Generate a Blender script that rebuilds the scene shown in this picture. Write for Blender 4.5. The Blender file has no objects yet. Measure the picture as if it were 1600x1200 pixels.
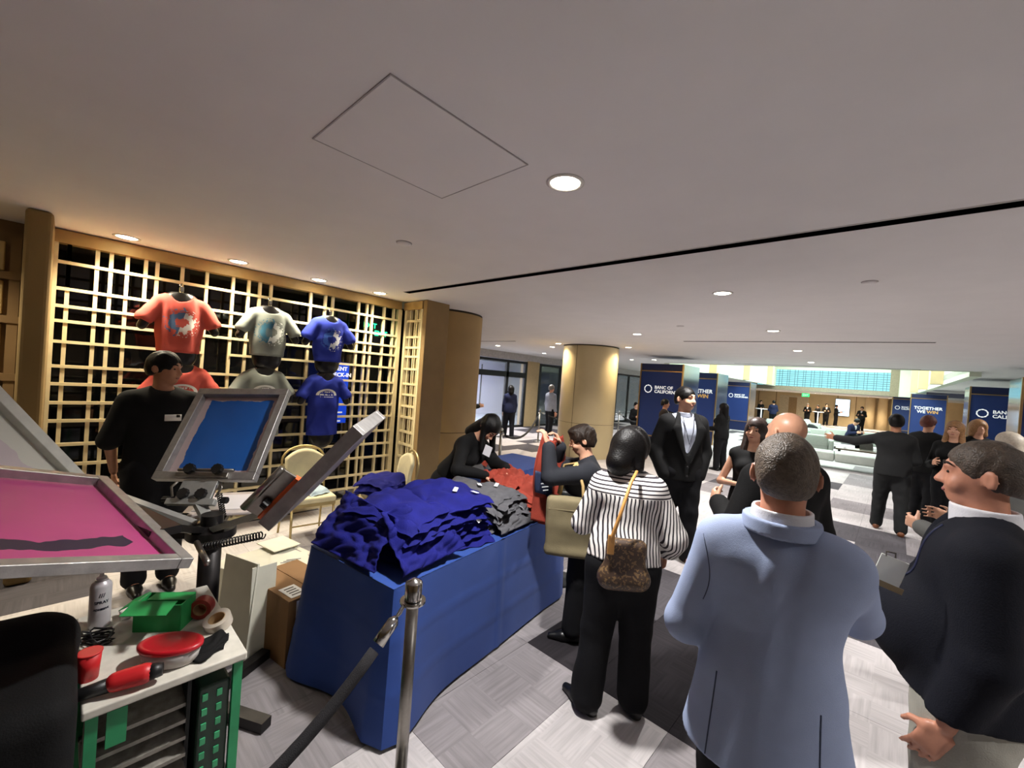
import bpy, bmesh, math, random
import numpy as np
from mathutils import Vector, Matrix, Euler

# ---------------------------------------------------------------- camera, world, exposure
SC = bpy.context.scene
COL = SC.collection
cam_data = bpy.data.cameras.new('camera')
cam_data.sensor_width = 36.0
cam_data.lens = 36.0 * 650.0 / 1600.0
cam_data.clip_start = 0.05
cam_data.clip_end = 200
cam = bpy.data.objects.new('camera', cam_data)
COL.objects.link(cam)
cam.matrix_world = Matrix((( 0.73164874, -0.06144431, 0.67890700, 0.0),
                           ( 0.67767348, -0.04228379, -0.73414627, 0.0),
                           ( 0.07381587, 0.99721446, 0.01070230, 1.83),
                           (0, 0, 0, 1)))
SC.camera = cam
SC.view_settings.view_transform = 'Standard'
SC.view_settings.look = 'None'
SC.view_settings.gamma = 1.0
SC.view_settings.use_curve_mapping = False
SC.view_settings.exposure = 1.18

world = bpy.data.worlds.new('world')
SC.world = world
world.use_nodes = True
world.node_tree.nodes['Background'].inputs[0].default_value = (0.55, 0.6, 0.75, 1)
world.node_tree.nodes['Background'].inputs[1].default_value = 0.03

DOWN_W = 150.0       # watts of one ceiling downlight
WASH_W = 75.0       # watts of one wall washer before the lattice
WELL_W = 300.0      # watts of one unseen light panel over the lounge

def add_light(name, kind, loc, power, color, parent=None, size=0.1, size_y=None, rot=(0, 0, 0), spot=None, blend=0.6):
    ld = bpy.data.lights.new(name, kind)
    ld.energy = power
    ld.color = color
    if kind == 'AREA':
        ld.size = size
        if size_y:
            ld.shape = 'RECTANGLE'
            ld.size_y = size_y
    else:
        ld.shadow_soft_size = size
    if kind == 'SPOT':
        ld.spot_size = spot
        ld.spot_blend = blend
    o = bpy.data.objects.new(name, ld)
    COL.objects.link(o)
    o.location = loc
    o.rotation_euler = rot
    if parent:
        o.parent = parent
    return o

# ---------------------------------------------------------------- materials
def srgb(r, g, b):
    f = lambda c: (c / 255 / 12.92) if c / 255 <= 0.04045 else ((c / 255 + 0.055) / 1.055) ** 2.4
    return (f(r), f(g), f(b), 1)

MATS = {}
def mat(name, col, rough=0.6, metal=0.0, var=0.12, scale=14.0, bump=0.0, bscale=60.0, spec=0.5, emit=None, estr=0.0, sheen=0.0, trans=0.0, alpha=1.0):
    """principled material with a little noise in colour and an optional fine bump"""
    if name in MATS:
        return MATS[name]
    m = bpy.data.materials.new(name)
    m.use_nodes = True
    nt = m.node_tree
    b = nt.nodes['Principled BSDF']
    c = srgb(*col) if max(col) > 1.0 else tuple(col) + (1,)
    b.inputs['Roughness'].default_value = rough
    b.inputs['Metallic'].default_value = metal
    b.inputs['Specular IOR Level'].default_value = spec
    if sheen:
        b.inputs['Sheen Weight'].default_value = sheen
    if trans:
        b.inputs['Transmission Weight'].default_value = trans
    if alpha < 1:
        b.inputs['Alpha'].default_value = alpha
    tc = nt.nodes.new('ShaderNodeTexCoord')
    if var > 0:
        n = nt.nodes.new('ShaderNodeTexNoise')
        n.inputs['Scale'].default_value = scale
        n.inputs['Detail'].default_value = 3
        nt.links.new(tc.outputs['Object'], n.inputs['Vector'])
        r = nt.nodes.new('ShaderNodeValToRGB')
        r.color_ramp.elements[0].position = 0.3
        r.color_ramp.elements[1].position = 0.7
        r.color_ramp.elements[0].color = tuple(x * (1 - var) for x in c[:3]) + (1,)
        r.color_ramp.elements[1].color = tuple(min(1, x * (1 + var)) for x in c[:3]) + (1,)
        nt.links.new(n.outputs['Fac'], r.inputs['Fac'])
        nt.links.new(r.outputs['Color'], b.inputs['Base Color'])
    else:
        b.inputs['Base Color'].default_value = c
    if bump > 0:
        n2 = nt.nodes.new('ShaderNodeTexNoise')
        n2.inputs['Scale'].default_value = bscale
        n2.inputs['Detail'].default_value = 2
        nt.links.new(tc.outputs['Object'], n2.inputs['Vector'])
        bp = nt.nodes.new('ShaderNodeBump')
        bp.inputs['Strength'].default_value = bump
        bp.inputs['Distance'].default_value = 0.01
        nt.links.new(n2.outputs['Fac'], bp.inputs['Height'])
        nt.links.new(bp.outputs['Normal'], b.inputs['Normal'])
    if emit:
        b.inputs['Emission Color'].default_value = srgb(*emit)
        b.inputs['Emission Strength'].default_value = estr
    MATS[name] = m
    return m

class NB:
    """small helper that writes node maths"""
    def __init__(self, m):
        self.nt = m.node_tree
        self.b = self.nt.nodes['Principled BSDF']
    def node(self, t, **kw):
        n = self.nt.nodes.new(t)
        for k, v in kw.items():
            setattr(n, k, v)
        return n
    def link(self, a, b):
        self.nt.links.new(a, b)
    def m(self, op, a, b=None, c=None, clamp=False):
        n = self.node('ShaderNodeMath', operation=op, use_clamp=clamp)
        for i, v in enumerate((a, b, c)):
            if v is None:
                continue
            if isinstance(v, (int, float)):
                n.inputs[i].default_value = v
            else:
                self.link(v, n.inputs[i])
        return n.outputs[0]
    def mix(self, fac, a, b):
        n = self.node('ShaderNodeMix', data_type='RGBA')
        for sock, v in ((n.inputs[0], fac), (n.inputs[6], a), (n.inputs[7], b)):
            if isinstance(v, tuple):
                sock.default_value = v
            elif isinstance(v, (int, float)):
                sock.default_value = v
            else:
                self.link(v, sock)
        return n.outputs[2]
    def coords(self, which='Object'):
        tc = self.node('ShaderNodeTexCoord')
        s = self.node('ShaderNodeSeparateXYZ')
        self.link(tc.outputs[which], s.inputs[0])
        return tc.outputs[which], s.outputs[0], s.outputs[1], s.outputs[2]
    def noise(self, vec, scale, detail=2.0, dist=0.0):
        n = self.node('ShaderNodeTexNoise')
        n.inputs['Scale'].default_value = scale
        n.inputs['Detail'].default_value = detail
        n.inputs['Distortion'].default_value = dist
        self.link(vec, n.inputs['Vector'])
        return n.outputs['Fac']

def blank(name, rough=0.6, metal=0.0):
    m = bpy.data.materials.new(name)
    m.use_nodes = True
    b = m.node_tree.nodes['Principled BSDF']
    b.inputs['Roughness'].default_value = rough
    b.inputs['Metallic'].default_value = metal
    MATS[name] = m
    return m, NB(m)

def glow(name, col, strength):
    if name in MATS:
        return MATS[name]
    m = bpy.data.materials.new(name)
    m.use_nodes = True
    nt = m.node_tree
    nt.nodes.remove(nt.nodes['Principled BSDF'])
    e = nt.nodes.new('ShaderNodeEmission')
    e.inputs[0].default_value = srgb(*col)
    e.inputs[1].default_value = strength
    nt.links.new(e.outputs[0], nt.nodes['Material Output'].inputs[0])
    MATS[name] = m
    return m

# ---------------------------------------------------------------- mesh building
def V(*a):
    return Vector(a[0]) if len(a) == 1 else Vector(a)

def frame_from(d, up=(0, 0, 1)):
    """3x3 matrix whose z column is d"""
    z = Vector(d).normalized()
    u = Vector(up)
    if abs(z.dot(u)) > 0.98:
        u = Vector((0, 1, 0))
    x = u.cross(z).normalized()
    y = z.cross(x)
    return Matrix((x, y, z)).transposed()

class MB:
    def __init__(self):
        self.v = []
        self.f = []
    def add(self, vs, fs):
        n = len(self.v)
        self.v += [tuple(p) for p in vs]
        self.f += [tuple(i + n for i in f) for f in fs]
        return self
    def box(self, c, s, rot=None, bevel=0.0):
        c = Vector(c)
        hx, hy, hz = s[0] / 2, s[1] / 2, s[2] / 2
        R = rot if rot is not None else Matrix.Identity(3)
        if isinstance(R, (int, float)):
            R = Matrix.Rotation(R, 3, 'Z')
        if bevel <= 0:
            vs = [c + R @ Vector((x * hx, y * hy, z * hz)) for x in (-1, 1) for y in (-1, 1) for z in (-1, 1)]
            fs = [(0, 1, 3, 2), (4, 6, 7, 5), (0, 4, 5, 1), (2, 3, 7, 6), (0, 2, 6, 4), (1, 5, 7, 3)]
            return self.add(vs, fs)
        bm = bmesh.new()
        bmesh.ops.create_cube(bm, size=1.0)
        for v in bm.verts:
            v.co = Vector((v.co.x * s[0], v.co.y * s[1], v.co.z * s[2]))
        bmesh.ops.bevel(bm, geom=list(bm.edges), offset=min(bevel, min(s) * 0.49), segments=3, profile=0.5, affect='EDGES')
        bm.verts.index_update()
        vs = [c + R @ v.co for v in bm.verts]
        fs = [tuple(v.index for v in f.verts) for f in bm.faces]
        bm.free()
        return self.add(vs, fs)
    def box2(self, lo, hi, bevel=0.0):
        lo, hi = Vector(lo), Vector(hi)
        return self.box((lo + hi) / 2, hi - lo, None, bevel)
    def bar(self, a, b, w, t, up=(0, 0, 1), bevel=0.0):
        """box beam from a to b"""
        a, b = Vector(a), Vector(b)
        return self.box((a + b) / 2, (w, t, (b - a).length), frame_from(b - a, up), bevel)
    def tube(self, pts, r, seg=10, caps=True):
        pts = [Vector(p) for p in pts]
        n = len(pts)
        rs = r if isinstance(r, (list, tuple)) else [r] * n
        rings = []
        prev = None
        for i, p in enumerate(pts):
            d = (pts[min(i + 1, n - 1)] - pts[max(i - 1, 0)])
            if d.length < 1e-9:
                d = Vector((0, 0, 1))
            d.normalize()
            if prev is None:
                x = frame_from(d).col[0].copy()
            else:
                x = prev - d * prev.dot(d)
                if x.length < 1e-6:
                    x = frame_from(d).col[0].copy()
                x.normalize()
            prev = x
            y = d.cross(x)
            rings.append([p + (x * math.cos(2 * math.pi * k / seg) + y * math.sin(2 * math.pi * k / seg)) * rs[i] for k in range(seg)])
        vs = [q for ring in rings for q in ring]
        fs = []
        for i in range(n - 1):
            for k in range(seg):
                k2 = (k + 1) % seg
                fs.append((i * seg + k, i * seg + k2, (i + 1) * seg + k2, (i + 1) * seg + k))
        if caps:
            fs.append(tuple(range(seg - 1, -1, -1)))
            fs.append(tuple((n - 1) * seg + k for k in range(seg)))
        return self.add(vs, fs)
    def cyl(self, a, b, r, r2=None, seg=16):
        return self.tube([a, b], [r, r if r2 is None else r2], seg)
    def lathe(self, c, prof, seg=24, R=None):
        """profile of (radius, z) around the z axis at c"""
        c = Vector(c)
        R = R or Matrix.Identity(3)
        vs = []
        for (r, z) in prof:
            for k in range(seg):
                a = 2 * math.pi * k / seg
                vs.append(c + R @ Vector((r * math.cos(a), r * math.sin(a), z)))
        fs = []
        for i in range(len(prof) - 1):
            for k in range(seg):
                k2 = (k + 1) % seg
                fs.append((i * seg + k, i * seg + k2, (i + 1) * seg + k2, (i + 1) * seg + k))
        if prof[0][0] > 1e-6:
            fs.append(tuple(range(seg - 1, -1, -1)))
        if prof[-1][0] > 1e-6:
            fs.append(tuple((len(prof) - 1) * seg + k for k in range(seg)))
        return self.add(vs, fs)
    def prism(self, poly, d):
        """closed polygon of 3d points pushed along d"""
        n = len(poly)
        d = Vector(d)
        vs = [Vector(p) for p in poly] + [Vector(p) + d for p in poly]
        fs = [tuple(range(n - 1, -1, -1)), tuple(range(n, 2 * n))]
        for i in range(n):
            j = (i + 1) % n
            fs.append((i, j, n + j, n + i))
        return self.add(vs, fs)
    def ellipsoid(self, c, r, seg=16, rings=10, R=None):
        c = Vector(c)
        R = R or Matrix.Identity(3)
        prof = []
        for i in range(rings + 1):
            t = math.pi * i / rings
            prof.append((max(math.sin(t), 1e-4), -math.cos(t)))
        vs = []
        for (q, z) in prof:
            for k in range(seg):
                a = 2 * math.pi * k / seg
                vs.append(c + R @ Vector((q * math.cos(a) * r[0], q * math.sin(a) * r[1], z * r[2])))
        fs = []
        for i in range(rings):
            for k in range(seg):
                k2 = (k + 1) % seg
                fs.append((i * seg + k, i * seg + k2, (i + 1) * seg + k2, (i + 1) * seg + k))
        return self.add(vs, fs)
    def grid(self, fn, nu, nv, thick=0.0):
        """surface fn(u,v)->point over the unit square; thick>0 gives it a back side"""
        pts = [[Vector(fn(i / nu, j / nv)) for j in range(nv + 1)] for i in range(nu + 1)]
        vs = [p for row in pts for p in row]
        w = nv + 1
        fs = [(i * w + j, (i + 1) * w + j, (i + 1) * w + j + 1, i * w + j + 1) for i in range(nu) for j in range(nv)]
        if thick > 0:
            n0 = len(vs)
            back = []
            for i in range(nu + 1):
                for j in range(nv + 1):
                    a = pts[min(i + 1, nu)][j] - pts[max(i - 1, 0)][j]
                    b = pts[i][min(j + 1, nv)] - pts[i][max(j - 1, 0)]
                    nn = a.cross(b)
                    if nn.length > 1e-12:
                        nn.normalize()
                    back.append(pts[i][j] - nn * thick)
            vs = vs + back
            fs = fs + [tuple(n0 + k for k in reversed(f)) for f in fs]
            rim = [i * w for i in range(nu + 1)] + [nu * w + j for j in range(1, nv + 1)] + [i * w + nv for i in range(nu - 1, -1, -1)] + [j for j in range(nv - 1, 0, -1)]
            for k in range(len(rim)):
                a, b = rim[k], rim[(k + 1) % len(rim)]
                fs.append((b, a, n0 + a, n0 + b))
        return self.add(vs, fs)
    def mesh(self, name, smooth=False):
        me = bpy.data.meshes.new(name)
        me.from_pydata(self.v, [], self.f)
        me.validate()
        if smooth:
            me.polygons.foreach_set('use_smooth', [True] * len(me.polygons))
        me.update()
        return me
    def build(self, name, m, parent=None, smooth=False, autos=None):
        me = self.mesh(name, smooth)
        if autos:
            smooth_by_angle(me, autos)
        me.materials.append(m)
        return link(name, me, parent)

def smooth_by_angle(me, deg):
    bm = bmesh.new()
    bm.from_mesh(me)
    bmesh.ops.recalc_face_normals(bm, faces=bm.faces)
    lim = math.radians(deg)
    for f in bm.faces:
        f.smooth = True
    for e in bm.edges:
        e.smooth = not (len(e.link_faces) == 2 and e.calc_face_angle(0) > lim)
    bm.to_mesh(me)
    bm.free()

def link(name, data, parent=None, loc=None, rotz=None):
    o = bpy.data.objects.new(name, data)
    COL.objects.link(o)
    if loc is not None:
        o.location = loc
    if rotz is not None:
        o.rotation_euler = (0, 0, rotz)
    if parent is not None:
        o.parent = parent
    return o

def tag(o, label, cat, group=None):
    o['label'] = label
    o['category'] = cat
    if group:
        o['group'] = group
    return o

def thing(name, label, cat, loc=(0, 0, 0), rotz=0.0, group=None):
    o = link(name, None, None, loc, rotz)
    o.empty_display_size = 0.1
    return tag(o, label, cat, group)

def struct(o):
    o['kind'] = 'structure'
    return o

def copy_tree(o, parent=None):
    c = o.copy()
    COL.objects.link(c)
    c.parent = parent
    for ch in o.children:
        copy_tree(ch, c)
    return c

def text_mesh(body, size, depth=0.002, align='LEFT', bold=0.0, spacing=1.0):
    cu = bpy.data.curves.new('text', 'FONT')
    cu.body = body
    cu.size = size
    cu.extrude = depth
    cu.offset = bold
    cu.align_x = align
    cu.space_character = spacing
    cu.resolution_u = 3
    o = bpy.data.objects.new('text', cu)
    COL.objects.link(o)
    dg = bpy.context.evaluated_depsgraph_get()
    me = bpy.data.meshes.new_from_object(o.evaluated_get(dg))
    bpy.data.objects.remove(o)
    return me

def put_text(name, body, size, m, parent, loc, rot, **kw):
    me = text_mesh(body, size, **kw)
    me.name = name
    me.materials.clear()
    me.materials.append(m)
    o = link(name, me, parent, loc)
    o.rotation_euler = rot
    return o

RND = random.Random(7)
# ---------------------------------------------------------------- the room
CZ = 2.84
TAN = mat('tan_fabric_panel', (150, 122, 80), 0.75, var=0.06, scale=5, bump=0.05, bscale=300)
TAN_D = mat('tan_dark_panel', (118, 92, 56), 0.7, var=0.08, scale=4)
CEIL = mat('ceiling_paint', (226, 222, 221), 0.9, var=0.02, scale=3, bump=0.02, bscale=400)
CREAM = mat('cream_wall', (214, 190, 148), 0.7, var=0.05, scale=2)
BLACK = mat('matt_black', (9, 9, 10), 0.6, var=0.1)
DARKM = mat('dark_bronze_frame', (20, 19, 20), 0.4, metal=0.3, var=0.1)
CHROME = mat('chrome', (190, 188, 184), 0.16, metal=1.0, var=0.05)
STEEL = mat('brushed_steel', (150, 146, 140), 0.32, metal=1.0, var=0.08, scale=40)
ALU = mat('aluminium_frame', (168, 166, 164), 0.42, metal=0.75, var=0.14, scale=24, bump=0.08, bscale=120)
LATT = mat('blond_wood_lattice', (228, 213, 170), 0.5, var=0.07, scale=9)
LATT_TOP = mat('lattice_header_wood', (172, 142, 88), 0.55, var=0.08, scale=7)

def carpet_material(name, base, contrast):
    m, n = blank(name, 0.95)
    n.b.inputs['Specular IOR Level'].default_value = 0.1
    g = n.node('ShaderNodeNewGeometry')
    s = n.node('ShaderNodeSeparateXYZ')
    n.link(g.outputs['Position'], s.inputs[0])
    x, y = s.outputs[0], s.outputs[1]
    def streak(sx, sy, scale):
        c = n.node('ShaderNodeCombineXYZ')
        n.link(n.m('MULTIPLY', x, sx), c.inputs[0])
        n.link(n.m('MULTIPLY', y, sy), c.inputs[1])
        return n.noise(c.outputs[0], scale, 3.0)
    a = streak(1.2, 26.0, 2.0)
    b = streak(26.0, 1.2, 2.0)
    par = n.m('MODULO', n.m('ADD', n.m('FLOOR', n.m('MULTIPLY', n.m('ADD', x, 100.0), 4.0)), n.m('FLOOR', n.m('MULTIPLY', n.m('ADD', y, 100.0), 4.0))), 2.0)
    par = n.m('GREATER_THAN', par, 0.5)
    st = n.m('ADD', n.m('MULTIPLY', a, par), n.m('MULTIPLY', b, n.m('SUBTRACT', 1.0, par)))
    cloud = n.noise(g.outputs['Position'], 2.2, 3.0)
    v = n.m('ADD', n.m('MULTIPLY', n.m('SUBTRACT', st, 0.5), contrast * 2.2), n.m('MULTIPLY', n.m('SUBTRACT', cloud, 0.5), contrast * 1.6))
    f = n.m('ADD', 0.5, v, clamp=True)
    c = srgb(*base)
    lo = tuple(k * (1 - contrast) for k in c[:3]) + (1,)
    hi = tuple(min(1, k * (1 + contrast)) for k in c[:3]) + (1,)
    n.link(n.mix(f, lo, hi), n.b.inputs['Base Color'])
    fine = n.noise(g.outputs['Position'], 420.0, 1.0)
    bp = n.node('ShaderNodeBump')
    bp.inputs['Strength'].default_value = 0.35
    bp.inputs['Distance'].default_value = 0.004
    n.link(fine, bp.inputs['Height'])
    n.link(bp.outputs[0], n.b.inputs['Normal'])
    return m

CARPET = [carpet_material('carpet_light', (182, 177, 177), 0.38),
          carpet_material('carpet_middle', (136, 131, 133), 0.42),
          carpet_material('carpet_dark', (80, 77, 81), 0.42),
          carpet_material('carpet_charcoal', (46, 43, 46), 0.42)]

# floor slab with carpet tiles laid on it
floor = struct(MB().box2((-16, -6, -0.2), (9, 46, -0.006)).build('floor', mat('floor_screed', (60, 58, 58), 0.95)))
TX0, TY0, TW, TL = -1.79, 2.29, 0.5, 1.0
def shade(i, j):
    """which carpet a tile is cut from: big light fields with dark bars through them"""
    x, y = TX0 + (i + 0.5) * TW, TY0 + (j + 0.5) * TL
    if y < -0.7 or x < -5.5:
        r = random.Random(i * 131 + j * 17).random()
        return 0 if r < 0.6 else 2
    known = {(0, 0): 3, (1, 0): 3, (0, 1): 2, (1, 1): 3, (2, 0): 3, (2, 1): 3, (0, -1): 1, (-1, -1): 1, (-1, 0): 1, (1, -1): 0, (2, -1): 1, (0, -2): 0, (1, -2): 0,
             (2, -2): 0, (3, -1): 0, (-1, -2): 1, (-2, -2): 1, (-3, -2): 2, (-2, -1): 1, (3, 0): 0, (3, 1): 0, (-2, 0): 2, (-1, 1): 0, (3, -2): 0, (0, 2): 0, (1, 2): 0, (2, 2): 0, (3, 2): 2,
             (4, 0): 2, (4, 1): 0, (4, 2): 0, (4, -1): 0, (5, 0): 0, (5, 1): 0, (3, 3): 0, (0, 3): 1, (1, 3): 0, (2, 3): 0, (4, 3): 3, (4, 4): 2, (3, 4): 2, (2, 4): 0, (1, 4): 3, (0, 4): 0}
    if (i, j) in known:
        return known[(i, j)]
    if x < -3.2 and y < 3.4 and x > -5.4:
        r = random.Random(i * 37 + j * 91 + 5).random()
        return 0 if r < 0.8 else 2
    r = random.Random((i // 2) * 7919 + j * 104729 + 3).random()
    q = random.Random(i * 331 + j * 733).random()
    if r < 0.66:
        return 0 if q < 0.88 else 1
    if r < 0.82:
        return 1
    return 2 if q < 0.75 else 3

tile_meshes = []
for k in range(4):
    me = MB().box((0, 0, -0.003), (TW - 0.002, TL - 0.002, 0.006)).mesh('carpet_tile')
    me.materials.append(CARPET[k])
    tile_meshes.append(me)
cells = []
for i in range(-30, 22):
    for j in range(-9, 44):
        x, y = TX0 + (i + 0.5) * TW, TY0 + (j + 0.5) * TL
        if not (-15.9 < x - TW / 2 and x + TW / 2 < 8.9 and -5.9 < y - TL / 2 and y + TL / 2 < 45.9):
            continue
        # inside what the picture shows: ahead of the camera plane and within its sides
        dep = 0.7341 * y - 0.6789 * x
        lat = 0.6777 * y + 0.7316 * x
        vis = dep > 0.4 and abs(lat) < dep * 1.27 + 0.5 and (x > -5.4 or y > 3.6)
        cells.append((0 if vis else 1, dep, i, j, x, y))
cells.sort()
far = MB()
far_idx = []
for n, (hid, dep, i, j, x, y) in enumerate(cells):
    k = shade(i, j)
    if n < 300:
        link('carpet_tile', tile_meshes[k], floor, (x, y, 0))
    else:
        far.box((x, y, -0.003), (TW - 0.002, TL - 0.002, 0.006))
        far_idx += [k] * 6
fm = far.mesh('carpet_tiles')
for c in CARPET:
    fm.materials.append(c)
fm.polygons.foreach_set('material_index', far_idx)
fo = link('carpet_tiles', fm, floor)
fo['kind'] = 'stuff'

# ceiling: the low one, the raised well over the lounge, the low one at the far end
WX0, WY0, WY1 = -6.1, 14.9, 33.0
cb = MB()
cb.box2((-16, -6, CZ), (9, WY0, CZ + 0.2))
cb.box2((-16, WY0, CZ), (WX0, WY1, CZ + 0.2))
cb.prism([(1.25, WY0, CZ), (9, WY0, CZ), (9, WY1, CZ), (0.75, WY1, CZ)], (0, 0, 0.2))
cb.box2((-16, WY1 + 0.3, 2.5), (9, 46, 2.6))
cb.box2((-16, WY0 - 0.1, 4.9), (9, WY1 + 0.4, 5.0))
ceiling = struct(cb.build('ceiling', CEIL))
WELLM = mat('well_plaster', (204, 210, 190), 0.85, var=0.03, scale=2)
MB().box2((WX0 - 0.2, WY0, 2.72), (WX0, WY1, 4.9)).build('well_fascia', WELLM, ceiling)
MB().prism([(1.25, WY0, 2.72), (1.45, WY0, 2.72), (0.95, WY1, 2.72), (0.75, WY1, 2.72)], (0, 0, 2.18)).build('well_fascia', WELLM, ceiling)
MB().box2((WX0, WY0 - 0.1, 2.83), (1.3, WY0, 4.9)).build('well_fascia', WELLM, ceiling)
for yy in (19.5, 25.0, 30.5):
    MB().box2((WX0 - 0.05, yy - 0.25, 2.74), (WX0 + 0.3, yy + 0.25, 4.9)).build('well_pier', CREAM, ceiling)
for t in (0.3, 0.6, 0.9):
    xx, yy = 1.25 - 0.5 * t, WY0 + (WY1 - WY0) * t
    MB().box2((xx - 0.3, yy - 0.25, 2.74), (xx + 0.05, yy + 0.25, 4.9)).build('well_pier', CREAM, ceiling)

# access panel: a flush square with a thin joint round it
ap = thing('access_panel', 'square flush access panel in the white ceiling near the brightest downlight', 'ceiling panel', (-1.655, 1.075, CZ))
MB().box((0, 0, -0.002), (0.64, 0.71, 0.004)).build('panel', CEIL, ap)
seam = mat('panel_seam', (176, 170, 170), 0.9)
for s in (-1, 1):
    MB().box((s * 0.324, 0, -0.0025), (0.005, 0.724, 0.005)).build('seam', seam, ap)
    MB().box((0, s * 0.359, -0.0025), (0.64, 0.005, 0.005)).build('seam', seam, ap)

# black slot air diffusers
def slot(a, b, w, label):
    t = thing('slot_diffuser', label, 'air diffuser', ((a[0] + b[0]) / 2, (a[1] + b[1]) / 2, CZ), 0, 'black slot diffusers in the ceiling')
    L = math.hypot(b[0] - a[0], b[1] - a[1])
    ang = math.atan2(b[1] - a[1], b[0] - a[0])
    t.rotation_euler = (0, 0, ang)
    MB().box((0, 0, -0.0025), (L, w, 0.005)).build('slot_opening', mat('slot_void', (3, 3, 3), 1.0, var=0.1, spec=0.0), t)
    fr = mat('slot_flange', (200, 195, 193), 0.8)
    for s in (-1, 1):
        MB().box((0, s * (w / 2 + 0.005), -0.002), (L, 0.01, 0.004)).build('flange', fr, t)
slot((-4.67, 2.94), (3.6, 3.1), 0.085, 'longest black ceiling slot, running from the lattice corner to the right')
slot((-3.16, 8.32), (0.37, 8.74), 0.065, 'thin black ceiling slot seen above the row of blue columns')
slot((-3.75, 14.1), (0.4, 14.66), 0.06, 'faint ceiling slot just before the raised lounge ceiling')
slot((-8.9, 7.9), (-7.4, 8.0), 0.05, 'short ceiling slot beside the brown round column, towards the entrance')

# small round ceiling fittings
def disc_fitting(x, y, r, label, cat, name):
    t = thing(name, label, cat, (x, y, CZ))
    MB().lathe((0, 0, 0), [(r, 0), (r, -0.008), (r * 0.7, -0.018), (0.0001, -0.02)], 20).build('cover', CEIL, t, smooth=True)
    MB().lathe((0, 0, 0), [(r * 1.12, 0), (r * 1.12, -0.004), (r, -0.005)], 20).build('rim', seam, t)
disc_fitting(-2.91, 1.78, 0.055, 'small round white cover plate on the ceiling above the lattice', 'cover plate', 'cover_plate')
disc_fitting(-0.22, 4.43, 0.05, 'pale round sprinkler cover on the ceiling right of the long slot', 'cover plate', 'sprinkler_cover')
disc_fitting(-2.5, 6.4, 0.05, 'round sprinkler cover on the ceiling above the banner columns', 'cover plate', 'sprinkler_cover')

# downlights
LENS = glow('lamp_lens', (255, 246, 226), 16.0)
LENSW = glow('lamp_lens_warm', (255, 240, 205), 14.0)
TRIM = mat('lamp_trim', (206, 200, 192), 0.35, var=0.03)
def downlight(x, y, label, power=DOWN_W, color=(1.0, 0.97, 0.94), z=CZ, r=0.075, lens=None, spot=2.5, tilt=(0, 0, 0), group='recessed ceiling downlights'):
    t = thing('downlight', label, 'ceiling light', (x, y, z), 0, group)
    MB().lathe((0, 0, 0), [(r * 1.28, 0.0), (r * 1.28, -0.004), (r * 1.02, -0.007), (r * 1.0, 0.0)], 24).build('trim_ring', TRIM, t, smooth=True)
    MB().lathe((0, 0, 0), [(r, -0.001), (r * 0.85, -0.005), (0.0001, -0.007)], 24).build('lens', lens or LENS, t, smooth=True)
    if power > 0:
        add_light('lamp', 'SPOT', (0, 0, -0.03), power, color, t, 0.07, rot=tilt, spot=spot, blend=0.9)
    return t
downlight(-1.29, 1.68, 'brightest and nearest downlight, beside the access panel', DOWN_W * 1.15)
downlight(-1.33, 4.41, 'second downlight in the row running down the hall')
downlight(-1.41, 7.15, 'third downlight in the row running down the hall')
downlight(-1.53, 10.09, 'fourth downlight in the row running down the hall')
downlight(-1.67, 13.03, 'fifth and last downlight before the raised lounge ceiling')
WARM = (1.0, 0.88, 0.66)
downlight(-5.1, 0.34, 'wall washer at the left end of the lattice', WASH_W, WARM, lens=LENSW, spot=2.2, group='wall washers along the lattice')
downlight(-5.08, 1.19, 'second wall washer from the left along the lattice', WASH_W, WARM, lens=LENSW, spot=2.2, group='wall washers along the lattice')
downlight(-5.1, 2.02, 'third wall washer from the left along the lattice', WASH_W, WARM, lens=LENSW, spot=2.2, group='wall washers along the lattice')
downlight(-5.08, 2.80, 'wall washer at the right end of the lattice by its corner', WASH_W, WARM, lens=LENSW, spot=2.2, group='wall washers along the lattice')
downlight(-4.95, -0.95, 'wall washer left of the lattice, outside the picture', WASH_W, WARM, lens=LENSW, spot=2.2, group='wall washers along the lattice')
downlight(-9.09, 9.06, 'downlight above the glass entrance doors', DOWN_W * 0.8)
downlight(-9.23, 11.53, 'downlight before the tan pier of the entrance wall', DOWN_W * 0.8)
downlight(-6.45, 8.62, 'downlight shining on the left of the pale round column', DOWN_W * 0.5, (1, 0.8, 0.52))
downlight(-7.25, 9.41, 'downlight left of the pale round column, towards the glazing', DOWN_W * 0.6, (1, 0.84, 0.6))
downlight(-4.95, 9.5, 'downlight shining on the right of the pale round column', DOWN_W * 0.5, (1, 0.8, 0.52))
downlight(-6.93, 13.6, 'downlight behind the pale round column', DOWN_W * 0.7)
downlight(-6.0, 13.36, 'downlight over the nearest blue banner column', DOWN_W * 0.7)
downlight(-7.6, 17.5, 'faint downlight far behind the pale round column', DOWN_W * 0.7)
# unseen downlights added to brighten the hall
for k, (x, y) in enumerate(((2.3, 1.7), (2.3, 4.5), (2.3, 7.2), (2.3, 10.1), (-3.6, 7.2))):
    downlight(x, y, 'unseen downlight added to light the hall, %s' % ('right of the camera', 'right of the navy jacket', 'far right', 'farthest right', 'hidden beyond the round column')[k], DOWN_W)

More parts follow.
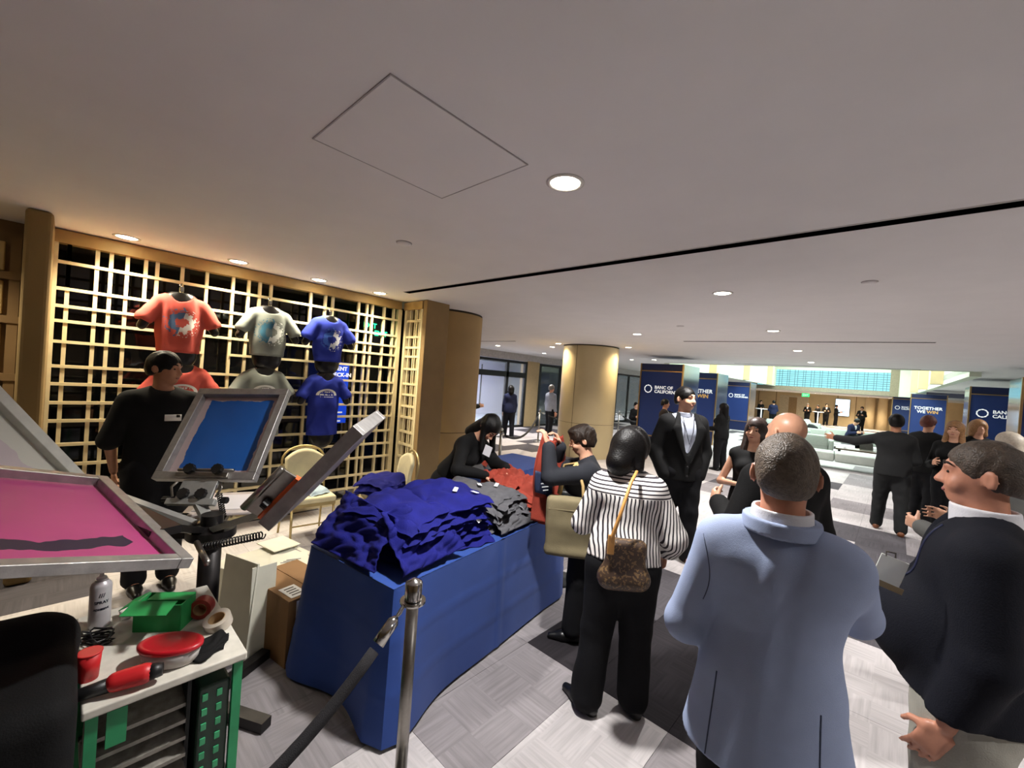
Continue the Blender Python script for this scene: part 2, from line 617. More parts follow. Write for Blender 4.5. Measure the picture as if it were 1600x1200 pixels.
# unseen light panels put in the raised well in place of its cove light
WELL_GLOW = glow('well_light_glow', (214, 244, 232), 0.6)
for k, yy in enumerate((18.0, 23.8, 29.6)):
    t = thing('well_light_panel', 'unseen light panel standing for the cove light of the raised lounge, %s' % ('nearest', 'middle', 'farthest')[k], 'light panel', (-2.6, yy, 4.88), 0, 'unseen light panels over the lounge')
    MB().box((0, 0, 0), (5.6, 4.6, 0.03)).build('diffuser', WELL_GLOW, t)
    add_light('lamp', 'AREA', (0, 0, -0.05), WELL_W, (0.84, 0.98, 0.92), t, 5.0, 4.4)

# walls round the room
struct(MB().box2((-16, -6.2, 0), (9, -6, CZ)).build('wall_back', CREAM))
struct(MB().box2((6.5, -6, 0), (6.7, 46, CZ)).build('wall_right', CREAM))
wall_far = struct(MB().box2((-16, 44.0, 0), (9, 44.2, 2.5)).build('wall_far', CREAM))
wl = struct(MB().box2((-6.2, -6, 0), (-6.0, 3.9, CZ)).build('wall_left', mat('dark_glass_backing', (12, 12, 14), 0.5)))

# far left panelled wall with warm niches and the tan pier that ends the lattice
pier = struct(MB().box2((-5.6, -0.235, 0), (-4.78, -0.09, CZ), 0.03).build('wall_pier', mat('pier_fabric', (146, 120, 74), 0.8, var=0.08, scale=3)))
side = struct(MB().box2((-5.9, -3.5, 0), (-5.5, -0.235, CZ)).build('wall_side', TAN_D))
for z0, z1 in ((2.42, 2.66), (2.06, 2.34), (1.6, 1.98), (1.0, 1.5)):
    MB().box2((-5.5, -3.2, z0), (-5.47, -0.36, z1), 0.01).build('wall_panel', mat('niche_panel', (186, 160, 106), 0.5, var=0.1, scale=2), side)
for z0 in (2.38, 2.02, 1.54):
    MB().box2((-5.5, -3.3, z0 - 0.03), (-5.42, -0.26, z0 + 0.03)).build('rail', TAN_D, side)
for yy in (-0.30, -1.6, -2.7):
    MB().box2((-5.5, yy - 0.03, 0), (-5.43, yy + 0.03, 2.7)).build('stile', TAN_D, side)

# lattice screen
LX = -5.38
lat = thing('lattice_screen', 'tall blond wood lattice screen behind the hanging T-shirts', 'lattice screen', (LX, 1.6, 0))
HZ = [2.56, 2.33, 2.18, 2.05, 1.87, 1.655, 1.5, 1.335, 1.175, 0.965, 0.785, 0.60, 0.37, 0.20]
VY = [0.0, 0.175, 0.265, 0.375, 0.505, 0.59, 0.785, 0.99, 1.225, 1.375, 1.485, 1.6, 1.71, 2.045, 2.225, 2.32, 2.67, 2.79, 2.87, 3.05, 3.2]
def lbar(y0, z0, y1, z1, w=0.028, d=0.04, name='bar'):
    MB().box((0, (y0 + y1) / 2 - 1.6, (z0 + z1) / 2), (d, abs(y1 - y0) + w if y1 != y0 else w, abs(z1 - z0) + (0 if y1 != y0 else 0) if z1 != z0 else w)).build(name, LATT, lat)
MB().box((0, 0, 2.775), (0.1, 3.40, 0.11)).build('header', LATT_TOP, lat)
MB().box((0, 0, 0.03), (0.08, 3.42, 0.06)).build('sill', LATT, lat)
MB().box((0, -1.69, 1.39), (0.07, 0.05, 2.66)).build('jamb', LATT, lat)
MB().box((0, 1.69, 1.39), (0.07, 0.06, 2.66)).build('jamb', LATT, lat)
parts_v = {0: (0.785, 2.72), 3: (1.335, 2.33), 4: (2.33, 2.72), 5: (2.33, 2.72), 6: (0.2, 2.72), 8: (1.175, 2.72), 10: (2.05, 2.72), 11: (1.87, 2.72), 15: (2.33, 2.72), 12: (0.06, 2.18), 17: (0.06, 2.72), 20: (0.06, 2.72)}
for i, y in enumerate(VY):
    z0, z1 = parts_v.get(i, (0.06, 2.72))
    lbar(y, z0, y, z1, name='vertical_bar')
    if i in (3, 0):
        lbar(y, 0.06, y, HZ[8] if i == 3 else 0.60, name='vertical_bar')
        lbar(y, 2.34, y, 2.72, name='vertical_bar')
for k, z in enumerate(HZ):
    segs = [(-0.08, 3.28)]
    if k in (3, 7):
        segs = [(-0.08, 1.48), (1.71, 3.28)]
    if k in (4, 9):
        segs = [(-0.08, 0.99), (1.225, 3.28)]
    for (a, b) in segs:
        MB().box((0.012, (a + b) / 2 - 1.6, z), (0.036, b - a, 0.027)).build('horizontal_bar', LATT, lat)

# return of the lattice at the corner, and the square post by the round column
ret = thing('lattice_screen', 'narrow lattice return panel beside the brown round column', 'lattice screen', (-5.12, 3.40, 0))
MB().box((0, 0, 2.775), (0.46, 0.1, 0.11)).build('header', LATT_TOP, ret)
MB().box((0, 0, 0.03), (0.46, 0.08, 0.06)).build('sill', LATT, ret)
MB().box((-0.2, 0, 1.39), (0.05, 0.07, 2.66)).build('jamb', LATT, ret)
MB().box((0.2, 0, 1.39), (0.05, 0.07, 2.66)).build('jamb', LATT, ret)
for x in (-0.1, 0.02, 0.065, 0.13):
    MB().box((x, 0, 1.39), (0.02, 0.035, 2.66)).build('vertical_bar', LATT, ret)
for z in HZ:
    MB().box((0, -0.008, z), (0.36, 0.03, 0.03)).build('horizontal_bar', LATT, ret)
struct(MB().box2((-4.885, 3.36, 0), (-4.80, 3.75, CZ), 0.008).build('wall_post', TAN))

# dark glazing behind the lattice
GLASSD = mat('dark_glazing', (8, 9, 11), 0.06, var=0.2, scale=1.5, spec=0.55)
gw = struct(MB().box2((-5.98, -0.45, 0), (-5.94, 4.0, CZ)).build('window_1', GLASSD))
for yy in (0.9, 2.25, 3.5):
    MB().box2((-5.94, yy - 0.03, 0), (-5.9, yy + 0.03, CZ)).build('mullion', DARKM, gw)
MB().box2((-5.94, -0.4, 1.05), (-5.9, 3.9, 1.1)).build('transom', DARKM, gw)

# round columns
def column(name, cx, cy, r, m, joint_z, seams):
    mb = MB()
    mb.lathe((cx, cy, 0), [(r, 0), (r, joint_z - 0.004)], 64)
    mb2 = MB().lathe((cx, cy, 0), [(r, joint_z + 0.004), (r, CZ - 0.03)], 64)
    core = MB().lathe((cx, cy, 0), [(r - 0.006, 0), (r - 0.006, CZ)], 48).build(name, mat('column_joint', (60, 46, 28), 0.8), None, smooth=True)
    struct(core)
    mb.build('drum_panel', m, core, autos=30)
    mb2.build('drum_panel', m, core, autos=30)
    for a in seams:
        x, y = cx + math.cos(a) * (r + 0.0005), cy + math.sin(a) * (r + 0.0005)
        MB().box((x, y, CZ / 2), (0.004, 0.008, CZ - 0.04), a).build('panel_joint', mat('column_joint', (60, 46, 28), 0.8), core)
    return core
COLM = mat('column_fabric', (166, 136, 88), 0.6, var=0.07, scale=2.5, bump=0.04, bscale=300)
COLM2 = mat('column_fabric_pale', (194, 176, 136), 0.42, var=0.05, scale=2.0)
column('wall_column_1', -5.62, 4.32, 0.62, COLM, 0.93, [])
column('wall_column_2', -5.97, 9.42, 0.72, COLM2, 0.86, [-0.95 - 0.55])
# ---------------------------------------------------------------- entrance glazing on the left
EX = -10.8
GLASS, _g = blank('clear_glass', 0.03)
_g.b.inputs['Base Color'].default_value = (0.75, 0.82, 0.85, 1)
_g.b.inputs['Alpha'].default_value = 0.16
_g.b.inputs['Specular IOR Level'].default_value = 0.8
GREYGLASS, _g = blank('grey_glass', 0.05)
_g.b.inputs['Base Color'].default_value = (0.06, 0.075, 0.075, 1)
_g.b.inputs['Alpha'].default_value = 0.72
ent = struct(MB().box2((EX - 0.3, 5.0, 2.58), (EX + 0.05, 26.0, CZ)).build('wall_entrance', mat('entrance_header', (176, 170, 166), 0.8)))
def pier_box(y0, y1):
    MB().box2((EX - 0.3, y0, 0), (EX + 0.06, y1, 2.6), 0.01).build('pier', mat('entrance_pier', (176, 152, 112), 0.7, var=0.05), ent)
pier_box(12.45, 13.2)
pier_box(18.3, 19.6)
pier_box(24.5, 26.0)
pier_box(5.0, 9.2)
wn = [0]
def glazing(y0, y1, mull, transom, glass, top=2.56):
    """a framed stretch of glazing; the frame is the window, its panes and bars its parts"""
    wn[0] += 1
    f = MB()
    f.box2((EX - 0.06, y0, 0), (EX + 0.06, y0 + 0.14, top))
    f.box2((EX - 0.06, y1 - 0.12, 0), (EX + 0.06, y1, top))
    f.box2((EX - 0.06, y0 + 0.14, top - 0.09), (EX + 0.06, y1 - 0.12, top))
    f.box2((EX - 0.06, y0 + 0.14, 0), (EX + 0.06, y1 - 0.12, 0.08))
    w = struct(f.build('window_%d' % (wn[0] + 1), DARKM))
    ys = [y0 + 0.14] + list(mull) + [y1 - 0.12]
    for m in mull:
        MB().box2((EX - 0.05, m - 0.06, 0.08), (EX + 0.05, m + 0.06, top - 0.09)).build('mullion', DARKM, w)
    if transom:
        MB().box2((EX - 0.05, y0 + 0.14, transom - 0.1), (EX + 0.05, y1 - 0.12, transom + 0.1)).build('transom', DARKM, w)
    for a, b in zip(ys[:-1], ys[1:]):
        zs = [(0.08, transom - 0.1), (transom + 0.1, top - 0.09)] if transom else [(0.08, top - 0.09)]
        for z0, z1 in zs:
            MB().box2((EX - 0.012, a + 0.005, z0), (EX + 0.012, b - 0.005, z1)).build('pane', glass, w)
    return w
w2 = glazing(9.2, 12.45, [11.35], 2.02, GLASS)
glazing(13.2, 18.3, [14.7, 16.4], None, GREYGLASS)
glazing(19.6, 24.5, [21.0, 22.8], None, GLASS)
# vestibule beyond the doors
VEST = mat('vestibule_panel', (206, 206, 224), 0.35, var=0.04, scale=1)
vest = struct(MB().box2((-15.6, 8.2, 0), (-15.4, 16.0, 2.7)).build('wall_vestibule', VEST))
for yy in (9.5, 11.1, 12.7, 14.3):
    MB().box2((-15.4, yy, 0.3), (-15.36, yy + 0.05, 2.5)).build('panel_joint', DARKM, vest)
struct(MB().box2((-15.6, 8.0, 0), (-11.1, 8.2, 2.7)).build('wall_vestibule_side', VEST))
struct(MB().box2((-15.6, 16.0, 0), (-11.1, 16.2, 2.7)).build('wall_vestibule_end', mat('vestibule_dark', (84, 88, 90), 0.5)))
struct(MB().box2((-15.6, 16.2, 0), (-15.4, 26.0, 2.7)).build('wall_outside', mat('outside_grey', (120, 128, 130), 0.6)))
struct(MB().box2((-15.4, 8.2, 0.0), (-11.1, 16.0, 0.008)).build('floor_vestibule', mat('vestibule_tile', (150, 160, 164), 0.25, var=0.08, scale=2)))
vd = thing('glass_door', 'glass inner door of the entrance vestibule with a steel pull handle', 'door', (-13.6, 10.55, 0))
MB().box((0, 0, 1.15), (0.02, 1.5, 2.3)).build('pane', GLASS, vd)
for s in (-0.75, 0.0, 0.75):
    MB().box((0.0, s, 1.15), (0.06, 0.05, 2.3)).build('stile', DARKM, vd)
MB().box((0, 0, 2.34), (0.06, 1.55, 0.08)).build('head_rail', DARKM, vd)
MB().tube([(0.07, 0.08, 0.85), (0.07, 0.08, 1.3)], 0.015).build('pull_handle', STEEL, vd)
vl = thing('vestibule_light', 'bright white ceiling light strip in the entrance vestibule', 'ceiling light', (-13.4, 11.0, 2.66))
MB().box((0, 0, 0), (0.5, 3.6, 0.03)).build('diffuser', glow('vestibule_strip', (244, 246, 255), 5.0), vl)
add_light('lamp', 'AREA', (0, 0, -0.05), 150, (0.86, 0.88, 1.0), vl, 0.5, 4.6)
bl = thing('blue_light_strip', 'glowing blue light strip beside the vestibule door', 'light strip', (-15.2, 12.9, 0.0))
MB().box((0, 0, 1.25), (0.12, 0.35, 2.5)).build('diffuser', glow('blue_glow', (40, 70, 255), 2.0), bl)
MB().box((0.0, -0.5, 2.45), (0.1, 1.5, 0.18)).build('diffuser', glow('blue_glow2', (40, 70, 255), 2.2), bl)
ol = thing('street_light', 'pale outdoor light seen through the far glazing', 'light', (-14.2, 21.5, 2.6))
MB().box((0, 0, 0), (0.6, 2.6, 0.04)).build('diffuser', glow('outdoor_strip', (240, 246, 255), 3.0), ol)
add_light('lamp', 'AREA', (0, 0, -0.06), 110, (0.9, 0.95, 1.0), ol, 0.6, 3.5)

# ---------------------------------------------------------------- clad columns with blue banners
NAVY = mat('banner_blue', (20, 48, 112), 0.5, var=0.05, scale=1.5)
NAVYT = mat('banner_blue_deep', (14, 30, 76), 0.42, var=0.05, scale=1.5)
GOLD = mat('gold_trim', (190, 156, 108), 0.28, metal=0.9, var=0.06)
MIRR = mat('column_mirror', (150, 166, 188), 0.12, metal=0.9, var=0.05, scale=1.0)
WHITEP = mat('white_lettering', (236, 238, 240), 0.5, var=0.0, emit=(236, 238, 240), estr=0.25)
GOLDP = mat('gold_lettering', (206, 160, 84), 0.45, var=0.05, emit=(206, 160, 84), estr=0.2)
def ring_logo(mbx, cx, cz, r, y):
    """ring of tapering dashes"""
    n = 20
    for k in range(n):
        a = 2 * math.pi * k / n
        w = r * (0.3 if k % 2 else 0.2)
        R = Matrix.Rotation(-a, 3, 'Y')
        mbx.box(Vector((cx, y, cz)) + R @ Vector((r, 0, 0)), (w, 0.006, 2 * math.pi * r / n * 1.02), R)
def banner_column(x0, x1, y, depth, kind, label, rz=0.0):
    w = x1 - x0
    t = thing('banner_column', label, 'column', ((x0 + x1) / 2, y, 0), rz, 'columns clad in blue banners')
    MB().box((0, depth / 2 + 0.03, 1.3), (w - 0.04, depth, 2.6)).build('mirror_cladding', MIRR, t)
    MB().box((0, 0.015, 1.44), (w - 0.06, 0.03, 1.86)).build('banner_panel', NAVY, t)
    MB().box((0, 0.015, 2.49), (w - 0.06, 0.03, 0.2)).build('top_panel', NAVYT, t)
    MB().box((0, 0.015, 0.24), (w - 0.06, 0.03, 0.48)).build('base_panel', NAVYT, t)
    for s in (-1, 1):
        MB().box((s * (w / 2 - 0.018), 0.005, 1.3), (0.036, 0.06, 2.6)).build('edge_trim', GOLD, t)
    for z in (2.385, 0.5):
        MB().box((0, 0.0, z), (w - 0.07, 0.04, 0.03)).build('cross_trim', GOLD, t)
    k = w / 1.27
    if kind == 'bank':
        m = MB()
        ring_logo(m, -0.36 * k, 1.86, 0.105 * k, -0.006)
        m.build('ring_emblem', WHITEP, t)
        for i, s in enumerate(('BANC OF', 'CALIFORNIA')):
            put_text('lettering', s, 0.125 * k, WHITEP, t, (-0.17 * k, -0.004, 1.875 - 0.12 * k * i), (math.pi / 2, 0, 0), bold=0.003, depth=0.002)
    else:
        put_text('lettering', 'TOGETHER', 0.19 * k, WHITEP, t, (0, -0.004, 1.86), (math.pi / 2, 0, 0), bold=0.005, depth=0.002, align='CENTER')
        put_text('lettering', 'WE', 0.19 * k, WHITEP, t, (-0.23 * k, -0.004, 1.68), (math.pi / 2, 0, 0), bold=0.005, depth=0.002, align='CENTER')
        put_text('lettering', 'WIN', 0.19 * k, GOLDP, t, (0.16 * k, -0.004, 1.68), (math.pi / 2, 0, 0), bold=0.005, depth=0.002, align='CENTER')
    return t
banner_column(-5.64, -4.37, 11.7, 1.27, 'bank', 'nearest blue banner column on the left, behind the man in the black suit')
banner_column(-6.02, -4.75, 16.0, 1.3, 'win', 'blue banner column with gold lettering, second on the left side')
banner_column(-6.95, -5.76, 25.0, 1.3, 'bank', 'farthest blue banner column on the left side')
banner_column(1.74, 3.01, 12.5, 1.3, 'win', 'blue banner column cut by the right edge of the picture')
banner_column(1.5, 2.77, 17.5, 1.3, 'bank', 'blue banner column with ring emblem, above the right man\'s head')
banner_column(0.5, 1.79, 28.7, 1.3, 'win', 'distant blue banner column lettered in white and gold on the right')
banner_column(-0.2, 1.0, 34.6, 1.3, 'bank', 'farthest blue banner column, on the right, small and partly hidden')

# ---------------------------------------------------------------- clerestory over the far opening
CG = glow('clerestory_glow', (150, 222, 232), 0.62)
cl = struct(MB().box2((-7.2, WY1 + 0.05, 2.76), (-0.34, WY1 + 0.08, 3.86)).build('window_20', CG))
BARM = mat('clerestory_bar', (66, 96, 104), 0.5)
zs = [2.76, 2.9, 3.06, 3.18, 3.3, 3.44, 3.58, 3.72]
for z in zs:
    MB().box2((-7.2, WY1, z - 0.012), (-0.34, WY1 + 0.05, z + 0.012)).build('glazing_bar', BARM, cl)
x = -7.1
k = 0
while x < -0.34:
    MB().box2((x - 0.011, WY1 + 0.01, 2.76), (x + 0.011, WY1 + 0.05, 3.86)).build('glazing_bar', BARM, cl)
    x += (0.3, 0.16, 0.3, 0.12)[k % 4]
    k += 1
fascia = struct(MB().box2((-7.4, WY1 - 0.05, 2.5), (1.2, WY1 + 0.3, 2.76)).build('trim_1', mat('fascia_bronze', (132, 122, 104), 0.6)))
struct(MB().box2((-7.4, WY1 - 0.05, 3.86), (1.2, WY1 + 0.3, 4.9)).build('trim_2', WELLM))
struct(MB().box2((-8.2, WY1 - 0.07, 2.48), (-7.2, WY1 + 0.28, 4.88)).build('trim_3', mat('jamb_bronze', (128, 118, 96), 0.6)))
struct(MB().box2((-0.34, WY1 - 0.08, 2.48), (0.05, WY1 + 0.28, 4.88)).build('trim_4', mat('jamb_bronze', (128, 118, 96), 0.6)))
struct(MB().box2((0.05, WY1 - 0.065, 2.49), (1.2, WY1 + 0.29, 4.89)).build('trim_6', WELLM))
struct(MB().box2((-7.75, WY1 - 0.1, 2.0), (-7.5, WY1 + 0.1, 4.9)).build('trim_5', mat('jamb_bronze', (128, 118, 96), 0.6)))

# far lobby: cream walls with door, screen, warm lamps
fw = wall_far
for xx in (-9.4, -8.0, -3.6, -2.4):
    MB().box2((xx - 0.02, 43.96, 0), (xx + 0.02, 44.0, 2.5)).build('panel_joint', TAN_D, fw)
dr = struct(MB().box2((-7.7, 43.9, 0), (-5.6, 44.0, 2.25)).build('door_1', mat('far_door', (206, 190, 160), 0.5)))
MB().box2((-7.0, 43.86, 0), (-6.4, 43.9, 2.1)).build('door_leaf', mat('far_leaf', (160, 130, 90), 0.5), dr)
tv = thing('wall_screen', 'bright screen on the cream wall at the far end of the hall', 'screen', (-3.25, 43.9, 0.85))
MB().box((0, 0.03, 0.68), (0.98, 0.06, 1.42)).build('bezel', BLACK, tv)
MB().box((0, -0.005, 0.68), (0.92, 0.02, 1.36)).build('display', glow('screen_glow', (196, 220, 236), 1.3), tv)
for yy, ww in ((0.35, 0.5), (0.3, 0.3)):
    MB().box((-0.1 + yy * 0.2, -0.02, yy), (ww, 0.01, 0.03)).build('display_line', BLACK, tv)
es = thing('exit_sign', 'glowing green exit sign at the far end of the hall', 'exit sign', (-5.3, 40.0, 2.32))
MB().box((0, 0, 0.0), (0.5, 0.05, 0.26), bevel=0.01).build('sign_box', glow('exit_green', (60, 220, 120), 1.0), es)
MB().box((0, 0, 0.155), (0.02, 0.02, 0.05)).build('stem', DARKM, es)
put_text('lettering', 'EXIT', 0.17, WHITEP, es, (0, -0.03, -0.06), (math.pi / 2, 0, 0), align='CENTER', bold=0.003)
for k, (xx, yy) in enumerate(((-7.6, 37.0), (-7.2, 39.0), (-5.6, 41.0), (-4.4, 37.5), (-4.2, 39.0), (-4.0, 40.5), (-2.6, 41.5), (-1.6, 41.5), (-0.4, 41.0), (0.8, 41.0))):
    downlight(xx, yy, 'far lobby downlight %s' % ('at the far left', 'second from the left', 'above the far door', 'first of the three before the exit sign', 'second of the three before the exit sign', 'third of the three before the exit sign', 'above the bright screen', 'above the fluted wall', 'right of the fluted wall', 'at the far right')[k], 170, (1, 0.84, 0.6), z=2.5, r=0.07, group='warm downlights of the far lobby')
# warm fluted wall at the right of the far lobby
for k in range(4):
    xx = -1.5 + 0.75 * k
    struct(MB().lathe((xx, 43.6, 0), [(0.3, 0), (0.3, 2.5)], 24).build('wall_flute', CREAM, None, smooth=True))
# ---------------------------------------------------------------- soft bodies: distance fields meshed by surface nets
def _n3(p):
    return np.asarray(p, np.float32)

class Field:
    """list of soft primitives, meshed on a grid"""
    def __init__(self, k=0.02):
        self.p = []
        self.cuts = []
        self.k = k
        self.disp = None
        self.rag = None
    def cone(self, a, b, ra, rb, k=None, flat=None, sub=False):
        self.p.append(('k' if sub else 'c', _n3(a), _n3(b), ra, rb, self.k if k is None else k, flat))
        return self
    def ell(self, c, r, R=None, k=None, sub=False):
        self.p.append(('s' if sub else 'e', _n3(c), _n3(r), None if R is None else np.array(R, np.float32), self.k if k is None else k))
        return self
    def box(self, c, h, R=None, rad=0.01, k=None):
        self.p.append(('b', _n3(c), _n3(h), None if R is None else np.array(R, np.float32), rad, self.k if k is None else k))
        return self
    def cut(self, n, d):
        """keep where n.p < d"""
        self.cuts.append((_n3(n), d))
        return self
    def bounds(self):
        lo, hi = [], []
        for q in self.p:
            if q[0] == 'c':
                r = max(q[3], q[4])
                lo.append(np.minimum(q[1], q[2]) - r)
                hi.append(np.maximum(q[1], q[2]) + r)
            elif q[0] in 'eb':
                if q[3] is not None:
                    e = np.abs(q[3]) @ q[2]
                else:
                    e = q[2]
                lo.append(q[1] - e)
                hi.append(q[1] + e)
        return np.min(lo, 0), np.max(hi, 0)
    def sample(self, vox):
        lo, hi = self.bounds()
        for n, d in self.cuts:      # axis cuts shrink the box
            for ax in range(3):
                if abs(n[ax]) > 0.999:
                    if n[ax] > 0:
                        hi[ax] = min(hi[ax], d)
                    else:
                        lo[ax] = max(lo[ax], -d)
        pad = 3 * vox
        lo, hi = lo - pad, hi + pad
        N = np.maximum(np.ceil((hi - lo) / vox).astype(int) + 1, 4)
        ax = [lo[i] + vox * np.arange(N[i], dtype=np.float32) for i in range(3)]
        F = np.full(N, 0.5, np.float32)
        for q in self.p:
            kind = q[0]
            if kind in 'ck':
                r = max(q[3], q[4]) * (1.0 if q[6] is None else max(1.0, q[6][1]))
                l, h = np.minimum(q[1], q[2]) - r, np.maximum(q[1], q[2]) + r
                k = q[5]
            else:
                e = np.abs(q[3]) @ q[2] if q[3] is not None else q[2]
                l, h = q[1] - e, q[1] + e
                k = q[-1]
            m = k + 4 * vox
            i0 = np.clip(((l - m - lo) / vox).astype(int), 0, N)
            i1 = np.clip(((h + m - lo) / vox).astype(int) + 2, 0, N)
            if np.any(i1 <= i0):
                continue
            sl = tuple(slice(i0[j], i1[j]) for j in range(3))
            X = ax[0][sl[0]][:, None, None] - q[1][0]
            Y = ax[1][sl[1]][None, :, None] - q[1][1]
            Z = ax[2][sl[2]][None, None, :] - q[1][2]
            if kind in 'ck':
                ba = q[2] - q[1]
                if q[6] is not None:
                    n, f = _n3(q[6][0]), q[6][1]
                    s = (X * n[0] + Y * n[1] + Z * n[2]) * (1 / f - 1)
                    X, Y, Z = X + s * n[0], Y + s * n[1], Z + s * n[2]
                    ba = ba + n * float(ba @ n) * (1 / f - 1)
                bb = float(ba @ ba) + 1e-9
                t = np.clip((X * ba[0] + Y * ba[1] + Z * ba[2]) / bb, 0, 1)
                d = np.sqrt((X - ba[0] * t) ** 2 + (Y - ba[1] * t) ** 2 + (Z - ba[2] * t) ** 2) - (q[3] + (q[4] - q[3]) * t)
                if q[6] is not None:
                    d = d * (0.5 + 0.5 * min(1.0, q[6][1]))
            else:
                if q[3] is not None:
                    R = q[3]
                    X, Y, Z = (R[0, 0] * X + R[1, 0] * Y + R[2, 0] * Z, R[0, 1] * X + R[1, 1] * Y + R[2, 1] * Z, R[0, 2] * X + R[1, 2] * Y + R[2, 2] * Z)
                if kind in 'es':
                    r = q[2]
                    k0 = np.sqrt((X / r[0]) ** 2 + (Y / r[1]) ** 2 + (Z / r[2]) ** 2)
                    k1 = np.sqrt((X / r[0] ** 2) ** 2 + (Y / r[1] ** 2) ** 2 + (Z / r[2] ** 2) ** 2) + 1e-9
                    d = k0 * (k0 - 1) / k1
                else:
                    hh = q[2] - q[4]
                    ax_, ay_, az_ = np.abs(X) - hh[0], np.abs(Y) - hh[1], np.abs(Z) - hh[2]
                    d = np.sqrt(np.maximum(ax_, 0) ** 2 + np.maximum(ay_, 0) ** 2 + np.maximum(az_, 0) ** 2) + np.minimum(np.maximum(ax_, np.maximum(ay_, az_)), 0) - q[4]
            G = F[sl]
            if kind in 'sk':
                a, b = G, -d
                h_ = np.maximum(k - np.abs(a - b), 0) / max(k, 1e-6)
                F[sl] = np.maximum(a, b) + h_ * h_ * k * 0.25
            else:
                h_ = np.maximum(k - np.abs(G - d), 0) / max(k, 1e-6)
                F[sl] = np.minimum(G, d) - h_ * h_ * k * 0.25
        if self.disp is not None:
            X, Y, Z = np.meshgrid(*ax, indexing='ij', sparse=True)
            F += self.disp(X, Y, Z).astype(np.float32)
        for n, d in self.cuts:
            if self.rag is not None:
                d = d + self.rag(*np.meshgrid(*ax, indexing='ij', sparse=True))
            G = ax[0][:, None, None] * n[0] + ax[1][None, :, None] * n[1] + ax[2][None, None, :] * n[2] - d
            F = np.maximum(F, G)
        return F, lo, vox

def surface_nets(F, lo, vox):
    S = F < 0
    nx, ny, nz = F.shape
    cnt = np.zeros((nx - 1, ny - 1, nz - 1), np.uint8)
    for a in (0, 1):
        for b in (0, 1):
            for c in (0, 1):
                cnt += S[a:nx - 1 + a, b:ny - 1 + b, c:nz - 1 + c]
    act = (cnt > 0) & (cnt < 8)
    I, J, K = np.nonzero(act)
    idx = np.full(act.shape, -1, np.int32)
    idx[I, J, K] = np.arange(len(I))
    corner = np.array([[F[I + a, J + b, K + c] for c in (0, 1)] for b in (0, 1) for a in (0, 1)])
    val = {(a, b, c): F[I + a, J + b, K + c] for a in (0, 1) for b in (0, 1) for c in (0, 1)}
    acc = np.zeros((len(I), 3), np.float32)
    num = np.zeros(len(I), np.float32)
    keys = list(val)
    for p in keys:
        for axis in range(3):
            if p[axis] == 0:
                q = list(p); q[axis] = 1; q = tuple(q)
                va, vb = val[p], val[q]
                m = (va < 0) != (vb < 0)
                t = np.where(m, va / np.where(m, va - vb, 1), 0)
                w = m.astype(np.float32)
                pos = [np.full(len(I), p[k], np.float32) for k in range(3)]
                pos[axis] = t
                for k in range(3):
                    acc[:, k] += w * pos[k]
                num += w
    acc /= np.maximum(num, 1)[:, None]
    verts = np.stack([I, J, K], 1).astype(np.float32) + acc
    verts = verts * vox + lo
    quads = []
    for axis in range(3):
        sh = [slice(None)] * 3
        a = [slice(1, -1)] * 3
        a[axis] = slice(0, -1)
        b = list(a)
        b[axis] = slice(1, None)
        s0, s1 = S[tuple(a)], S[tuple(b)]
        ch = s0 != s1
        P = np.argwhere(ch)
        if len(P) == 0:
            continue
        off = np.ones(3, int)
        off[axis] = 0
        P = P + off
        flip = s1[ch]
        u, w = [(1, 2), (2, 0), (0, 1)][axis]
        def at(du, dw):
            Q = P.copy()
            Q[:, u] += du
            Q[:, w] += dw
            return idx[Q[:, 0], Q[:, 1], Q[:, 2]]
        qd = np.stack([at(-1, -1), at(0, -1), at(0, 0), at(-1, 0)], 1)
        qd[flip] = qd[flip][:, ::-1]
        quads.append(qd)
    quads = np.concatenate(quads) if quads else np.zeros((0, 4), int)
    quads = quads[(quads >= 0).all(1)]
    return verts, quads

def field_mesh(f, vox, name, m=None):
    v, q = surface_nets(*f.sample(vox))
    me = bpy.data.meshes.new(name)
    me.vertices.add(len(v))
    me.vertices.foreach_set('co', v.astype(np.float32).ravel())
    me.loops.add(len(q) * 4)
    me.polygons.add(len(q))
    me.loops.foreach_set('vertex_index', q.astype(np.int32).ravel())
    me.polygons.foreach_set('loop_start', np.arange(0, len(q) * 4, 4, dtype=np.int32))
    me.polygons.foreach_set('loop_total', np.full(len(q), 4, np.int32))
    me.update(calc_edges=True)
    me.polygons.foreach_set('use_smooth', np.ones(len(q), bool))
    if m:
        me.materials.append(m)
    return me

def folds(amp, freq, seed, squash=(1, 1, 0.5)):
    r = np.random.RandomState(seed)
    W = [(r.normal(size=3) * np.array(squash) * freq * (0.7 + 0.6 * i / 5), r.rand() * 6.28) for i in range(6)]
    def d(X, Y, Z):
        a = np.sin(W[0][0][0] * X + W[0][0][1] * Y + W[0][0][2] * Z + W[0][1])
        b = np.sin(W[1][0][0] * X + W[1][0][1] * Y + W[1][0][2] * Z + W[1][1] + 1.3 * a)
        c = np.sin(W[2][0][0] * X * 1.6 + W[2][0][1] * Y * 1.6 + W[2][0][2] * Z * 1.6 + W[2][1] + 1.5 * b)
        return amp * (0.45 * a + 0.45 * b + 0.4 * c)
    return d

# ---------------------------------------------------------------- figures
def rot(axis, deg):
    return np.array(Matrix.Rotation(math.radians(deg), 3, axis), float)

